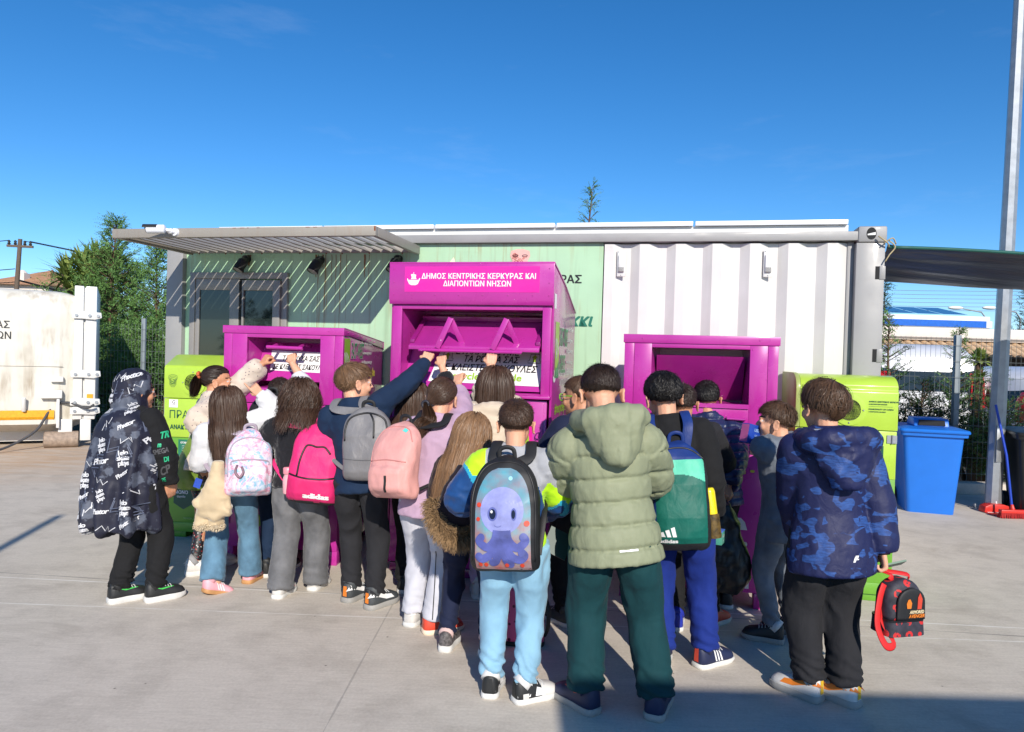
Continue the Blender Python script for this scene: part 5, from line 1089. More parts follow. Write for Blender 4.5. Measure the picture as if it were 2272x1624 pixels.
def body(K, skin, label, voxel=.0055):
    h = K.h; mb = MB(); M_ = head_mat(K)
    for c, r in (((0, -.012, .030), (.0735, .090, .076)), ((0, .030, -.030), (.058, .057, .072)), ((0, .042, -.068), (.040, .042, .034)), ((0, .073, .018), (.044, .018, .011)), ((.033, .060, -.032), (.024, .022, .024)), ((-.033, .060, -.032), (.024, .022, .024)), ((0, .083, -.058), (.019, .010, .008)), ((0, .074, -.086), (.018, .014, .013))):
        mb.ball(c, r, 0, 20, 14, M_)
    for sx in (-1, 1): mb.ball((sx * .033, .0745, .0), (.0125, .0125, .010), 0, 12, 8, M_)
    mb.tube([M_ @ Vector(p) for p in ((0, .080, .006), (0, .094, -.012), (0, .100, -.028))], [.007 * K.hs, .0095 * K.hs, .0125 * K.hs], 8)
    for sg in (-1, 1):
        E_ = M_ @ Matrix.Translation((sg * .0755, -.012, -.014)) @ Matrix.Rotation(sg * R_(16), 4, 'Z') @ Matrix.Rotation(R_(8), 4, 'X')
        mb.ball((sg * .004, -.004, 0), (.0062, .0175, .030), 0, 12, 10, E_); mb.tube([E_ @ Vector((sg * (.006 + .003), -.004 + .0165 * math.cos(a), .028 * math.sin(a))) for a in np.linspace(-2.2, 2.6, 12)], .0045 * K.hs, 6)
    mb.tube([K.N - K.s * .03 * h, K.N + K.s * .02 * h, M_ @ Vector((0, -.022, -.045)), M_ @ Vector((0, -.018, 0))], [.04 * h, .034 * h, .046 * K.hs, .05 * K.hs], 14)
    mb.tube([K.P - K.s * .04 * h, K.P, K.P + K.s * .1 * h, K.P + K.s * .22 * h, K.N - K.s * .02 * h, K.N + K.s * .012 * h], [.06 * h, .072 * h, .06 * h, .07 * h, .058 * h, .032 * h], 16, ry=[.042 * h, .05 * h, .045 * h, .048 * h, .036 * h, .028 * h], upref=K.fc)
    for i in (0, 1):
        mb.tube(cat([K.hips[i], K.knee[i], K.ank[i]], 4), [interp((0, .5, .9, 1), (.054, .036, .023, .024), t_) * h for t_ in np.linspace(0, 1, 9)], 10); mb.ball(K.ank[i] + K.toe[i] * .02 * h - Z * .02 * h, .026 * h)
        mb.tube([K.N - K.s * .02 * h, K.sh[i], *cat([K.sh[i], K.elb[i], K.wr[i]], 4)[1:], K.wr[i] + K.hd[i] * .012], [.028 * h, .026 * h] + [interp((0, .5, .75, 1), (.027, .023, .023, .0165), t_) * h for t_ in np.linspace(.1, 1, 8)] + [.0165 * h], 10)
        hand(mb, K, i)
    me = remesh(mb, voxel, 3, .4); c = fcent(me); inv = np.array(M_.inverted()); q = c @ inv[:3, :3].T + inv[:3, 3]; idx = np.zeros(len(c), int)
    for sx in (-1, 1):
        d = np.sqrt(((q[:, 0] - sx * .033) / 1.35) ** 2 + (q[:, 2] - .001) ** 2); fr = q[:, 1] > .05; idx[fr & (d < .0075)] = 2; idx[fr & (d < .0052)] = 3
        br = fr & (np.abs(q[:, 2] - .026 + .25 * (np.abs(q[:, 0]) - .034) ** 2 * 30) < .004) & (np.abs(np.abs(q[:, 0]) - .034) < .019); idx[br] = 4
    idx[(q[:, 1] > .078) & (np.abs(q[:, 2] + .058) < .0085) & (np.abs(q[:, 0]) < .022)] = 1
    o = link('person', me, [skin, LIPS, EYEW, EYED, CAPM[K.sp.get('hair', ('', 'dark'))[1]]], None, K.base, idx)
    tag(o, label, 'person'); K.obj = o; return o
# ---------------------------------------------------------------- hair
HC = np.array([0, -.012, .031]); HR = np.array([.0775, .0950, .0830])
def hairline(y, fringe=0.0): return np.interp(y, [-1, -.55, -.15, .12, .3, .55, .85, 1], [-.72, -.66, -.42, -.12, .12, .34 - fringe, .42 - fringe, .42 - fringe])
def ribbons(K, paths, widths, mname, r, name, outw=None):
    """flat tapering strands, one random tone per strand"""
    M_ = K if isinstance(K, Matrix) else head_mat(K); V = []; F = []; A = []; n = 0
    for pth, wd in zip(paths, widths):
        p = np.asarray(pth); k = len(p); t = np.gradient(p, axis=0); o = p - HC if outw is None else outw(p); s = np.cross(t, o); s /= np.linalg.norm(s, axis=1)[:, None] + 1e-9; tw = r.uniform(-.5, .5); nn = o / (np.linalg.norm(o, axis=1)[:, None] + 1e-9); s = s * math.cos(tw) + nn * math.sin(tw)
        w_ = wd * np.linspace(1, .25, k)[:, None]; V.append(np.concatenate([p + s * w_, p - s * w_])); F += [(n + i, n + i + 1, n + k + i + 1, n + k + i) for i in range(k - 1)]; A.append(np.full(2 * k, np.clip(.5 + .22 * r.normal(), 0, 1))); n += 2 * k
    V = np.concatenate(V); Mx = np.array(M_); V = V @ Mx[:3, :3].T + Mx[:3, 3]
    me = bpy.data.meshes.new(name); me.from_pydata(V.tolist(), [], F); at = me.attributes.new('strand', 'FLOAT', 'POINT'); at.data.foreach_set('value', np.concatenate(A).astype(np.float32))
    return me
def scalp_dirs(r, n, fringe, lowcut=-9):
    d = r.normal(size=(n * 3, 3)); d /= np.linalg.norm(d, axis=1)[:, None]; keep = (d[:, 2] > hairline(d[:, 1], fringe)) & (d[:, 2] > lowcut); return d[keep][:n]
def cap(K, mname, fringe, sc=1.0, lowcut=-9):
    mb = MB(); nu, nv = 40, 26; M_ = head_mat(K); P = {}
    for i in range(nv + 1):
        th = math.pi * i / nv
        for j in range(nu):
            a = 2 * math.pi * j / nu; d = np.array([math.sin(th) * math.cos(a), math.sin(th) * math.sin(a), math.cos(th)]); e = d[2] - max(hairline(d[1], fringe), lowcut); P[i, j] = (HC + HR * d * sc * (.955 + .045 * min(1, max(0, e * 4))), e)
    for i in range(nv):
        for j in range(nu):
            q = [P[i, j], P[i + 1, j], P[i + 1, (j + 1) % nu], P[i, (j + 1) % nu]]
            if min(x[1] for x in q) > -.06: mb.add([x[0] for x in q], [(0, 1, 2, 3)], 0, M_)
    return mb
def hair_short(K, mname, L=.03, lift=.35, n=3200, fringe=0.0, seed=1, mess=.35, Ltop=None, lowcut=-9, crown=(.1, -.6, .79), wd=.0016, bulk=1.0, curl=0):
    r = np.random.RandomState(seed); cr = np.array(crown); cr /= np.linalg.norm(cr); D = scalp_dirs(r, n, fringe, lowcut - .06); paths = []; wds = []
    for d in D:
        p = HC + HR * d * bulk * .985; nrm = d / HR; nrm /= np.linalg.norm(nrm); t = d - cr * (d @ cr); t = t - nrm * (t @ nrm); t /= np.linalg.norm(t) + 1e-6
        if d[1] > .2 and d[2] > .3: t = t * .5 + np.array([.5, .6, 0])
        sw = np.cross(nrm, t) * .5; g = np.clip((d[2] - lowcut) * 2.5, .25, 1) if lowcut > -5 else 1
        top = np.clip((d[2] + .1) * 1.4, 0, 1); l = (L + ((Ltop or L) - L) * top) * r.uniform(.6, 1.25) * g; fly = r.rand() < .07; v = t * (1 - lift) + sw * .5 + nrm * (lift * (.5 + .8 * top) + (.35 if fly else 0)) + r.normal(size=3) * mess * (.9 if fly else .5); v /= np.linalg.norm(v); pt = [p]; ph = r.uniform(0, 6.28)
        if d[1] > -.25 and d[2] < .28: l *= .30; v = v * .6 + np.array([0, -.5, -.2])
        for k in range(4):
            v = v - nrm * .10 + np.array([0, 0, -.10]) + r.normal(size=3) * mess * .15; v /= np.linalg.norm(v); q = pt[-1] + v * l / 4
            if curl: q = q + (np.cross(nrm, v) * math.cos(ph + k * 1.7) + nrm * math.sin(ph + k * 1.7)) * curl
            e = (q - HC) / (HR * bulk); m = np.linalg.norm(e)
            mx_ = bulk * (1.035 + .5 * lift * lift + .3 * mess * lift); q = HC + (q - HC) / m * 1.003 if m < 1.0 else HC + (q - HC) / m * (mx_ * (1.06 if fly else 1)) if m > mx_ * (1.06 if fly else 1) and lift < .2 else q
            pt.append(q)
        paths.append(pt); wds.append(wd * r.uniform(.7, 1.3))
    me = ribbons(K, paths, wds, mname, r, 'hair'); ho = link('hair', me, HAIR[mname], K.obj, K.base)
    c = cap(K, mname, fringe, bulk, lowcut); co = c.build('scalp_cover', CAPM[mname], ho, 0, True, origin=K.base); return ho
def torso_push(K, bulk):
    """keeps strands outside the clothed back and shoulders"""
    h = K.h; ts = np.array([-.2, 0, .10, .2, .26, .30, .325, .345]) * h; wx = np.array([.12, .095, .085, .1, .125, .115, .06, .04]) * h + bulk; wy = np.array([.085, .072, .066, .07, .07, .058, .045, .038]) * h + bulk
    P, s, rc, fc = [np.array(v) for v in (K.P, K.s, K.rc, K.fc)]
    def fn(q, off):
        d = q - P; t = d @ s
        if t > .36 * h or t < -.25 * h: return q
        a, b = np.interp(t, ts, wx) + off, np.interp(t, ts, wy) + off; x, y = d @ rc, d @ fc
        if (x / a) ** 2 + (y / b) ** 2 < 1:
            xx = np.clip(x, -a * .985, a * .985); yb = b * math.sqrt(1 - (xx / a) ** 2); q = q + fc * ((-yb if y < b * .45 else yb) - y) * (.75) + s * 0
        return q
    return fn
def hair_long(K, mname, L=.42, n=1500, seed=1, bulk=.02, part=(0, .3, .95), wave=0, fringe=.05, spread=.010, wd=.0032, back=True, zmin=None, sway=(0, 0), layers=.3, shine=1):
    r = np.random.RandomState(seed); D = scalp_dirs(r, n, fringe, -.25); M_ = np.array(head_mat(K)); R3, T3 = M_[:3, :3], M_[:3, 3]; inv = np.linalg.inv(R3); push = torso_push(K, bulk); n = int(n * 1.35); D = scalp_dirs(r, n, fringe, -.25); paths = []; wds = []; wd *= .72; seg = .022 * K.hs; down = np.array([sway[0], sway[1], -1.0])
    for d in D:
        off = 1 + min(1.6, abs(r.normal())) * spread / .10; p = HC + HR * d * (1.0 + .02 * r.rand()); pw = R3 @ p + T3; pt = [pw]; Li = L * (1 - layers * r.rand() ** 1.5) * K.hs; v = None; ph = r.uniform(0, 6.28); nn = int(Li / seg)
        fly = r.rand() < .06; off += .07 * fly * r.rand(); o2 = min(1.6, abs(r.normal())) * spread * K.hs + .02 * fly * r.rand(); sb = r.normal() * (.5 if fly else .16); fb = r.normal() * (.3 if fly else .14)
        for k in range(nn):
            e = (inv @ (pt[-1] - T3) - HC) / HR; m = np.linalg.norm(e); nl = e / HR; nl /= np.linalg.norm(nl); nw = R3 @ nl; nw /= np.linalg.norm(nw)
            g = down + R3 @ np.array([e[0] * .9 if abs(e[0]) < .5 else 0, -.5 if e[1] > -.6 and e[2] > -.2 else -.15, 0]) / K.hs * (1 if m < 1.25 else .1)
            if e[2] > -.3 and m < 1.3: g = g - nw * (g @ nw)
            g /= np.linalg.norm(g) + 1e-9; v = g if v is None else v * .55 + g * .45 + np.array([sb, fb, 0]) * .04; v /= np.linalg.norm(v)
            q = pt[-1] + v * seg
            if wave: q = q + (np.cross(v, nw) * math.sin(ph + k * 1.15) + nw * math.cos(ph + k * 1.15)) * wave * min(1, k / 4)
            e = (inv @ (q - T3) - HC) / HR; m = np.linalg.norm(e)
            if m < off: q = R3 @ (HC + HR * e / m * off) + T3
            q = push(q, o2 + .004); pt.append(q)
            if zmin and q[2] < zmin * (1 + .05 * r.normal()): break
        paths.append([inv @ (a - T3) for a in pt]); wds.append(wd * r.uniform(.6, 1.3))
    me = ribbons(K, paths, wds, mname, r, 'hair', outw=lambda p: p - np.array([0, .06, 0]) * 1.0 - np.stack([np.zeros(len(p)), np.zeros(len(p)), p[:, 2] * .9], 1)); ho = link('hair', me, HAIR[mname], K.obj, K.base)
    cap(K, mname, fringe, 1.0, -.4).build('scalp_cover', CAPM[mname], ho, 0, True, origin=K.base); return ho
def hair_tail(K, mname, tie, drop, n=1500, seed=1, L=.2, fringe=0.02, wd=.0022, fan=.018, puff=.0):
    """hair drawn back to a tie, then a tail along the points 'drop' (world)"""
    r = np.random.RandomState(seed); D = scalp_dirs(r, n, fringe); tie = np.array(tie); paths = []; wds = []
    for d in D:
        p = HC + HR * d; pt = [p + 0]; m0 = 1.01 + .03 * r.rand()
        for k in range(1, 9):
            q = p + (tie - p) * (k / 8); e = (q - HC) / HR; m = np.linalg.norm(e); q = HC + (q - HC) * max(1, m0 / max(m, .3)) if k < 7 else q; pt.append(q)
        paths.append(pt); wds.append(wd * r.uniform(.7, 1.3))
    M_ = np.array(head_mat(K)); R3, T3 = M_[:3, :3], M_[:3, 3]; inv = np.linalg.inv(R3); dr = [np.array(p) for p in smooth_path([R3 @ tie + T3] + [np.array(p) for p in drop], 6)]
    for i in range(int(n * .7)):
        o = r.normal(size=3); o /= np.linalg.norm(o); o *= fan * r.rand() ** .5; ph = r.uniform(0, 6.28); m = int(len(dr) * r.uniform(.7, 1)); pt = []
        for k in range(m): t_ = k / len(dr); pt.append(inv @ (dr[k] + o * K.hs * (.45 + 1.3 * math.sin(min(1, t_ * 1.25) * 2.4)) + puff * np.array([math.sin(ph + k), math.cos(ph + k * 1.3), 0]) - T3))
        paths.append(pt); wds.append(wd * 1.3 * r.uniform(.7, 1.3))
    me = ribbons(K, paths, wds, mname, r, 'hair'); ho = link('hair', me, HAIR[mname], K.obj, K.base); cap(K, mname, fringe).build('scalp_cover', CAPM[mname], ho, 0, True, origin=K.base); return ho
# ---------------------------------------------------------------- clothes
def seg_d(V, a, b):
    a = np.array(a); b = np.array(b); ab = b - a; t = np.clip(((V - a) @ ab) / (ab @ ab), 0, 1); return np.linalg.norm(V - a - t[:, None] * ab, axis=1), t
def folds(V, K, amp, f=16, seed=0, an=(1, 1, 1.6)):
    Q = (V + seed * 3.7) * f * np.array(an); w_ = vnoise(V * 5 + 3 + seed); n1 = vnoise(Q * .8 + np.stack([w_, w_, w_], 1) * 1.1); n2 = vnoise(Q * 1.9 + 11); n3 = vnoise(Q * np.array([1.6, 1.6, 2.4]) + 31 + w_[:, None] * 2); return amp * ((.5 - np.abs(n1)) * 1.9 + .5 * n2 + .9 * (.5 - np.abs(n3)) ** 2)
def garment(K, name, mb, mats, voxel=.010, disp=None, paintf=None, it=4, label=None, fuzz=None):
    me = remesh(mb, voxel, it); V, N = arr(me)
    if disp is not None: V2 = V + N * disp(V, N)[:, None]; setco(me, V2)
    idx = None
    if paintf is not None: idx = paintf(fcent(me))
    o = link(name, me, mats, K.obj, K.base, idx)
    if label: o['label'] = label
    return o
def chest(K, V): d = V - np.array(K.P); return d @ np.array(K.rc), d @ np.array(K.fc), d @ np.array(K.s)
TS = (-.13, -.06, 0, .08, .16, .23, .27, .298, .318); TWX = (.088, .091, .089, .078, .083, .092, .086, .060, .036); TWY = (.064, .067, .064, .058, .060, .064, .056, .046, .036)
def jacket_mb(K, hem=-.06, bulk=.02, flare=0.0, collar=.0, sleeve=1.0, cuff=.9, armr=1.0, armlen=1.0, sleeves=(1, 1), neckw=1.0):
    bulk *= .84; h = K.h; mb = MB(); ts = [hem] + [t for t in TS if t > hem + .02]
    pts = [K.P + K.s * t * h for t in ts]; wx = [interp(TS, TWX, t) * h + bulk * (1 if t < .28 else .55 if t < .31 else .4) + flare * max(0, (.1 - t)) * h for t in ts]; wy = [interp(TS, TWY, t) * h + bulk * (1 if t < .28 else .5) + flare * .8 * max(0, (.1 - t)) * h for t in ts]
    n = len(ts); mb.tube(pts + [pts[-1] + K.s * (.012 + collar) * h], wx + [wx[-1] * .98 * neckw], 22, ry=wy + [wy[-1] * neckw], upref=K.fc)
    for i, sg in ((0, -1), (1, 1)):
        mb.tube([K.N + K.s * .004 * h + K.rc * sg * .02 * h, K.N - K.s * .014 * h + K.rc * sg * .06 * h, K.sh[i]], [.034 * h + bulk * .3, .034 * h + bulk * .4, .040 * h + bulk * .4], 12)
        mb.ball(K.sh[i], .043 * h * min(1.05, armr) + bulk * .42)
        ch = K.P + K.s * .22 * h + K.rc * sg * .06 * h; mb.tube([ch, K.sh[i] * .55 + K.elb[i] * .45], [.055 * h + bulk * .5, .034 * h + bulk * .5], 10)
        wrp = K.elb[i].lerp(K.wr[i], armlen); pth = cat([K.sh[i], K.sh[i].lerp(K.elb[i], .5), K.elb[i], K.elb[i].lerp(wrp, .5), wrp], 4); m = len(pth)
        rr = [(interp((0, .25, .5, .75, .93, 1), (.0455, .041, .0385, .035, .029 * cuff, .0265 * cuff), t_) * h * armr + bulk * interp((0, .2, .5, .9, 1), (.40, .62, .65, .5, .3), t_)) for t_ in np.linspace(0, 1, m)]
        mb.tube(pth, rr, 14)
    return mb
def arm_coord(K, V):
    """distance to the nearer arm and length along it (metres), plus distance to the spine"""
    best = np.full(len(V), 9.0); al = np.zeros(len(V))
    for i in (0, 1):
        l1 = (K.elb[i] - K.sh[i]).length; l2 = (K.wr[i] - K.elb[i]).length
        for a, b, o, l in ((K.sh[i], K.elb[i], 0, l1), (K.elb[i], K.wr[i], l1, l2)):
            d, t = seg_d(V, a, b); m = d < best; best[m] = d[m]; al[m] = o + t[m] * l
    return best, al
def cloth_disp(K, amp=.004, f=16, seed=0, joint=1.2, an=(1, 1, 1.6)):
    def fn(V, N):
        w_ = np.full(len(V), .55)
        for i in (0, 1): w_ += joint * np.exp(-(np.linalg.norm(V - np.array(K.elb[i]), axis=1) / .075) ** 2) + .8 * joint * np.exp(-(np.linalg.norm(V - np.array(K.wr[i]), axis=1) / .06) ** 2)
        x, y, t = chest(K, V); w_ += .8 * np.exp(-((t / K.h + .01) / .05) ** 2)
        return folds(V, K, amp, f, seed, an) * w_
    return fn
def puffer_disp(K, sp=.078, amp=.016, off=.0, seed=0, wr=.0035):
    def fn(V, N):
        x, y, t = chest(K, V); da, al = arm_coord(K, V); arm = (da < .10) & (np.abs(x) > .095 * K.h); ph = np.where(arm, al + .02, t + off) + .004 * vnoise(V * 9)
        sn = np.abs(np.sin(np.pi * ph / sp)); b = 1 - np.exp(-(sn / .30) ** 2); return amp * (b - .9) + .25 * amp * sn + folds(V, K, wr, 26, seed, (1.2, 1.2, .8)) * (.4 + .8 * (1 - b))
    return fn
def pants_mb(K, prof=(.064, .058, .046, .042, .036), bulk=.0, waist=.035, cuffz=1.0, drop=.0):
    """prof: radii (of stature) at hip, mid thigh, knee, shin, hem"""
    prof = [q * K.sp.get('pw', .92) for q in prof]; h = K.h; mb = MB(); mb.tube([K.P - K.s * .055 * h, K.P - K.s * .02 * h, K.P + Z * .01 * h, K.P + K.s * waist * h], [.085 * h, .096 * h, .094 * h, .082 * h], 20, ry=[.062 * h, .076 * h, .072 * h, .062 * h], upref=K.fc)
    for i in (0, 1):
        hem = K.knee[i].lerp(K.ank[i], cuffz) - Z * drop; p = cat([K.hips[i] + Z * .02 * h, K.hips[i].lerp(K.knee[i], .5), K.knee[i], K.knee[i].lerp(hem, .5), hem], 5); m = len(p)
        mb.tube(p, [interp((0, .25, .5, .75, 1), prof, t_) * h + bulk for t_ in np.linspace(0, 1, m)], 16, ry=[(interp((0, .25, .5, .75, 1), prof, t_) * h + bulk) * (1.12 if t_ < .3 else 1.02) for t_ in np.linspace(0, 1, m)], upref=K.f)
    return mb
def pants_disp(K, amp=.004, seed=0, stack=.006, f=13):
    def fn(V, N):
        w_ = np.full(len(V), .45); st = np.zeros(len(V))
        for i in (0, 1):
            w_ += .8 * np.exp(-(np.linalg.norm(V - np.array(K.knee[i]), axis=1) / .11) ** 2); da = V[:, 2] - K.ank[i].z; near = np.linalg.norm(V[:, :2] - np.array(K.ank[i])[:2], axis=1) < .15
            st += np.where(near, np.exp(-((da - .03) / .09) ** 2) * np.sin(da * 120 + 4 * vnoise(V * 14 + i) + 3 * np.arctan2(V[:, 1] - K.ank[i].y, V[:, 0] - K.ank[i].x)), 0)
        w_ += .7 * np.exp(-((V[:, 2] - K.P.z + .08) / .09) ** 2)
        return folds(V, K, amp, f, seed, (1.25, 1.25, .6)) * w_ + stack * st
    return fn
def pants(K, m, prof, seed=0, amp=.0055, stack=.006, cuffz=1.0, label=None, mats=None, paintf=None, voxel=.010, drop=0.0, f=13):
    return garment(K, 'trousers', pants_mb(K, prof, cuffz=cuffz, drop=drop), mats or m, voxel, pants_disp(K, amp * 1.5, seed, stack, f), paintf, label=label)
def shoe(K, i, mu, ms, accent=None, acc_kind=None, size=1.0, sole_h=.026, mats2=None, sock=None, high=False, heelacc=None):
    h = K.h; a = K.toe[i]; rr = a.cross(Z); o = K.heel[i]; L = .165 * h * size; W_ = .033 * h * size
    hp = .0 if K.sp.get('lift', (0, 0))[i] == 0 else R_(K.sp.get('tilt', (18, 18))[i]); ca, sa = math.cos(hp), math.sin(hp)
    def P(x, y, z): return o + rr * x + a * (y * ca + z * sa * .0) + Z * (z - y * sa if True else z)
    ys = np.array([0, .04, .12, .25, .40, .55, .70, .84, .94, 1.0]) * L; ws = np.array([.45, .72, .86, .88, .86, .94, 1.08, 1.05, .80, .35]) * W_; ctr = np.array([0, 0, 0, 0, 0, .06, .1, .1, .06, .03]) * W_ * (1 if i == 0 else -1)
    hs_ = np.array([.050, .062, .066, .064, .052, .044, .036, .030, .022, .006]) * h * (1.0 if not high else 1.12)
    def side(s_, yf, zf):
        y = yf * L; w_ = np.interp(y, ys, ws); hh_ = np.interp(y, ys, hs_); an = zf * math.pi / 2; return P(np.interp(y, ys, ctr) + s_ * (w_ * math.cos(an) ** .7 + .0018), y, sole_h * .8 + hh_ * math.sin(an) ** .8 + .0008)
    mb = MB(); n = 14; rings = []
    for y, w_, hh_, c_ in zip(ys, ws, hs_, ctr):
        rg = []
        for j in range(n): an = math.pi * j / (n - 1); rg.append(P(c_ + w_ * math.copysign(abs(math.cos(an)) ** .7, math.cos(an)), y, sole_h * .8 + hh_ * math.sin(an) ** .8))
        rg += [P(c_ + w_ * x, y, sole_h * .55) for x in (-.6, 0, .6)]; rings.append(rg)
    k = n + 3; vv = [p for r_ in rings for p in r_]; mb.add(vv, [(q * k + j, q * k + (j + 1) % k, (q + 1) * k + (j + 1) % k, (q + 1) * k + j) for q in range(len(rings) - 1) for j in range(k)] + [tuple(range(k))[::-1], tuple(range((len(rings) - 1) * k, len(rings) * k))])
    idx_two = mats2
    so = mb.build('shoe', mu if mats2 is None else [mu, mats2], K.obj, 0, True, origin=K.base)
    if mats2 is not None:
        for p in so.data.polygons:
            c = Vector(p.center) + K.base - o; yy = c.dot(a) / L
            if .12 < yy < .30 and c.z < .05 or .62 < yy: p.material_index = 1
    mb = MB(); out = [(c_ + s_ * w_ * 1.10, y * 1.02 - .006 + (.008 if y > .9 * L else 0)) for s_ in (1,) for y, w_, c_ in zip(ys, ws, ctr)] + [(c_ - w_ * 1.10, y * 1.02 - .006 + (.008 if y > .9 * L else 0)) for y, w_, c_ in list(zip(ys, ws, ctr))[::-1]]
    n = len(out); lv = [(0.0, .93), (.004, .98), (sole_h * .6, 1.0), (sole_h, .95)]; vv = []
    for z, sc in lv: vv += [P(x * sc, L * .5 + (y - L * .5) * (1 - (1 - sc) * .5), z + (.010 * max(0, y / L - .8) / .2 if z < .01 else 0)) for x, y in out]
    mb.add(vv, [(q * n + j, q * n + (j + 1) % n, (q + 1) * n + (j + 1) % n, (q + 1) * n + j) for q in range(3) for j in range(n)] + [tuple(range(n))[::-1], tuple(range(3 * n, 4 * n))])
    sl = mb.build('sole', ms, so, 0, 'auto', origin=K.base)
    if accent is not None:
        mb = MB()
        for s_ in (-1, 1):
            fn = lambda u, v, s_=s_: side(s_, u, v)
            if acc_kind == 'swoosh': stroke(mb, [(.22, .55), (.26, .38), (.36, .36), (.5, .5), (.66, .75)], .07, fn)
            elif acc_kind == 'stripes':
                for q in range(3): stroke(mb, [(.40 + .08 * q, .05), (.36 + .08 * q, .45), (.33 + .08 * q, .85)], .04, fn)
            elif acc_kind == 'band': stroke(mb, [(.02, .55), (.15, .45), (.3, .4), (.5, .3), (.7, .35)], .30, fn)
            elif acc_kind == 'panel': poly(mb, [(.02, .06), (.28, .06), (.34, .55), (.02, .75)], fn); poly(mb, [(.40, .06), (.62, .06), (.55, .4), (.44, .45)], fn)
        mb.build('side_mark', accent, so, clean=False, origin=K.base)
    if heelacc is not None: mb = MB(); mb.add([P(-.3 * W_, -.003, sole_h + .008), P(.3 * W_, -.003, sole_h + .008), P(.26 * W_, -.001, .07 * h), P(-.26 * W_, -.001, .07 * h)], [(0, 1, 2, 3)]); mb.build('heel_tab', heelacc, so, clean=False, origin=K.base)
    mb = MB(); mb.tube([P(0, .14 * L, sole_h + .04 * h), K.ank[i] + Z * .02 * h], [.033 * h, .031 * h], 12) ; mb.build('sock' if sock is not None else 'shoe_collar', sock if sock is not None else mu, K.obj if sock is not None else so, 0, True, origin=K.base)
    mb = MB()
    for q in range(4): y = .36 + .075 * q; mb.tube([side(-1, y, .62), side(-1, y, .95) + Z * .002, side(1, y + .03, .95) + Z * .002, side(1, y + .03, .62)], .0028, 5)
    mb.build('laces', LACE, so, clean=False, origin=K.base)
    return so
LACE = mat('laces', (.5, .5, .5, 1), .8)
def hood_down(K, m, bulk=.03, sz=1.0, drop=0.0, rise=0.0, disp=None, mats=None, paintf=None, side=0):
    h = K.h; mb = MB(); X = lambda x, y, z: K.N + (K.rc * x + K.fc * y + K.s * (z + rise)) * h
    p = [X(.046 * sz, .045, -.03), X(.066 * sz, -.01, -.016), X(.066 * sz + side, -.055 - bulk, -.016 - drop), X(side, -.078 - bulk, -.006 - drop), X(-.066 * sz + side, -.055 - bulk, -.016 - drop), X(-.066 * sz, -.01, -.016), X(-.046 * sz, .045, -.03)]
    mb.tube(cat(p, 4), .030 * h * sz, 12)
    for q in range(6):
        t_ = q / 5; w_ = .074 * math.sqrt(max(.05, 1 - .82 * t_ ** 2)) * sz; zz = -.010 - .105 * t_ * sz - drop; mb.tube([X(side - w_, -.052 - bulk, zz + .006), X(side - w_ * .5, -.078 - bulk, zz), X(side, -.088 - bulk, zz - .003), X(side + w_ * .5, -.078 - bulk, zz), X(side + w_, -.052 - bulk, zz + .006)], [.018 * h, .026 * h, .027 * h, .026 * h, .018 * h], 10)
    return garment(K, 'hood', mb, mats or m, .009, disp or (lambda V, N: folds(V, K, .005, 18, 2)), paintf, 14)
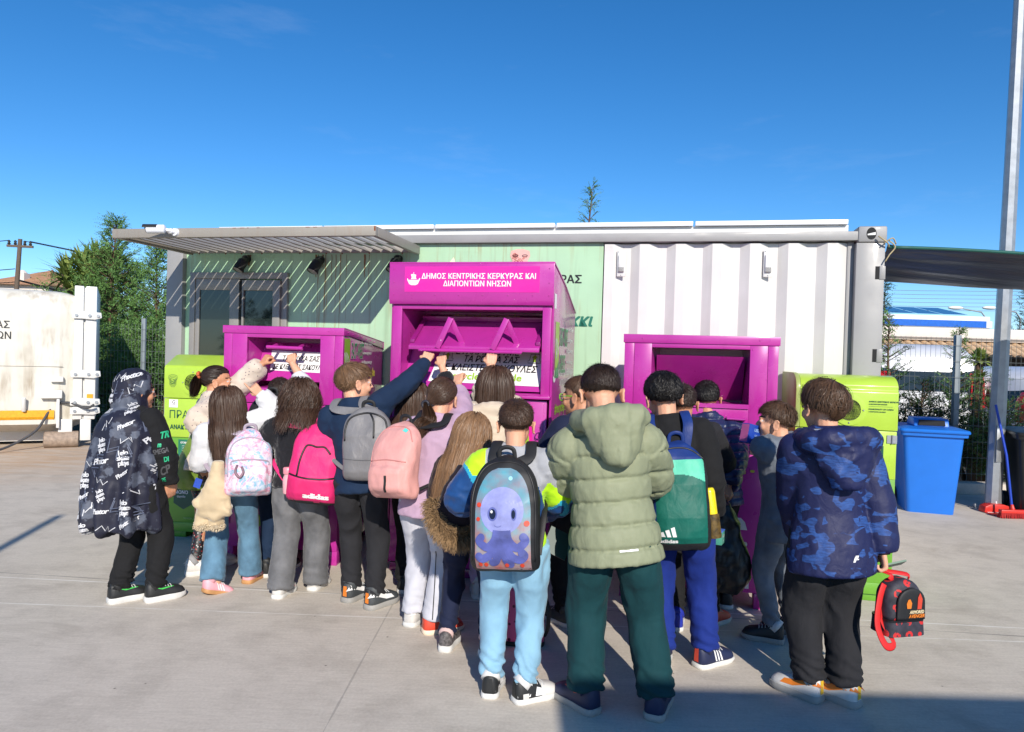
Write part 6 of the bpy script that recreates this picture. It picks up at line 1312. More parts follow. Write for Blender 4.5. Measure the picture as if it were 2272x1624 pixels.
# ================================================================ backpacks and other things carried
def sup(a, e): c, s = math.cos(a), math.sin(a); return math.copysign(abs(c) ** (2 / e), c), math.copysign(abs(s) ** (2 / e), s)
class Bag: pass
def backpack(K, name, label, mats, w=.29, H=.42, d=.15, at=.125, off=.05, ox=0, tilt=0, yaw=0, top=.60, paintf=None, pocket=None, straps=None, strapw=.024, bulk=.02, seed=0, wr=.004, group='backpacks worn by the children', handle=None, only=None, taper=.0, px=None, origin=None, frame=None, res=1):
    """a soft bag on the back: rings from bottom to top; front(u, v) gives its outer face"""
    h = K.h; B = Bag(); s, rc, fc = (K.s, K.rc, K.fc) if frame is None else frame
    ty, tt = R_(yaw), R_(tilt); rb = rc * math.cos(ty) + fc * math.sin(ty); fb = (fc * math.cos(ty) - rc * math.sin(ty)); sb = (s * math.cos(tt) + rb * math.sin(tt)).normalized(); rb = (rb - sb * rb.dot(sb)).normalized(); ob = -sb.cross(rb).normalized()
    O = (K.P + s * at * h + rc * ox - fc * (.060 * h + bulk + off - .05)) if origin is None else Vector(origin)   # bottom centre of the face against the back
    if px is not None: O = Vector(PY(px[0], px[1], O.y))
    nv, nu = 60 * res, 96 * res
    def prof(v):
        t_ = v / H; k = 1.0
        if t_ > top: k = math.sqrt(max(.0, 1 - ((t_ - top) / (1 - top + .004)) ** 2)) * .62 + .38 * (1 - ((t_ - top) / (1 - top)) ** 4) 
        if t_ < .10: k = .86 + .14 * math.sqrt(1 - (1 - t_ / .10) ** 2)
        k *= 1 - taper * t_
        dd = interp((0, .04, .12, .3, .6, .85, .96, 1), (.62, .80, .95, 1, .88, .60, .36, .12), t_); return w / 2 * max(k, .05), d * dd
    def ring(a, v):
        hw, dd = prof(v); cx, cy = sup(a, 3.2); x = hw * cx; y = dd * (.5 + .5 * cy)
        if pocket and cy > 0:
            v0, v1, pw, pd = pocket; mx = min(1, max(0, (pw - abs(x)) / .02)); mv = min(1, max(0, (v - v0) / .015)) * min(1, max(0, (v1 - v) / .02)); y += pd * mx * mv * cy
        return x, y
    def world(x, y, v): return O + rb * x + ob * y + sb * v
    V = []; F = []
    for j in range(nv + 1):
        v = H * j / nv
        for i in range(nu): x, y = ring(2 * math.pi * i / nu, v); V.append(world(x, y, v))
    for j in range(nv):
        for i in range(nu): F.append((j * nu + i, j * nu + (i + 1) % nu, (j + 1) * nu + (i + 1) % nu, (j + 1) * nu + i))
    F += [tuple(range(nu))[::-1], tuple(range(nv * nu, (nv + 1) * nu))]
    me = bpy.data.meshes.new('bag_body'); me.from_pydata([tuple(p) for p in V], [], F); bm = bmesh.new(); bm.from_mesh(me); bmesh.ops.recalc_face_normals(bm, faces=bm.faces); bm.to_mesh(me); bm.free()
    Va, N = arr(me); Q = (Va + seed * 1.3) * np.array([11, 11, 8]); dz = wr * ((.5 - np.abs(vnoise(Q))) * 1.4 + .5 * vnoise(Q * 2.2 + 5)); Va = Va + N * dz[:, None]; setco(me, Va)
    idx = None
    if paintf is not None:
        c = fcent(me) - np.array(O); x, y, v = c @ np.array(rb), c @ np.array(ob), c @ np.array(sb); idx = paintf(x, y, v, d)
    base = Vector((O.x, O.y, O.z)); e = bpy.data.objects.new(name, None); C.objects.link(e); e.location = base; e.empty_display_size = .1; tag(e, label, 'backpack', group)
    link('bag_body', me, mats, e, base, idx); B.e = e; B.base = base; B.world = world; B.H = H; B.w = w; B.d = d
    bv = BVHTree.FromPolygons([tuple(p) for p in Va], [tuple(p.vertices) for p in me.polygons])
    def front(u, v, lift=.0025):
        p = world(u, d * 2, v); hit, nr, _, _ = bv.ray_cast(p, -ob); return (hit if hit is not None else world(u, d * .5, v)) + ob * lift
    B.front = front; B.ob, B.rb, B.sb = ob, rb, sb
    mb0 = mats[0] if isinstance(mats, (list, tuple)) else mats
    st = straps or mb0
    for sg in (-1, 1):
        if only and sg not in only: continue
        X = lambda x, y, z: K.N + (rc * x * sg + fc * y) * h + s * z * h
        a = world(sg * w * .17, .0, H * .93); bk = bulk / h
        p = cat([a + ob * .008, X(.060, -.048 - bk * .9, -.010 + bk * .2), X(.058, -.018, .022 + bk * .75), X(.060, .028 + bk * .3, .008 + bk * .5), X(.066, .066 + bk, -.05), X(.078, .072 + bk * 1.05, -.12), X(.096, .03 + bk * .7, -.17), X(.094 + bk * .5, -.03, -.2), world(sg * w * .46, .015, H * .12)], 6)
        V = []; k = len(p); th = .006
        for q in range(k):
            t_ = (p[min(q + 1, k - 1)] - p[max(q - 1, 0)]).normalized(); sd_ = (rc - t_ * rc.dot(t_)).normalized(); n_ = sd_.cross(t_); wd = strapw * (1 if q < k * .62 else .5)
            for cx, cz in ((-1, -.6), (-.6, -1), (.6, -1), (1, -.6), (1, .6), (.6, 1), (-.6, 1), (-1, .6)): V.append(p[q] + sd_ * cx * wd + n_ * cz * th)
        mb = MB(); mb.add(V, [(q * 8 + j, q * 8 + (j + 1) % 8, (q + 1) * 8 + (j + 1) % 8, (q + 1) * 8 + j) for q in range(k - 1) for j in range(8)]); mb.build('strap', st, e, 0, 'auto', origin=base)
    mb = MB(); hp = cat([world(-.035, .012, H * .97), world(-.03, .02, H * 1.05), world(0, .024, H * 1.075), world(.03, .02, H * 1.05), world(.035, .012, H * .97)], 5); mb.tube(hp, .010, 8, ry=.004, upref=ob); mb.build('handle', handle or st, e, 0, True, origin=base)
    return B
def zips(B, lines, m, r=.0045, name='zip'):
    mb = MB()
    for l in lines: p = cat([(u, v, 0) for u, v in l], 5); mb.tube([B.front(q.x, q.y, .001) for q in p], r, 6)
    mb.build(name, m, B.e, 0, True, origin=B.base)
def bagprint(B, fn, mats, name='print'): mb = MB(); fn(mb, lambda u, v: tuple(B.front(u, v)), lambda u, v: tuple(B.front(u, v, .0042))); mb.build(name, mats, B.e, clean=False, origin=B.base)
BLK = mat('black_strap', (.012, .012, .013, 1), .6, bump=.2, bs=500); ZIP = mat('black_zip', (.008, .008, .009, 1), .45)
# fabrics
F_ = {}
def fab(k, col, **kw): F_[k] = fabric(k + '_cloth', col, **kw); return F_[k]
fab('black', (.012, .012, .013, 1), rough=.9, sheen=.02, ws=18, wr=.5); fab('charcoal', (.020, .020, .023, 1), rough=.9, sheen=.02, ws=18, wr=.5); fab('navy', (.008, .022, .055, 1), sheen=.03, ws=14); fab('deepnavy', (.012, .017, .045, 1), sheen=.03); fab('royal', (.010, .028, .20, 1), sheen=.03); fab('teal', (.006, .042, .048, 1), sheen=.03, wr=.5); fab('sky', (.23, .42, .56, 1), ws=16)
fab('denim', (.10, .20, .29, 1), weave=600, ws=20, var=.3); fab('wash', (.135, .135, .14, 1), var=.28, weave=600, ws=20); fab('lightgrey', (.52, .52, .57, 1)); fab('white', (.66, .66, .68, 1)); fab('lilac', (.46, .31, .42, 1)); fab('greymarl', (.15, .17, .20, 1), var=.25, weave=700); fab('cream', (.60, .50, .38, 1), sheen=.3); fab('sand', (.56, .44, .28, 1), sheen=.5, rough=.95)
fab('sage', (.245, .265, .165, 1), rough=.62, spec=.3, sheen=0, ws=40, wr=.25, var=.05); fab('navypuff', (.010, .018, .07, 1), rough=.42, spec=.5, sheen=0, ws=40); fab('fur', (.012, .012, .015, 1), rough=.95, sheen=.4, ws=40); fab('bluecloth', (.012, .06, .20, 1), rough=.55); fab('neon', (.50, .86, .02, 1), rough=.6, var=.04); fab('lgrey', (.36, .37, .40, 1)); fab('cyan', (.03, .36, .55, 1), rough=.6)
SOLEW = mat('white_sole', (.66, .65, .62, 1), .6, .1, 20); SOLEG = mat('grey_sole', (.32, .31, .29, 1), .65); SOLEB = mat('black_sole', (.012, .012, .012, 1), .6); GUM = mat('gum_sole', lin(190, 140, 90), .6)
SW = mat('white_shoe', (.62, .60, .57, 1), .55); SBK = mat('black_shoe', (.016, .017, .018, 1), .55, bump=.2, bs=200); SGR = mat('slate_shoe', (.05, .056, .06, 1), .6, bump=.2, bs=200); SNV = mat('navy_shoe', (.012, .018, .06, 1), .55); SPK = mat('pink_shoe', lin(240, 170, 180), .55); SRD = mat('red_shoe', (.60, .06, .03, 1), .5); SOR = mat('orange_patch', (.72, .20, .02, 1), .5); SGN = mat('green_mark', (.06, .50, .08, 1), .5); SBL = mat('blue_mesh', (.015, .03, .35, 1), .5); SSOCK = mat('white_sock', (.64, .63, .62, 1), .9, bump=.4, bs=300); GSOCK = mat('grey_sock', (.30, .30, .31, 1), .9); SYL = mat('yellow_patch', (.72, .45, .03, 1), .5)
def shoes(K, *a, **kw): 
    for i in (0, 1): shoe(K, i, *a, **kw)
def H_(x, y, Y): return tuple(PY(x, y, Y))
def decal(K, target, name, fn, mats, O, right, up, dirn, parent=None, lift=.003):
    """marks laid on the cloth of a garment by casting onto it"""
    me = target.data; off = K.base; bv = BVHTree.FromPolygons([tuple(Vector(v.co) + off) for v in me.vertices], [tuple(p.vertices) for p in me.polygons])
    MISS = Vector((0, 0, -99))
    def f0(u, v, l=lift):
        p = O + right * u + up * v; hit, nr, _, _ = bv.ray_cast(p - dirn * .5, dirn); return (hit - dirn * l) if hit is not None and nr.dot(dirn) < -.25 else MISS
    mb = MB(); fn(mb, f0); ok = [i for i, q in enumerate(mb.f) if all(mb.v[k][2] > -50 for k in q)]; mb.f, mb.mi = [mb.f[i] for i in ok], [mb.mi[i] for i in ok]
    use = sorted({k for q in mb.f for k in q}); rm = {k: i for i, k in enumerate(use)}; mb.v = [mb.v[k] for k in use]; mb.f = [tuple(rm[k] for k in q) for q in mb.f]; o = mb.build(name, mats, target, clean=False, origin=K.base); return o

def projgrid(mb, fn, hw, v0, v1, mi, nu=14, nv=24):
    mb.grid(lambda a, v: fn(a * hw(v), v), np.linspace(-1, 1, nu), np.linspace(v0, v1, nv), mi)

def rib(K, kind, m, ts=None, k=1.0):
    """ribbed band at cuffs and hem"""
    h = K.h; mb = MB()
    if kind == 'cuff':
        for i in (0, 1):
            d = (K.wr[i] - K.elb[i]).normalized(); a = K.elb[i].lerp(K.wr[i], .90); n = 26
            for q, (t_, r_) in enumerate(((0, .0245), (.012, .0265), (.03, .0255), (.036, .0225))): pass
            mb.tube([a - d * .004, a + d * .004, a + d * .026, a + d * .032], [r_ * h * k for r_ in (.024, .0268, .0258, .021)], 20)
    return mb.build('cuff', m, K.obj, 0, True, origin=K.base)
# ================================================================ the children
# -- child in the sage puffer jacket
K = solve(dict(pw=1.0, feet=((1322, 1588), (1448, 1602)), toes=(38, -22), top=(1328, 826), face=-2, lean=6, pr=-.018, hands=((H_(1300, 1075, 3.60), 'fist', (-1, -.2, -1.2)), (H_(1400, 1075, 3.60), 'fist', (1, -.2, -1.2))), head=(6, 30, 0), hair=('', 'dark'), drop=.005, shd=.022))
body(K, SKIN, 'child with cropped dark hair in a sage green puffer jacket and dark teal joggers')
hair_short(K, 'dark', .010, .3, 6500, .0, 12, .3, .022, -.74, (.1, -.5, .8), .0012)
sage = F_['sage']; j = garment(K, 'jacket', jacket_mb(K, -.075, .060, .06, .01, cuff=1.2, armr=1.15), sage, .007, puffer_disp(K, .098, .012, .05, 0, .005), it=2)
hd = hood_down(K, sage, .045, 1.06, .0, .034, lambda V, N: folds(V, K, .006, 13, 5, (1.3, 1, .8)) + .006 * (np.abs(np.sin(((V - np.array(K.N)) @ np.array(K.rc) - .02) * 46)) ** .3 - .8), side=.018)
decal(K, j, 'reflective_tab', lambda mb, f0: stroke(mb, [(-.03, 0), (.05, 0)], .008, f0), mat('reflective_white', (.8, .8, .8, 1), .3), K.P - K.s * .035 * K.h - K.fc * .1 + K.rc * .03, K.rc, K.s, K.fc)
pants(K, F_['teal'], (.068, .062, .057, .054, .050), 12, .006, .007)
shoes(K, SNV, SOLEG, SRD, 'swoosh', sole_h=.032)

# -- child in the blue camouflage jacket
K = solve(dict(pw=.98, feet=((1822, 1560), (1905, 1572)), toes=(40, 38), top=(1827, 852), face=4, lean=3, hands=((H_(1775, 1215, 3.55), 'fist', (-1, -.6, -.5)), (H_(1968, 1268, 3.22), 'carry')), head=(8, 4, 3), hair=('', 'mid')))
K18 = K; body(K, SKIN, 'child in a blue patterned rain jacket and black trousers carrying a lunch bag', .0045)
hair_short(K, 'mid', .075, .06, 7500, .05, 18, .22, .085, -9, (.25, -.35, .9), .0019, 1.09)
t = NT('blue_camouflage'); v1 = t.vor(17, t.mapping((1, 1, 1.9))); msk = t.ramp(v1.outputs['Color'], [(.64, 0.0), (.66, 1.0)]); cut = t.ramp(t.noise(9, 2, .5, t.mapping((1, 1, 1.5))), [(.47, 0.0), (.49, 1.0)]); fl = t.ramp(t.noise(60, 3, .6, t.mapping((.5, .5, 3))), [(.35, .35), (.6, 1.0)])
v2 = t.vor(8, t.mapping((1, 1, 2.1), rot=(0, .5, 0))); m2 = t.ramp(v2.outputs['Color'], [(.62, 0.0), (.64, 1.0)])
c = t.mix(t.math('MULTIPLY', t.math('MAXIMUM', t.math('MULTIPLY', msk, cut), t.math('MULTIPLY', m2, t.ramp(t.noise(14, 1), [(.5, 0.0), (.52, 1.0)]))), fl), (.012, .016, .068, 1), (.028, .085, .29, 1)); t.set(Base__Color=c, Roughness=.58, Specular__IOR__Level=.35); t.bump(t.noise(22, 3, .5, t.mapping((1, 1, .7)), .8), .45, .01); t.bump(t.noise(700, 1), .1, .001); camo = t.m
j = garment(K, 'jacket', jacket_mb(K, -.105, .048, .09, .015, cuff=1.15, armr=1.0), camo, .009, cloth_disp(K, .0045, 11, 8, .9, (1.2, 1.2, .7)))
hood_down(K, camo, .04, 1.22, .0, .012, lambda V, N: folds(V, K, .010, 14, 9, (1.2, 1, .9)))
decal(K, j, 'white_emblem', lambda mb, f0: [poly(mb, [(-.5, -.6), (-.1, -.6), (.1, -.1), (.45, .1), (.55, .45), (.0, .45), (-.25, .05)], f0, 0, 0, 0, .028), poly(mb, [(.0, -.25), (.5, -.25), (.55, -.05), (.1, -.05)], f0, 0, 0, 0, .028)], M['white_print'], K.P - K.s * .045 * K.h - K.fc * .1 + K.rc * .03, K.rc, K.s, K.fc)
mb = MB(); mb.tube([K.elb[1].lerp(K.wr[1], .93), K.wr[1] + K.hd[1] * .012], [.034, .031], 14); mb.build('cuff', F_['black'], K.obj, 0, True, origin=K.base)
mb = MB(); X = lambda x, y, z: K.N + (K.rc * x + K.fc * y + K.s * z) * K.h; mb.tube(cat([X(-.075, .0, .022), X(-.05, -.06, .026), X(.0, -.075, .028), (X(.05, -.06, .026)), X(.075, .0, .024)], 4), .012, 8); mb.build('grey_lining', F_['lgrey'], K.obj, 0, True, origin=K.base)
pants(K, F_['charcoal'], (.069, .063, .057, .052, .047), 18, .006, .006)
shoes(K, SW, SOLEG, SOR, 'band', sole_h=.034, heelacc=SYL)
# lunch bag in the right hand
hp = K.wr[1] + K.hd[1] * .075; lb = Vector(PY(1990, 1400, hp.y - .02)); e = empty('lunch_bag', lb, R_(14), 'red and black lunch bag held by the child in the blue jacket', 'lunch bag')
t = NT('red_sign_cloth'); v1 = t.vor(17, None, 'F1', .25); rg = t.ramp(v1.outputs['Distance'], [(.18, 0.0), (.2, 1.0), (.34, 1.0), (.36, 0.0)], 'CONSTANT'); st = t.ramp(t.noise(40, 2), [(.42, 0.0), (.46, 1.0)]); c = t.mix(t.math('MULTIPLY', rg, st), t.ramp(t.noise(30, 4), [(.3, (.014, .013, .02, 1)), (.7, (.045, .042, .06, 1))]), (.55, .02, .02, 1)); t.set(Base__Color=c, Roughness=.65); LB = t.m
def rbox(w0, w1, d0, d1, z0, z1, e_=4, n=40, nz=6, dome=0):
    mb = MB(); V = []; 
    for q in range(nz + 1):
        t_ = q / nz; k = 1 if not dome else math.sqrt(max(.02, 1 - max(0, (t_ - .55) / .45) ** 2 * .98))
        for i in range(n): x, y = sup(2 * math.pi * i / n, e_); V.append(((w0 + (w1 - w0) * t_) / 2 * x * k, (d0 + (d1 - d0) * t_) / 2 * y * (1 if not dome else .45 + .55 * k), z0 + (z1 - z0) * t_))
    mb.add(V, [(q * n + i, q * n + (i + 1) % n, (q + 1) * n + (i + 1) % n, (q + 1) * n + i) for q in range(nz) for i in range(n)] + [tuple(range(n))[::-1], tuple(range(nz * n, (nz + 1) * n))]); return mb
rbox(.205, .195, .135, .13, 0, .065, 5).build('lower_compartment', LB, e, 0, 'auto'); rbox(.19, .185, .125, .10, .072, .245, 3.4, dome=1, nz=12).build('upper_compartment', LB, e, 0, True)
rbox(.198, .198, .132, .132, .064, .073, 5).build('zip_band', ZIP, e, 0, 'auto')
p = rbox(.15, .14, .02, .02, .075, .215, 3.4, dome=1, nz=12); p.v = [(x + .012, y - .062, z) for x, y, z in p.v]; fp = p.build('front_pocket', BLK, e, 0, True)
mb = MB(); fl = lambda u, v: (u + .012, -.0745, v)
write(mb, 'ARMORED', fl, .02, .112, h=.014, width=.075, bold=.06, shear=.2, mi=0); write(mb, 'AVENGER', fl, .02, .094, h=.015, width=.082, bold=.06, shear=.2, mi=1)
poly(mb, [(-.3, -.5), (.3, -.5), (.4, .2), (.1, .7), (-.2, .6), (-.4, .1)], fl, 1, -.02, .145, .035); poly(mb, [(-.3, -.8), (.25, -.8), (.35, .3), (.0, 1), (-.25, .5)], fl, 2, .035, .155, .04)
mb.build('print', [mat('cream_letters', (.75, .62, .38, 1), .5), SOR, SRD], fp, clean=False)
RS = mat('red_strap', (.62, .016, .016, 1), .6); inv = e.matrix_basis.inverted() if False else (Matrix.Translation(lb) @ Matrix.Rotation(R_(14), 4, 'Z')).inverted()
hl = inv @ hp; mb = MB(); mb.tube(cat([Vector((-.05, 0, .235)), Vector((-.04, 0, .255)), hl + Vector((-.012, 0, -.012)), hl + Vector((.012, 0, -.012)), Vector((.045, 0, .255)), Vector((.05, 0, .235))], 4), .013, 8, ry=.004, upref=(0, 1, 0)); mb.build('handle', RS, e, 0, True)
mb = MB(); mb.tube(cat([Vector((-.085, -.01, .22)), Vector((-.115, -.02, .16)), Vector((-.14, -.04, .05)), Vector((-.11, -.06, -.035)), Vector((-.06, -.05, -.03)), Vector((-.10, -.02, .06)), Vector((-.095, .0, .15))], 6), .017, 8, ry=.003, upref=(0, 1, 0)); mb.build('shoulder_strap', RS, e, 0, True)
lf = hp + Vector((.05, .05, .0)); b = MB(); b.box(-.08, .06, -.004, .004, -.02, .05, 0, Matrix.Rotation(R_(-14), 4, 'Y') @ Matrix.Rotation(R_(60), 4, 'X')); lo = b.build('leaflet', mat('dark_green_card', (.012, .09, .05, 1), .4), None, 0, False, loc=lf); tag(lo, 'dark green folded leaflet held above the red and black lunch bag', 'leaflet', None)

# -- child with the octopus backpack
K = solve(dict(pw=1.0, feet=((1085, 1552), (1140, 1560)), toes=(-6, -62), top=(1147, 894), face=-6, lean=5, pr=.012, hands=((H_(1085, 1140, 3.5), 'fist', (-1, -.4, -.8)), (H_(1205, 1150, 3.55), 'fist', (1.2, -.5, -.6))), head=(0, 6, 0), hair=('', 'brown'), twist=-4))
K11 = K; body(K, SKIN, 'child in sky blue joggers wearing a backpack printed with a purple octopus'); hair_short(K, 'brown', .014, .3, 5600, 0, 11, .35, .022, -.62, (.0, -.45, .88), .0013, 1.03)
def pf(c):
    x, y, t = chest(K, c); t = t / K.h; al = arm_coord(K, c); arm = al[0] < .115; a = al[1] / K.h; o = np.zeros(len(c), int); o[(~arm) & (t < .2)] = 2
    m = arm & (np.abs(x) > .095 * K.h); w_ = .014 * np.sin(x * 60 + y * 45); o[m & (x > 0)] = np.where(a + w_ < .05, 0, np.where(a + w_ < .135, 1, np.where(a + w_ < .155, 3, 2)))[m & (x > 0)]; o[m & (x < 0)] = np.where(a + w_ < .03, 1, np.where(a + w_ < .05, 3, 2))[m & (x < 0)]; o[(~arm) & (t < .06) & (x > 0.02)] = 1; return o
garment(K, 'jacket', jacket_mb(K, -.03, .026, .02, cuff=1.3, armr=1.15), [F_['lgrey'], F_['neon'], F_['bluecloth'], F_['cyan']], .007, cloth_disp(K, .007, 15, 3), pf)
pants(K, F_['sky'], (.064, .057, .048, .043, .037), 3, .0055, .008, .97)
shoes(K, SBK, SOLEW, M['white_print'], 'panel', sock=SSOCK, mats2=SW, heelacc=SBK)
B = backpack(K, 'backpack', 'black backpack with a purple octopus print, on the child in sky blue joggers', BLK, .30, .49, .15, .035, .05, seed=2, wr=.005, bulk=.026, tilt=-1, px=(1128, 1258))
hwf = lambda v: .118 * math.sqrt(max(.0, 1 - max(0, (v - .25) / .19) ** 2)) ** .8 + .002
t = NT('sea_print'); z = t.sep()[2]; n_ = t.noise(16, 4); sea = t.mix(.6, t.ramp(t.math('ADD', t.math('MULTIPLY', z, 2.0), t.math('MULTIPLY', n_, .35)), [(.12, (.50, .085, .02, 1)), (.42, (.55, .20, .14, 1)), (.62, (.14, .34, .40, 1)), (.95, (.02, .22, .32, 1))]), t.ramp(n_, [(.3, (.30, .10, .12, 1)), (.7, (.10, .35, .42, 1))])); SEA = t.set(Base__Color=sea, Roughness=.5)
def octo(mb, f, f2):
    f3 = lambda u, v: tuple(B.front(u, v, .0065)); f4 = lambda u, v: tuple(B.front(u, v, .008))
    projgrid(mb, lambda u, v: tuple(B.front(u, v, .0012)), hwf, .012, .438, 7, 20, 40)
    def disc(cx, cz, rx, rz, fn, mi, n=8):
        for q in range(n): mb.add([fn(cx + rx * k / n * math.cos(t_), cz + rz * k / n * math.sin(t_)) for k in (q, q + 1) for t_ in np.linspace(0, 2 * math.pi, 29)], [(i, i + 1, i + 30, i + 29) for i in range(28)], mi)
    disc(-.002, .262, .094, .098, f, 0)
    for sx, pts in ((1, [(.02, .18), (.03, .14), (.06, .11), (.085, .12), (.10, .14), (.092, .155)]), (-1, [(.02, .18), (.03, .14), (.06, .11), (.085, .12), (.10, .135), (.09, .15)]), (1, [(.01, .18), (.02, .12), (.04, .075), (.075, .06), (.095, .075), (.085, .09)]), (-1, [(.01, .18), (.02, .12), (.05, .08), (.085, .06), (.10, .07)]), (1, [(.0, .18), (.005, .11), (.02, .055), (.035, .04)]), (-1, [(.0, .18), (.005, .11), (.025, .055), (.04, .045)])):
        p = smooth_path([(x * sx, zz, 0) for x, zz in pts], 6); k = len(p)
        stroke(mb, [q[:2] for q in p], .034, f3, 1); disc(p[-1][0], p[-1][1], .017, .017, f3, 1, 3)
    disc(-.042, .248, .021, .029, f2, 2, 4); disc(-.041, .248, .014, .021, f3, 3, 3); disc(-.045, .258, .005, .006, f4, 4, 2); disc(.05, .248, .012, .026, f2, 2, 4); disc(.049, .248, .008, .018, f3, 3, 3)
    stroke(mb, [(-.018 + .016 * math.cos(a), .205 + .010 * math.sin(a)) for a in np.linspace(3.5, 5.9, 8)], .0025, f2, 2)
    for cx, cz, rr in ((-.102, .285, .010), (-.105, .225, .009), (.105, .21, .012), (.03, .395, .009)): disc(cx, cz, rr, rr, f2, 5 if cz < .34 else 6, 3)
    for cx in (-.095, -.07, .02, .085): disc(cx, .035, .009, .009, f4, 5, 3)
bagprint(B, octo, [mat('octopus_lilac', (.25, .27, .55, 1), .5, .3, 12), mat('octopus_blue', (.075, .09, .30, 1), .5, .35, 14), mat('octopus_eye_rim', (.10, .12, .36, 1), .4), mat('octopus_eye', (.008, .01, .03, 1), .2), M['white_print'], mat('coral_red', (.58, .05, .02, 1), .5), mat('bubble', (.3, .6, .7, 1), .3), SEA], 'octopus_print')
zips(B, [[(-.135, .05), (-.14, .2), (-.13, .35), (-.085, .44), (0, .465), (.085, .44), (.13, .35), (.14, .2), (.135, .05)]], ZIP)
lf = Vector(PY(1238, 1205, K.hips[1].y + .12)); b = MB(); b.box(-.06, .06, -.003, .003, -.06, .06, 0, Matrix.Rotation(R_(25), 4, 'Y') @ Matrix.Rotation(R_(-25), 4, 'X')); tag(b.build('leaflet', mat('dark_card', (.016, .05, .04, 1), .4), None, loc=lf), 'dark leaflet held beside the right hip of the child with the octopus backpack', 'leaflet')

# -- child with the grey backpack reaching across
K = solve(dict(feet=((765, 1338), (814, 1354)), toes=(-26, -36), top=(788, 811), face=-4, lean=5, twist=-2, pr=-.012, hands=((H_(778, 970, 4.75), 'fist', (-.4, -.7, -.9)), (H_(966, 784, 4.86), 'grip', (.8, -.2, -1))), head=(-52, 0, 0), hair=('', 'light')))
K6 = K; body(K, SKIN, 'child with light brown hair in a navy sweater reaching right to the flap', .0045); hair_short(K, 'light', .05, .06, 7000, .05, 6, .25, .055, -9, (.1, -.55, .8), .0017, 1.06)
garment(K, 'sweater', jacket_mb(K, -.05, .024, .02, .012, armlen=.93), F_['navy'], .009, cloth_disp(K, .006, 14, 4))
rib(K, 'cuff', F_['navy']); pants(K, F_['charcoal'], (.064, .058, .050, .045, .043), 6, .005, .006, 1.0); shoes(K, SGR, SOLEG, M['white_print'], 'band', sole_h=.034, heelacc=SOR)
fab('bagpack_grey', (.17, .165, .17, 1), rough=.5, sheen=0, ws=30, spec=.45)
B = backpack(K, 'backpack', 'slim grey backpack with a black zip, on the child in the navy sweater', F_['bagpack_grey'], .285, .44, .11, .10, .05, seed=5, wr=.007, bulk=.022, tilt=5, yaw=4, straps=F_['bagpack_grey'], handle=BLK, px=(818, 1064))
zips(B, [[(-.125, .235), (-.122, .32), (-.09, .375), (0, .40), (.09, .375), (.122, .32), (.128, .19)], [(.02, .395), (.045, .35), (.05, .25)]], ZIP, .006); zips(B, [[(-.135, .13), (0, .12), (.135, .13)]], mat('grey_seam', (.10, .10, .105, 1), .6), .002, 'seam')
bagprint(B, lambda mb, f, f2: (mb.add([f(.065, .125), f(.092, .125), f(.092, .148), f(.065, .148)], [(0, 1, 2, 3)], 0), write(mb, 'pnet', f2, .0785, .137, h=.008, mi=1)), [BLK, M['white_print']], 'patch')

# -- child in the black fleece with the pink backpack
K = solve(dict(feet=((612, 1330), (690, 1312)), toes=(-8, -12), top=(668, 856), face=-4, lean=4, twist=12, hands=((H_(640, 1010, 4.85), 'fist', (-1.2, -.6, -.5)), 'front'), head=(8, 10, 0), hair=('', 'dark')))
K5 = K; body(K, SKIN, 'child with curly dark brown hair in a black fleece and wide grey jeans')
hair_long(K, 'brown', .235, 4200, 5, .055, wave=.014, spread=.036, wd=.0024, layers=.5, fringe=.02)
garment(K, 'fleece_jacket', jacket_mb(K, .0, .045, .02, .01, cuff=1.25, armr=1.15), F_['fur'], .009, lambda V, N: cloth_disp(K, .008, 13, 5)(V, N) + .0035 * vnoise(V * 120))
pants(K, F_['wash'], (.070, .068, .063, .064, .066), 5, .006, .003, 1.0, drop=.035); shoes(K, SW, SOLEW, SPK, 'band')
PINK = (.66, .025, .155, 1); fab('hotpink', PINK, rough=.55, sheen=.05, ws=30, var=.05); fab('hotpink2', (.60, .020, .13, 1), rough=.55, sheen=.05, ws=30, var=.05)
B = backpack(K, 'backpack', 'hot pink backpack with a white wordmark, on the child in the black fleece', [F_['hotpink'], F_['hotpink2'], BLK], .30, .49, .15, .045, .05, seed=9, wr=.006, bulk=.04, yaw=-4, tilt=8, straps=F_['hotpink'], px=(694, 1112), pocket=(.01, .165, .2, .012), paintf=lambda x, y, v, d: np.where(v < .012, 2, np.where(v < .15, 1, 0)))
zips(B, [[(-.09, .165), (-.085, .26), (-.065, .34), (-.035, .352), (.0, .345), (.05, .348), (.09, .31)], [(-.14, .168), (-.07, .156), (.0, .153), (.07, .157), (.14, .170)]], ZIP, .006)
bagprint(B, lambda mb, f, f2: write(mb, 'adidas', f, .04, .052, h=.03, width=.15, bold=.09), [M['white_print']], 'wordmark')
q = B.world(-.15, .075, .12); e = empty('water_bottle', q, 0, 'pale pink water bottle in the side pocket of the hot pink backpack', 'bottle'); T_ = Matrix((K.rc, K.fc, K.s)).transposed().to_4x4()
b = MB(); b.lathe([(.03, -.08), (.034, -.07), (.034, .0), (.031, .02), (.024, .035), (.026, .04)], 18, 0, T_); b.build('bottle_body', mat('pink_bottle', (.70, .36, .38, 1), .25, coat=.5), e, 0, 'auto'); b = MB(); b.lathe([(.029, .04), (.031, .045), (.031, .075), (.026, .082)], 18, 0, T_); b.build('cap', mat('pink_cap', (.72, .26, .30, 1), .35), e, 0, 'auto')

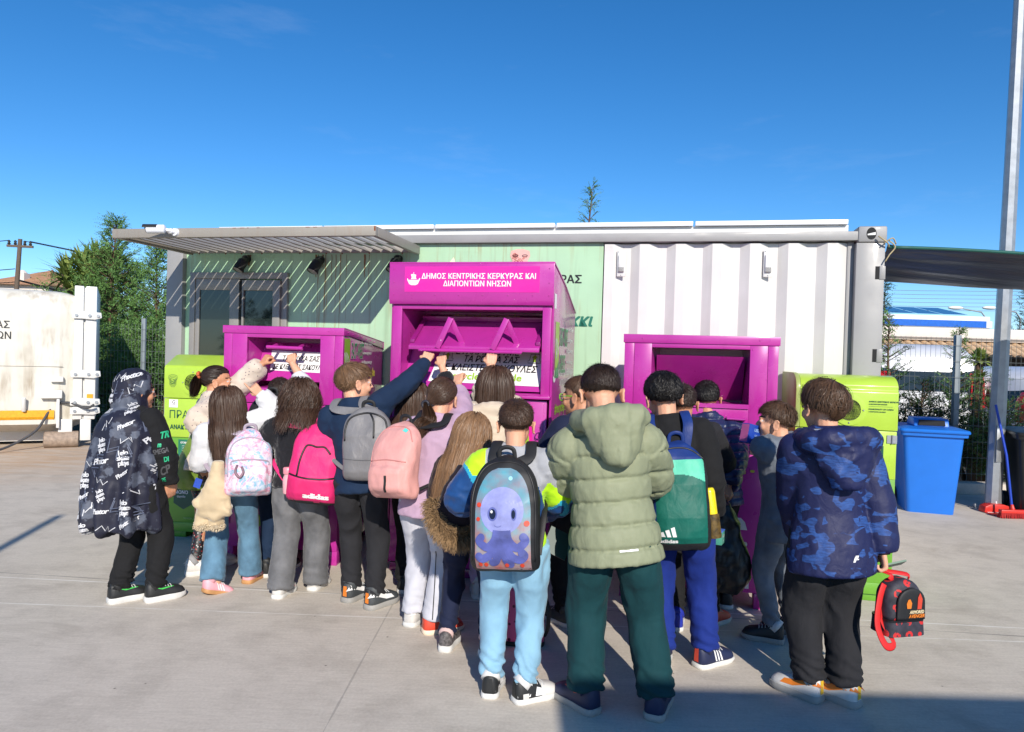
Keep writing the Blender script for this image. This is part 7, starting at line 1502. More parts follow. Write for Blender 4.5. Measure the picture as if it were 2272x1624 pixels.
# -- child under the printed hooded coat
K = solve(dict(feet=((240, 1340), (322, 1337)), toes=(-42, -46), top=(308, 832), face=-22, lean=3, hands=('down', (H_(384, 1098, 4.38), 'relaxed', (1, -.2, .0))), head=(-24, 4, 0), hair=('', 'dark')))
K1 = K; body(K, SKIN2, 'child under a large dark printed hooded coat worn as a cape, black joggers')
pants(K, F_['black'], (.066, .060, .054, .050, .042), 1, .006, .010); shoes(K, SBK, SOLEW, SGN, 'swoosh', sole_h=.036)
def pfa(c): n = vnoise(c * 22); return np.where((n > .52) & (vnoise(c * 5 + 9) > .1), 1, 0)
slv = garment(K, 'hoodie', jacket_mb(K, .02, .015, .0, .01, armr=1.08, cuff=1.1), F_['black'], .009, cloth_disp(K, .007, 14, 2))
aO = K.elb[1]; decal(K, slv, 'sleeve_print', lambda mb, f0: [write(mb, tx, f0, u, v, h=hh, mi=mi, bold=.06, shear=sh, rot=ro) for tx, u, v, hh, mi, sh, ro in (('TR', .0, .115, .04, 0, .2, .1), ('SMEGA', -.02, .02, .03, 1, 0, .12), ('DI', .03, -.03, .03, 0, 0, .1), ('CP', .01, -.10, .05, 1, .2, .3), ('m', -.03, .06, .03, 0, .1, 0), ('PE', .0, -.16, .025, 0, 0, .2))], [mat('green_graffiti', (.02, .42, .20, 1), .6), mat('grey_graffiti', (.07, .07, .075, 1), .6)], aO, (K.rc * .6 - K.fc * .8).normalized() * .3 + Vector((.95, 0, 0)) * .7, Z, (Vector((-.25, 1, 0))).normalized())
mb = MB(); h = K.h; M_ = head_mat(K)
# hood: over the head, open at the face; then the coat hangs as a bell
mb.ball((0, -.022, .03), (.098, .112, .108), 0, 24, 16, M_); mb.ball((0, -.04, -.06), (.095, .10, .10), 0, 20, 12, M_)
cx = lambda z, x, y: Vector((K.N.x, K.N.y, 0)) + K.r * x + K.f * y + Z * z
zs = [(K.N.z + .03, .095, .10, 0), (K.N.z - .03, .172, .142, 0), (K.N.z - .10, .205, .162, -.01), (K.N.z - .25, .215, .175, -.02), (K.N.z - .42, .226, .188, -.03), (K.N.z - .60, .236, .2, -.035), (.47, .246, .205, -.035), (.455, .232, .19, -.035)]
mb.tube([cx(z_, -.03 * (1 - (z_ - .45) / (K.N.z - .45)) + .005, y_ - .02) for z_, a_, b_, y_ in zs], [a_ for _, a_, b_, _ in zs], 40, ry=[b_ for _, a_, b_, _ in zs], upref=K.f)
def cape(V, N):
    an = np.arctan2((V - np.array(K.N)) @ np.array(K.r), (V - np.array(K.N)) @ np.array(K.f)); dn = np.clip((K.N.z - V[:, 2]) / .6, 0, 1)
    return dn * (.022 * np.sin(an * 9 + 2 * vnoise(V * 4)) + .010 * np.sin(an * 17 + 3 * vnoise(V * 3 + 4))) + folds(V, K, .006, 12, 3, (1, 1, .6)) * .8
t = NT('printed_coat'); bl = t.ramp(t.noise(6.5, 5, .62), [(.54, 0.0), (.58, 1.0)]); c = t.mix(bl, (.014, .015, .030, 1), t.ramp(t.noise(30, 3), [(.3, (.06, .07, .10, 1)), (.7, (.11, .125, .165, 1))])); t.set(Base__Color=c, Roughness=.6, Specular__IOR__Level=.35); t.bump(t.noise(14, 3, .5, t.mapping((1, 1, .5))), .4, .012)
me = remesh(mb, .010, 4); V, N = arr(me); setco(me, V + N * cape(V, N)[:, None])
# cut the face opening and the right side where the sleeve comes out
bm = bmesh.new(); bm.from_mesh(me); Mi = np.array(M_.inverted()); dl = []
for f_ in bm.faces:
    c_ = f_.calc_center_median(); q = Mi[:3, :3] @ np.array(c_) + Mi[:3, 3]
    if q[1] > .052 and -.14 < q[2] < .085 and abs(q[0]) < .075: dl.append(f_)
    w_ = c_ - K.N
    a_, f__ = w_.dot(K.r), w_.dot(K.f)
    if w_.z < -.03 and f__ > .085 and a_ > -.12: dl.append(f_)
    elif w_.z < -.02 and f__ > .10 and a_ > .12: dl.append(f_)
bmesh.ops.delete(bm, geom=list(set(dl)), context='FACES'); bm.to_mesh(me); bm.free()
coat = link('coat', me, t.m, K.obj, K.base)
sm = coat.modifiers.new('thickness', 'SOLIDIFY'); sm.thickness = .008; sm.offset = -1
r = np.random.RandomState(44); WH = [mat('white_graffiti', (.62, .62, .64, 1), .6), mat('slate_graffiti', (.085, .10, .15, 1), .6)]
def graf(mb, f0):
    words = ['Phidor', 'Phxtor', 'skate', 'PHDR', 'Phator', 'tag']
    zz = []
    for i in range(15):
        u, v = -.25 + .5 * ((i * .618 + .13) % 1), .50 - 1.02 * (i + .5) / 15; ro = r.uniform(-1.1, -.7) if r.rand() < .4 else r.uniform(1.0, 1.5); n = 5
        pts = [(u + math.cos(ro) * .034 * k + (-math.sin(ro)) * (.026 if k % 2 else -.026), v + math.sin(ro) * .034 * k + math.cos(ro) * (.026 if k % 2 else -.026)) for k in range(n)]
        for ofs in (0, .018): stroke(mb, [(a, b_ - ofs) for a, b_ in pts], .008, lambda p, q: f0(p, q, .003 + (.0006 if ofs else 0)), 1)
    for i in range(46):
        u, v = -.27 + .54 * ((i * .7548 + .3) % 1) + r.normal() * .012, .53 - 1.09 * (i + .5) / 46; s_ = r.uniform(.019, .031); ro = r.uniform(-.5, .9)
        if v > .38 and not -.06 < u < .12: u *= .3
        f1 = lambda p, q: f0(p, q, .005)
        if i % 3 == 0:   # blocky tag: three short scrawled lines stacked in a diamond
            for k, tx in enumerate(('1elo', 'skate', 'plays')): write(mb, tx, f1, u + .006 * k, v + (1 - k) * s_ * 1.05, h=s_, mi=0, bold=.05, rot=ro * .6 + .2, spacing=.8)
        elif i % 3 == 1: write(mb, words[i % 6], f1, u, v, h=s_ * 1.1, mi=0, bold=.04, shear=.3, rot=ro, spacing=.85)
        else:
            pts = [(u + .014 * k * math.cos(ro) + r.normal() * .008, v + .014 * k * math.sin(ro) + (.014 if k % 2 else -.014)) for k in range(6)]; stroke(mb, pts, .0045, f1, 0)
bv_off = K.N - Z * .12
decal(K, coat, 'coat_print', graf, WH, Vector((K.N.x - .03, K.N.y, K.N.z - .12)), Vector((1, 0, 0)), Z, Vector((.06, 1, 0)).normalized())

# -- child with the ponytail and the dotted cream jacket, seen in profile
K = solve(dict(feet=((412, 1278), (452, 1262)), toes=(-55, -40), top=(482, 816), face=-48, lean=10, pf=-.0, hands=((H_(617, 782, 5.2), 'grip', (-.6, .2, -1)), (H_(505, 985, 4.72), 'fist', (.6, -1, -.6))), head=(-22, -2, 0), hair=('', 'dark')))
K2 = K; body(K, SKIN2, 'child with a ponytail in a cream dotted jacket, seen in profile, holding the bar', .0045)
hair_tail(K, 'dark', (.0, -.115, .045), [Vector(PY(437, 845, K.Hc.y - .05)), Vector(PY(432, 862, K.Hc.y - .06)), Vector(PY(428, 880, K.Hc.y - .06))], 3200, 2, fan=.022)
mb = MB(); M_ = head_mat(K)
mb.tube(cat([M_ @ Vector((.022 * math.cos(a), -.118 - .004 * math.sin(3 * a), .045 + .022 * math.sin(a))) for a in np.linspace(0, 6.28, 12)], 3), [.011 + .003 * math.sin(q * 1.7) for q in range(34)], 8); mb.build('scrunchie', mat('orange_scrunchie', (.50, .10, .03, 1), .7, .5, 90), K.obj, 0, True, origin=K.base)
t = NT('dotted_cloth'); d_ = t.ramp(t.vor(34, None, 'F1', .55).outputs['Distance'], [(.13, 1.0), (.17, 0.0)]); t.set(Base__Color=t.mix(d_, t.ramp(t.noise(8, 3), [(.3, (.58, .48, .39, 1)), (.7, (.66, .56, .46, 1))]), (.16, .11, .13, 1)), Roughness=.85, Sheen__Weight=.2); t.bump(t.noise(15, 3), .4, .01); DOT = t.m
garment(K, 'jacket', jacket_mb(K, -.04, .034, .02, .02, cuff=1.2, armr=1.25, armlen=.97), DOT, .009, cloth_disp(K, .008, 14, 6, 1.5))
t = NT('sequin_leggings'); v_ = t.vor(70); c = t.mix(t.ramp(v_.outputs['Distance'], [(.28, 1.0), (.34, 0.0)]), (.012, .012, .016, 1), t.ramp(v_.outputs['Color'], [(.3, (.35, .02, .02, 1)), (.5, (.5, .5, .5, 1)), (.7, (.05, .12, .18, 1))], 'CONSTANT')); t.set(Base__Color=c, Roughness=.5)
pants(K, t.m, (.055, .046, .036, .030, .028), 2, .003, .003); shoes(K, SW, SOLEW, M['white_print'], 'band', sole_h=.034, sock=GSOCK)

# -- child with long dark hair, jeans and the floral backpack
K = solve(dict(feet=((452, 1322), (545, 1296)), toes=(-35, -10), top=(506, 866), face=10, lean=4, twist=8, hands=((H_(490, 1005, 4.85), 'fist', (-.5, -1, -.9)), (H_(588, 850, 4.72), 'point', (1, .1, -1))), head=(-8, 4, 0), hair=('', 'dark'), lift=(.02, 0)))
K3 = K; body(K, SKIN, 'child with long dark hair and wide blue jeans pointing at the notice', .0045)
hair_long(K, 'brown', .46, 3600, 3, .03, wave=.0012, spread=.014, wd=.0026, layers=.35, fringe=.02, sway=(.12, 0))
garment(K, 'sweatshirt', jacket_mb(K, -.05, .026, .02, .01, cuff=1.15, armr=1.15, armlen=.96), F_['white'], .009, cloth_disp(K, .007, 14, 7, 1.5))
rib(K, 'cuff', F_['white']); pants(K, F_['denim'], (.064, .060, .056, .060, .066), 7, .005, .002, 1.0, drop=.015); shoes(K, SPK, GUM, M['white_print'], 'stripes')
t = NT('floral_cloth'); n_ = t.noise(9, 4, .6, None, 1.5); c = t.ramp(n_, [(.30, (.62, .50, .62, 1)), (.42, (.70, .62, .70, 1)), (.48, (.72, .26, .36, 1)), (.54, (.62, .50, .66, 1)), (.60, (.16, .42, .52, 1)), (.68, (.55, .48, .66, 1)), (.78, (.70, .32, .40, 1))]); c = t.mix(t.ramp(t.noise(34, 3), [(.46, 0.0), (.54, .55)]), c, (.72, .68, .74, 1)); t.set(Base__Color=c, Roughness=.55); t.bump(t.noise(24, 3), .35, .008); FLO = t.m
LIL = mat('lilac_grey_trim', (.36, .30, .36, 1), .6)
B = backpack(K, 'backpack', 'pastel floral backpack, on the child with long dark hair and jeans', FLO, .275, .41, .15, .07, .05, seed=3, wr=.006, bulk=.03, yaw=6, tilt=6, top=.5, px=(548, 1096), straps=LIL, pocket=(.02, .19, .11, .022))
zips(B, [[(-.11, .19), (-.10, .215), (0, .225), (.10, .215), (.11, .19)], [(-.125, .12), (-.125, .25), (-.09, .33), (0, .36), (.09, .33), (.125, .25), (.13, .12)]], LIL, .005)
mb = MB(); mb.tube(cat([B.front(-.075, .19, .004), B.front(-.085, .15, .01), B.front(-.06, .12, .012), B.front(-.04, .15, .01), B.front(-.05, .18, .004)], 4), .008, 6); mb.build('charm', mat('mauve_charm', (.22, .13, .16, 1), .5), B.e, 0, True, origin=B.base)

# -- child with cropped hair holding the bar, white shirt
K = solve(dict(feet=((585, 1282), (625, 1272)), toes=(0, -10), top=(622, 842), face=-4, lean=8, hands=('front', (H_(646, 784, 5.2), 'grip', (.8, -.2, -1))), head=(10, 0, 0), hair=('', 'dark')))
K4 = K; body(K, SKIN, 'child with cropped dark hair in a white shirt, right fist on the handle bar', .0045); hair_short(K, 'dark', .012, .3, 5000, 0, 4, .3, .02, -.62, (-.1, -.6, .8), .0013)
garment(K, 'shirt', jacket_mb(K, -.04, .022, .02, .01, armlen=.55, armr=1.1), F_['white'], .009, cloth_disp(K, .006, 14, 9)); pants(K, F_['navy'], (.062, .055, .046, .042, .038), 9, .005, .006); shoes(K, SBK, SOLEW, None)
B = backpack(K, 'backpack', 'black backpack, on the child in the white shirt', BLK, .28, .42, .14, .09, .05, seed=4, bulk=.022, strapw=.03)

# -- green carrier bag and the cream coat hanging between the two girls
q = Vector(PY(428, 1085, 4.95)); e = empty('carrier_bag', q, R_(-10), 'translucent green carrier bag hanging from the arm of the child in the dotted jacket', 'bag')
t = NT('green_film'); t.set(Base__Color=t.ramp(t.noise(6, 3), [(.3, (.14, .24, .02, 1)), (.7, (.30, .46, .06, 1))]), Roughness=.35, Transmission__Weight=.35, Alpha=.93); t.bump(t.noise(10, 4, .5, None, 1), .7, .02); FILM = t.m
mb = MB(); n = 36
for z, w_, d_ in ((0, .11, .05), (.02, .135, .07), (.10, .145, .085), (.22, .13, .07), (.33, .09, .05), (.42, .05, .03)):
    for i in range(n): a = 2 * math.pi * i / n; k = 1 + .06 * math.sin(5 * a + z * 20) + .04 * math.sin(9 * a + z * 31); mb.v.append((w_ * k * math.cos(a) + z * .12, d_ * k * math.sin(a), z))
for j in range(5):
    for i in range(n): mb.f.append((j * n + i, j * n + (i + 1) % n, (j + 1) * n + (i + 1) % n, (j + 1) * n + i)); mb.mi.append(0)
mb.f.append(tuple(range(n))[::-1]); mb.mi.append(0); mb.build('bag_body', FILM, e, 0, True)
mb = MB(); mb.tube(cat([Vector((.05, 0, .42)), Vector((.075, -.02, .46)), Vector((.095, -.05, .475)), Vector((.12, -.01, .45)), Vector((.10, .03, .42))], 5), .018, 8, ry=.004); mb.build('handle', FILM, e, 0, True)
mb = MB(); write(mb, 'CO', lambda u, v: (u, -.094, v), .03, .17, h=.035, bold=.03); mb.build('print', M['white_print'], e, clean=False)
q = Vector(PY(478, 1160, 4.38)); mb = MB(); P_ = lambda x, y, dy=0: Vector(PY(x, y, 4.40 + dy))
mb.tube([P_(484, 1025), P_(482, 1055), P_(478, 1090), P_(474, 1120), P_(472, 1135)], [.03, .05, .08, .112, .10], 18, ry=[.03, .04, .055, .06, .05], upref=(0, 1, 0)); mb.tube([P_(440, 1105), P_(455, 1128), P_(480, 1140), P_(508, 1125)], [.04, .05, .05, .045], 12)
for x in (447, 478): mb.tube([P_(x + 6, 1130, .03), P_(x + 2, 1165, .03)], [.042, .044], 12)
me = remesh(mb, .009, 4); V, N = arr(me); setco(me, V + N * folds(V, None, .008, 13, 4)[:, None]); o = link('coat', me, F_['sand'], None, q); tag(o, 'cream suede coat with fluffy trim hanging beside the child with the floral backpack', 'coat')
def fur_tufts(pts, r0, L, n, seed, m, name, parent, origin, jit=.5):
    r = np.random.RandomState(seed); p = smooth_path(pts, 8); paths = []; wd = []
    for i in range(n):
        k = r.randint(len(p) - 1); t_ = (p[k + 1] - p[k]).normalized(); d = Vector(r.normal(size=3)); d = (d - t_ * d.dot(t_)).normalized(); a = p[k].lerp(p[k + 1], r.rand()) + d * r0; v = (d + Vector(r.normal(size=3)) * jit * .6 + Vector((0, 0, -.35))).normalized(); l = L * r.uniform(.5, 1.2)
        paths.append([np.array(a), np.array(a + v * l * .5), np.array(a + v * l + Vector((0, 0, -.2 * l)))]); wd.append(.0018 * r.uniform(.6, 1.4))
    me = ribbons(Matrix.Identity(4), paths, wd, '', r, name, outw=lambda q_: q_ * 0 + np.array([.3, -1, .4])); o2 = link(name, me, m, parent, origin)
    mb = MB(); mb.tube(p, r0, 10); mb.build(name + '_core', m, o2, 0, True, origin=origin); return o2
CRF = hair_mat('cream_fur', (.58, .47, .32, 1), .8)
for x in (449, 480): fur_tufts([P_(x - 14, 1165, .03), P_(x, 1170, -.015), P_(x + 14, 1165, .03)], .017, .012, 500, x, CRF, 'fluffy_cuff', o, q)
mb = MB(); T_ = Vector(PY(439, 1072, 4.5)); mb.box(-.022, .022, -.002, .002, -.03, .03, 0, Matrix.Translation(T_) @ Matrix.Rotation(.3, 4, 'Y')); o2 = mb.build('key_fob', mat('blue_fob', (.03, .08, .45, 1), .3), None, origin=T_, loc=T_); tag(o2, 'small blue fob hanging beside the green carrier bag', 'fob')

# -- three girls at the tall bin
K = solve(dict(feet=((893, 1318), (932, 1310)), toes=(0, -10), top=(918, 856), face=-8, lean=8, hands=('front', (H_(984, 787, 4.86), 'grip', (.8, -.2, -1))), head=(10, 0, 0), hair=('', 'dark')))
K7 = K; body(K, SKIN, 'child in black with long brown hair, half hidden by the light pink backpack', .0045); hair_long(K, 'brown', .46, 3000, 7, .03, wave=.0015, spread=.014, wd=.0026, layers=.3, fringe=.0)
garment(K, 'jacket', jacket_mb(K, -.06, .032, .02, .01, armlen=.72, armr=1.15), F_['fur'], .010, cloth_disp(K, .006, 14, 12)); pants(K, F_['black'], (.062, .056, .048, .046, .046), 21, .005, .004); shoes(K, SBK, SOLEW)
K = solve(dict(feet=((905, 1392), (938, 1405)), toes=(-20, -66), top=(985, 843), face=-26, lean=9, pf=-.01, hands=('front', (H_(1014, 792, 4.78), 'grip', (.8, -.2, -1))), head=(8, 2, 0), hair=('', 'dark')))
K8 = K; body(K, SKIN, 'child with a ponytail in a lilac top and pale grey trousers', .0045)
hair_tail(K, 'brown', (-.05, -.10, -.035), [Vector(PY(952, 935, K.Hc.y - .1)), Vector(PY(935, 950, K.Hc.y - .12)), Vector(PY(925, 972, K.Hc.y - .13))], 4200, 8, fan=.03)
mb = MB(); M_ = head_mat(K); mb.tube([M_ @ Vector((-.05 + .018 * math.cos(a), -.108, -.036 + .018 * math.sin(a))) for a in np.linspace(0, 6.3, 14)], .008, 6); mb.build('hair_tie', mat('dotted_hair_tie', (.02, .02, .03, 1), .6), K.obj, 0, True, origin=K.base)
garment(K, 'top', jacket_mb(K, -.07, .022, .03, .012, armlen=.72, armr=1.0), F_['lilac'], .009, cloth_disp(K, .006, 13, 13))
def ps(c): f_ = np.array(K.f); s_ = c @ f_; ok = np.zeros(len(c), int); return ok
pn = pants(K, F_['lightgrey'], (.064, .060, .054, .052, .052), 13, .005, .002, 1.0, drop=.015)
decal(K, pn, 'side_seam', lambda mb, f0: stroke(mb, [(.0, -.06 * K.h), (.004, -.2 * K.h), (.006, -.3 * K.h), (.01, -.44 * K.h)], .006, f0), BLK, K.hips[1] - K.f * .02, K.r, Z, (K.f * .95 - K.r * .3).normalized())
shoe(K, 0, SW, SOLEW, M['white_print'], 'band'); shoe(K, 1, SRD, mat('cream_sole', lin(225, 205, 180), .6), M['white_print'], 'stripes')
fab('palepink', (.68, .33, .30, 1), rough=.55, sheen=.05, ws=26, var=.05)
B = backpack(K, 'backpack', 'light pink backpack with black straps, on the child with the lilac top', F_['palepink'], .27, .42, .17, .08, .05, seed=12, wr=.008, bulk=.028, tilt=-6, yaw=-4, straps=BLK, px=(893, 1104), pocket=(.02, .17, .12, .02))
zips(B, [[(.02, .03), (.025, .08), (.025, .115)]], ZIP, .007); zips(B, [[(-.12, .19), (0, .2), (.12, .19)], [(-.12, .15), (-.125, .3), (-.08, .37), (0, .385), (.08, .37), (.125, .3)]], mat('pink_piping', (.55, .22, .20, 1), .6), .003, 'piping')
bagprint(B, lambda mb, f, f2: (mb.add([f(.018, .07), f(.032, .07), f(.032, .105), f(.018, .105)], [(0, 1, 2, 3)]), mb.add([f(.05, .36), f(.075, .35), f(.08, .365), f(.055, .378)], [(0, 1, 2, 3)])), [mat('turquoise_tab', (.10, .55, .50, 1), .5)], 'tab')
K = solve(dict(feet=((1062, 1330), (1112, 1335)), toes=(5, -5), top=(1100, 823), face=0, lean=8, hands=('front', (H_(1074, 787, 4.76), 'grip', (.5, -.2, -1))), head=(0, 2, 0), pf=.02, hair=('', 'dark')))
K9 = K; body(K, SKIN, 'child with long straight dark hair in a cream hooded jacket', .0045); hair_long(K, 'brown', .34, 3600, 9, .03, wave=.001, spread=.014, wd=.0026, layers=.2, fringe=.0)
garment(K, 'jacket', jacket_mb(K, -.07, .04, .02, .01, armlen=.55, armr=1.15), F_['cream'], .010, puffer_disp(K, .09, .012, .03)); hood_down(K, F_['cream'], .04, 1.35, .02, .01); pants(K, F_['lilac'], (.062, .056, .048, .044, .040), 25, .005, .006); shoes(K, SW, SOLEW)
pa = Vector(PY(1050, 925, K.N.y - .16)); b = MB(); b.box(-.05, .05, -.001, .001, -.07, .07, 0, Matrix.Rotation(R_(38), 4, 'Y') @ Matrix.Rotation(R_(-20), 4, 'X')); b.box(-.04, .05, .004, .006, -.06, .06, 0, Matrix.Rotation(R_(20), 4, 'Y') @ Matrix.Rotation(R_(-20), 4, 'X')); tag(b.build('paper', M['white_print'], None, loc=pa), 'folded white paper sheets held near the cream hooded jacket', 'paper')

# -- child with very long light brown hair
K = solve(dict(feet=((985, 1448), (1072, 1458)), toes=(-10, -20), top=(1052, 928), face=-10, lean=6, pr=.01, hands=('front', 'front'), head=(6, 6, 4), hair=('', 'honey')))
K10 = K; body(K, SKIN, 'child with very long light brown hair and a dark jacket with a fur trimmed hood'); hair_long(K, 'honey', .62, 5200, 10, .045, wave=.0022, spread=.02, wd=.0026, layers=.35, fringe=.0, sway=(-.16, -.04))
garment(K, 'jacket', jacket_mb(K, -.06, .035, .02, .01, armr=1.15), fabric('plum_fleece', (.018, .013, .020, 1), sheen=.1), .010, cloth_disp(K, .006, 13, 15)); pants(K, F_['deepnavy'], (.064, .058, .048, .042, .036), 15, .006, .007, .97); shoes(K, mat('patterned_shoe', (.10, .09, .09, 1), .6, .8, 60), SOLEW, None, sock=mat('pale_pink_sock', (.6, .42, .40, 1), .9), sole_h=.034)
FUR = hair_mat('tan_fur', (.24, .15, .075, 1), .7); Yf = K.P.y - .20
mb = MB(); P_ = lambda x, y, dy=0: Vector(PY(x, y, Yf + dy)); mb.tube([P_(1045, 1040, .05), P_(1030, 1090, .02), P_(1020, 1130, .0), P_(1020, 1165, .0)], [.07, .10, .115, .085], 18, ry=[.05, .06, .06, .045], upref=(0, 1, 0)); me = remesh(mb, .009, 4); V, N = arr(me); setco(me, V + N * folds(V, None, .006, 14, 2)[:, None]); hd = link('hood', me, fabric('plum_hood', (.016, .011, .017, 1), sheen=.1), K.obj, K.base)
fur_tufts([P_(962, 1110, .03), P_(968, 1150, -.02), P_(990, 1183, -.05), P_(1022, 1196, -.05), P_(1052, 1185, -.03), P_(1068, 1165, .0)], .026, .042, 5200, 5, FUR, 'fur_trim', hd, K.base)
# -- pink spotted bag on the ground, almost hidden
q = G(1155, 1445); e = empty('school_bag', (q[0], q[1] + .12, 0), R_(-8), 'pink spotted school bag standing on the ground behind the child in sky blue joggers', 'bag'); t = NT('spotted_pink'); t.set(Base__Color=t.mix(t.ramp(t.vor(26).outputs['Distance'], [(.2, 1.0), (.25, 0.0)]), (.66, .10, .26, 1), (.12, .01, .04, 1)), Roughness=.6)
rbox(.26, .24, .13, .10, .02, .34, 3.5, dome=1, nz=12).build('bag_body', t.m, e, 0, True); rbox(.262, .262, .132, .132, 0, .025, 4).build('base', BLK, e, 0, 'auto')
mb = MB(); mb.tube(cat([Vector((-.03, 0, .33)), Vector((-.025, 0, .37)), Vector((.025, 0, .37)), Vector((.03, 0, .33))], 4), .008, 6); mb.build('handle', BLK, e, 0, True); mb = MB(); mb.tube(cat([Vector((.12, .0, .28)), Vector((.15, -.03, .2)), Vector((.15, -.03, .1)), Vector((.13, 0, .04))], 4), .015, 8, ry=.004); mb.build('strap', BLK, e, 0, True)

# -- the group at the right bin
K = solve(dict(feet=((1268, 1392), (1310, 1396)), toes=(40, 30), top=(1283, 840), face=40, lean=4, hands=('front', 'front'), head=(18, 6, 0), hair=('', 'mid')))
K13 = K; body(K, SKIN2, 'child with green glasses, mostly hidden behind the sage puffer jacket'); hair_short(K, 'mid', .03, .15, 4200, .0, 13, .3, .04)
garment(K, 'jacket', jacket_mb(K, -.05, .03, .02, .01), F_['deepnavy'], .010, cloth_disp(K, .006, 13, 15)); pants(K, F_['black'], (.062, .056, .048, .042, .036), 16, .006, .006); shoes(K, SGR, SOLEW)
mb = MB(); M_ = head_mat(K); GG = mat('green_frames', (.20, .52, .03, 1), .3)
for sx in (-1, 1): mb.tube([M_ @ Vector((sx * .033 + .025 * math.cos(a), .094 - .2 * abs(math.cos(a) * .02), .0 + .019 * math.sin(a))) for a in np.linspace(0, 6.3, 16)], .0035, 6); mb.tube([M_ @ Vector((sx * .057, .09, .004)), M_ @ Vector((sx * .078, .04, .004)), M_ @ Vector((sx * .08, -.012, .0)), M_ @ Vector((sx * .08, -.025, -.02))], .003, 6)
mb.build('glasses', GG, K.obj, 0, True, origin=K.base)
K = solve(dict(feet=((1470, 1492), (1545, 1482)), toes=(-8, -58), top=(1465, 836), face=-8, lean=5, pr=-.01, hands=('front', (H_(1583, 1172, 3.66), 'relaxed', (.1, -1, .0))), head=(14, 10, -4), hair=('', 'black')))
K14 = K; body(K, SKIN, 'child with wavy black hair in a black jacket and royal blue joggers', .0045); hair_short(K, 'black', .035, .17, 7500, .0, 14, .36, .05, -9, (0, -.4, .9), .0019, 1.04, curl=.008)
garment(K, 'jacket', jacket_mb(K, -.05, .032, .02, .012, cuff=1.2, armr=1.02), F_['black'], .009, cloth_disp(K, .007, 14, 17, 1.5)); pants(K, F_['royal'], (.066, .060, .053, .050, .047), 17, .006, .006); shoes(K, SNV, SOLEW, M['white_print'], 'stripes', heelacc=SRD, mats2=None)
fab('forest', (.008, .115, .085, 1), rough=.5, sheen=0, ws=26); fab('minty', (.10, .50, .34, 1), rough=.5, sheen=0, ws=26); fab('cobalt', (.012, .035, .17, 1), rough=.5, sheen=0)
B = backpack(K, 'backpack', 'green and cobalt backpack with white stripes mark, on the child in royal blue joggers', [F_['forest'], F_['minty'], F_['cobalt'], BLK], .27, .52, .16, .035, .05, seed=14, wr=.006, bulk=.034, yaw=2, tilt=5, straps=F_['cobalt'], res=2, px=(1508, 1212), paintf=lambda x, y, v, d: np.where((v < .035) | (x > .118) , 3, np.where((v > .43) | (x < -.12), 2, np.where(v > .31 + .05 * np.cos(x * 11), 1, 0))))
def tri(mb, f, f2):
    for q, hh in enumerate((.024, .036, .048)): mb.add([f(-.10 + .026 * q, .068), f(-.082 + .026 * q, .068), f(-.082 + .026 * q - .010, .068 + hh), f(-.10 + .026 * q - .010, .068 + hh - .006)], [(0, 1, 2, 3)])
    write(mb, 'adidas', f, -.068, .048, h=.017, width=.085, bold=.08)
bagprint(B, tri, [M['white_print']], 'mark'); zips(B, [[(-.12, .43), (-.06, .475), (0, .485), (.06, .475), (.12, .43)]], ZIP)
q = B.world(.15, .06, .16); e = empty('water_bottle', q, 0, 'yellow and black water bottle in the side pocket of the green and cobalt backpack', 'bottle'); T_ = Matrix((K.rc, K.fc, K.s)).transposed().to_4x4()
b = MB(); b.lathe([(.03, .0), (.031, .11), (.027, .125), (.022, .13)], 18, 0, T_); b.build('bottle_body', mat('yellow_bottle', (.78, .62, .01, 1), .3, coat=.5), e, 0, 'auto'); b = MB(); b.lathe([(.034, -.11), (.036, -.10), (.036, 0), (.030, .005)], 18, 0, T_); b.build('sleeve', mat('gold_black_sleeve', (.10, .06, .012, 1), .6, .9, 30), e, 0, 'auto')
hp = K.wr[1] + K.hd[1] * .10; bx = hp + Vector((.0, -.02, -.045)); e = empty('carton', bx, R_(-28), 'small blue and green carton in the hand of the child with the green backpack', 'box')
b = MB(); b.box(-.055, .055, -.035, .035, -.035, .03); b.build('box_body', [mat('green_carton', (.06, .28, .20, 1), .5)], e, .002); b = MB(); b.box(-.057, .057, -.037, .037, .0302, .036); b.build('box_lid', mat('blue_carton', (.05, .16, .55, 1), .45), e, .002); b = MB(); fs = lambda u, v: (.0562, u, v); write(b, 'ECO', fs, 0, .008, h=.014); write(b, 'paper', fs, 0, -.014, h=.007); b.build('print', M['white_print'], e, clean=False)
K = solve(dict(feet=((1500, 1402), (1562, 1392)), toes=(-10, -50), top=(1513, 858), face=-10, lean=4, hands=('front', 'front'), head=(0, 4, 0), hair=('', 'dark')))
K15 = K; body(K, SKIN2, 'child in dark clothes hidden behind the child with the green backpack'); hair_short(K, 'dark', .014, .3, 4000, 0, 15, .3, .024, -.6); garment(K, 'jacket', jacket_mb(K, -.05, .032, .02, .01), F_['charcoal'], .010, cloth_disp(K, .006, 13, 19)); pants(K, F_['black'], (.062, .056, .048, .042, .036), 18, .006, .006); shoe(K, 0, SBL, SOLEW, M['white_print'], 'stripes'); shoe(K, 1, SRD, SOLEW)
K = solve(dict(feet=((1565, 1352), (1612, 1352)), toes=(0, -10), top=(1567, 850), face=0, lean=6, hands=((H_(1530, 935, 4.55), 'fist', (-1, -.3, -.8)), (H_(1612, 1105, 4.15), 'fist', (1, -.8, -.2))), head=(-14, 4, 0), hair=('', 'black')))
K16 = K; body(K, SKIN2, 'child with short black hair in a navy puffer jacket facing the right bin', .0045); hair_short(K, 'black', .012, .3, 5200, 0, 16, .3, .020, -.6, (0, -.6, .8), .0013)
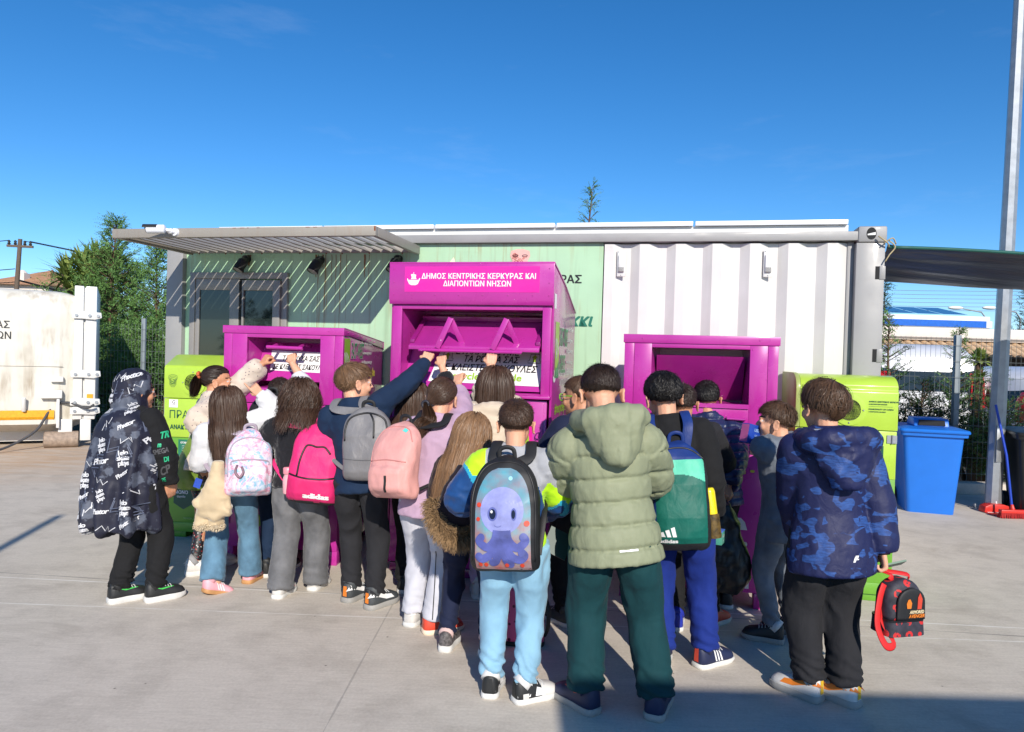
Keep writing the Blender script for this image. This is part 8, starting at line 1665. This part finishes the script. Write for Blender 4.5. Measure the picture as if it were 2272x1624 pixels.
garment(K, 'jacket', jacket_mb(K, -.07, .042, .02, .02, cuff=1.2, armr=1.12), F_['navypuff'], .008, puffer_disp(K, .05, .010, .0, 0, .004)); pants(K, F_['black'], (.062, .056, .048, .042, .036), 19, .006, .006); shoes(K, SBK, SOLEW)
q = Vector(PY(1602, 1312, 4.02)); mb = MB(); P_ = lambda x, y, dy=0: Vector(PY(x, y, 4.08 + dy))
mb.tube([P_(1607, 1112), P_(1606, 1135), P_(1600, 1180), P_(1602, 1235), P_(1605, 1285), P_(1605, 1308)], [.018, .06, .115, .145, .155, .11], 20, ry=[.015, .045, .08, .10, .10, .07], upref=(0, 1, 0)); me = remesh(mb, .009, 3); V, N = arr(me); setco(me, V + N * folds(V, None, .014, 15, 6, (1, 1, .7))[:, None]); t = NT('black_film'); t.set(Base__Color=(.006, .006, .007, 1), Roughness=.42); t.bump(t.noise(30, 3), .4, .006); o = link('refuse_sack', me, t.m, None, q); tag(o, 'bulging black refuse sack held in front of the right magenta bin', 'sack')
K = solve(dict(feet=((1738, 1428), (1775, 1412)), toes=(66, 50), top=(1722, 897), face=34, lean=3, hands=((H_(1668, 985, 3.98), 'fist', (-.8, -.8, -.5)), (H_(1692, 990, 4.05), 'fist', (.6, -1, -.6))), head=(30, 0, 0), hair=('', 'mid')))
K17 = K; body(K, SKIN, 'child in a grey marl tracksuit turned left, holding a blue carton', .0045); hair_short(K, 'mid', .035, .10, 6500, .03, 17, .3, .055, -.7, (.1, -.5, .85), .0017, 1.05)
garment(K, 'sweatshirt', jacket_mb(K, -.09, .034, .01, .012, cuff=1.1, armr=1.25), F_['greymarl'], .009, cloth_disp(K, .007, 14, 22, 1.4)); hood_down(K, F_['greymarl'], .02, .95, .01, .01); rib(K, 'cuff', F_['greymarl']); pants(K, F_['greymarl'], (.062, .055, .046, .040, .033), 22, .005, .007, .95); shoes(K, SBK, SOLEG, sock=SSOCK, sole_h=.03)
bx = (K.wr[0] + K.hd[0] * .08 + K.wr[1] + K.hd[1] * .08) / 2 + Vector((-.045, .01, .03)); e = empty('carton', bx, R_(30), 'deep blue carton held up by the child in the grey tracksuit', 'box'); RT = Matrix.Rotation(R_(12), 4, 'Y')
b = MB(); b.box(-.05, .05, -.03, .03, -.055, .055, 0, RT); b.build('box_body', mat('deep_blue_carton', (.012, .05, .33, 1), .4), e, .002); b = MB(); b.box(-.051, -.0503, -.026, .026, -.05, .05, 0, RT); b.build('side_panel', mat('pink_panel', (.45, .10, .28, 1), .5), e); b = MB(); f_ = lambda u, v: tuple(RT @ Vector((u, -.0312, v))); write(b, 'LED', f_, .01, .025, h=.016, bold=.05); write(b, 'E27', f_, .01, -.005, h=.01); b.build('print', mat('pale_blue_print', (.3, .45, .7, 1), .5), e, clean=False)
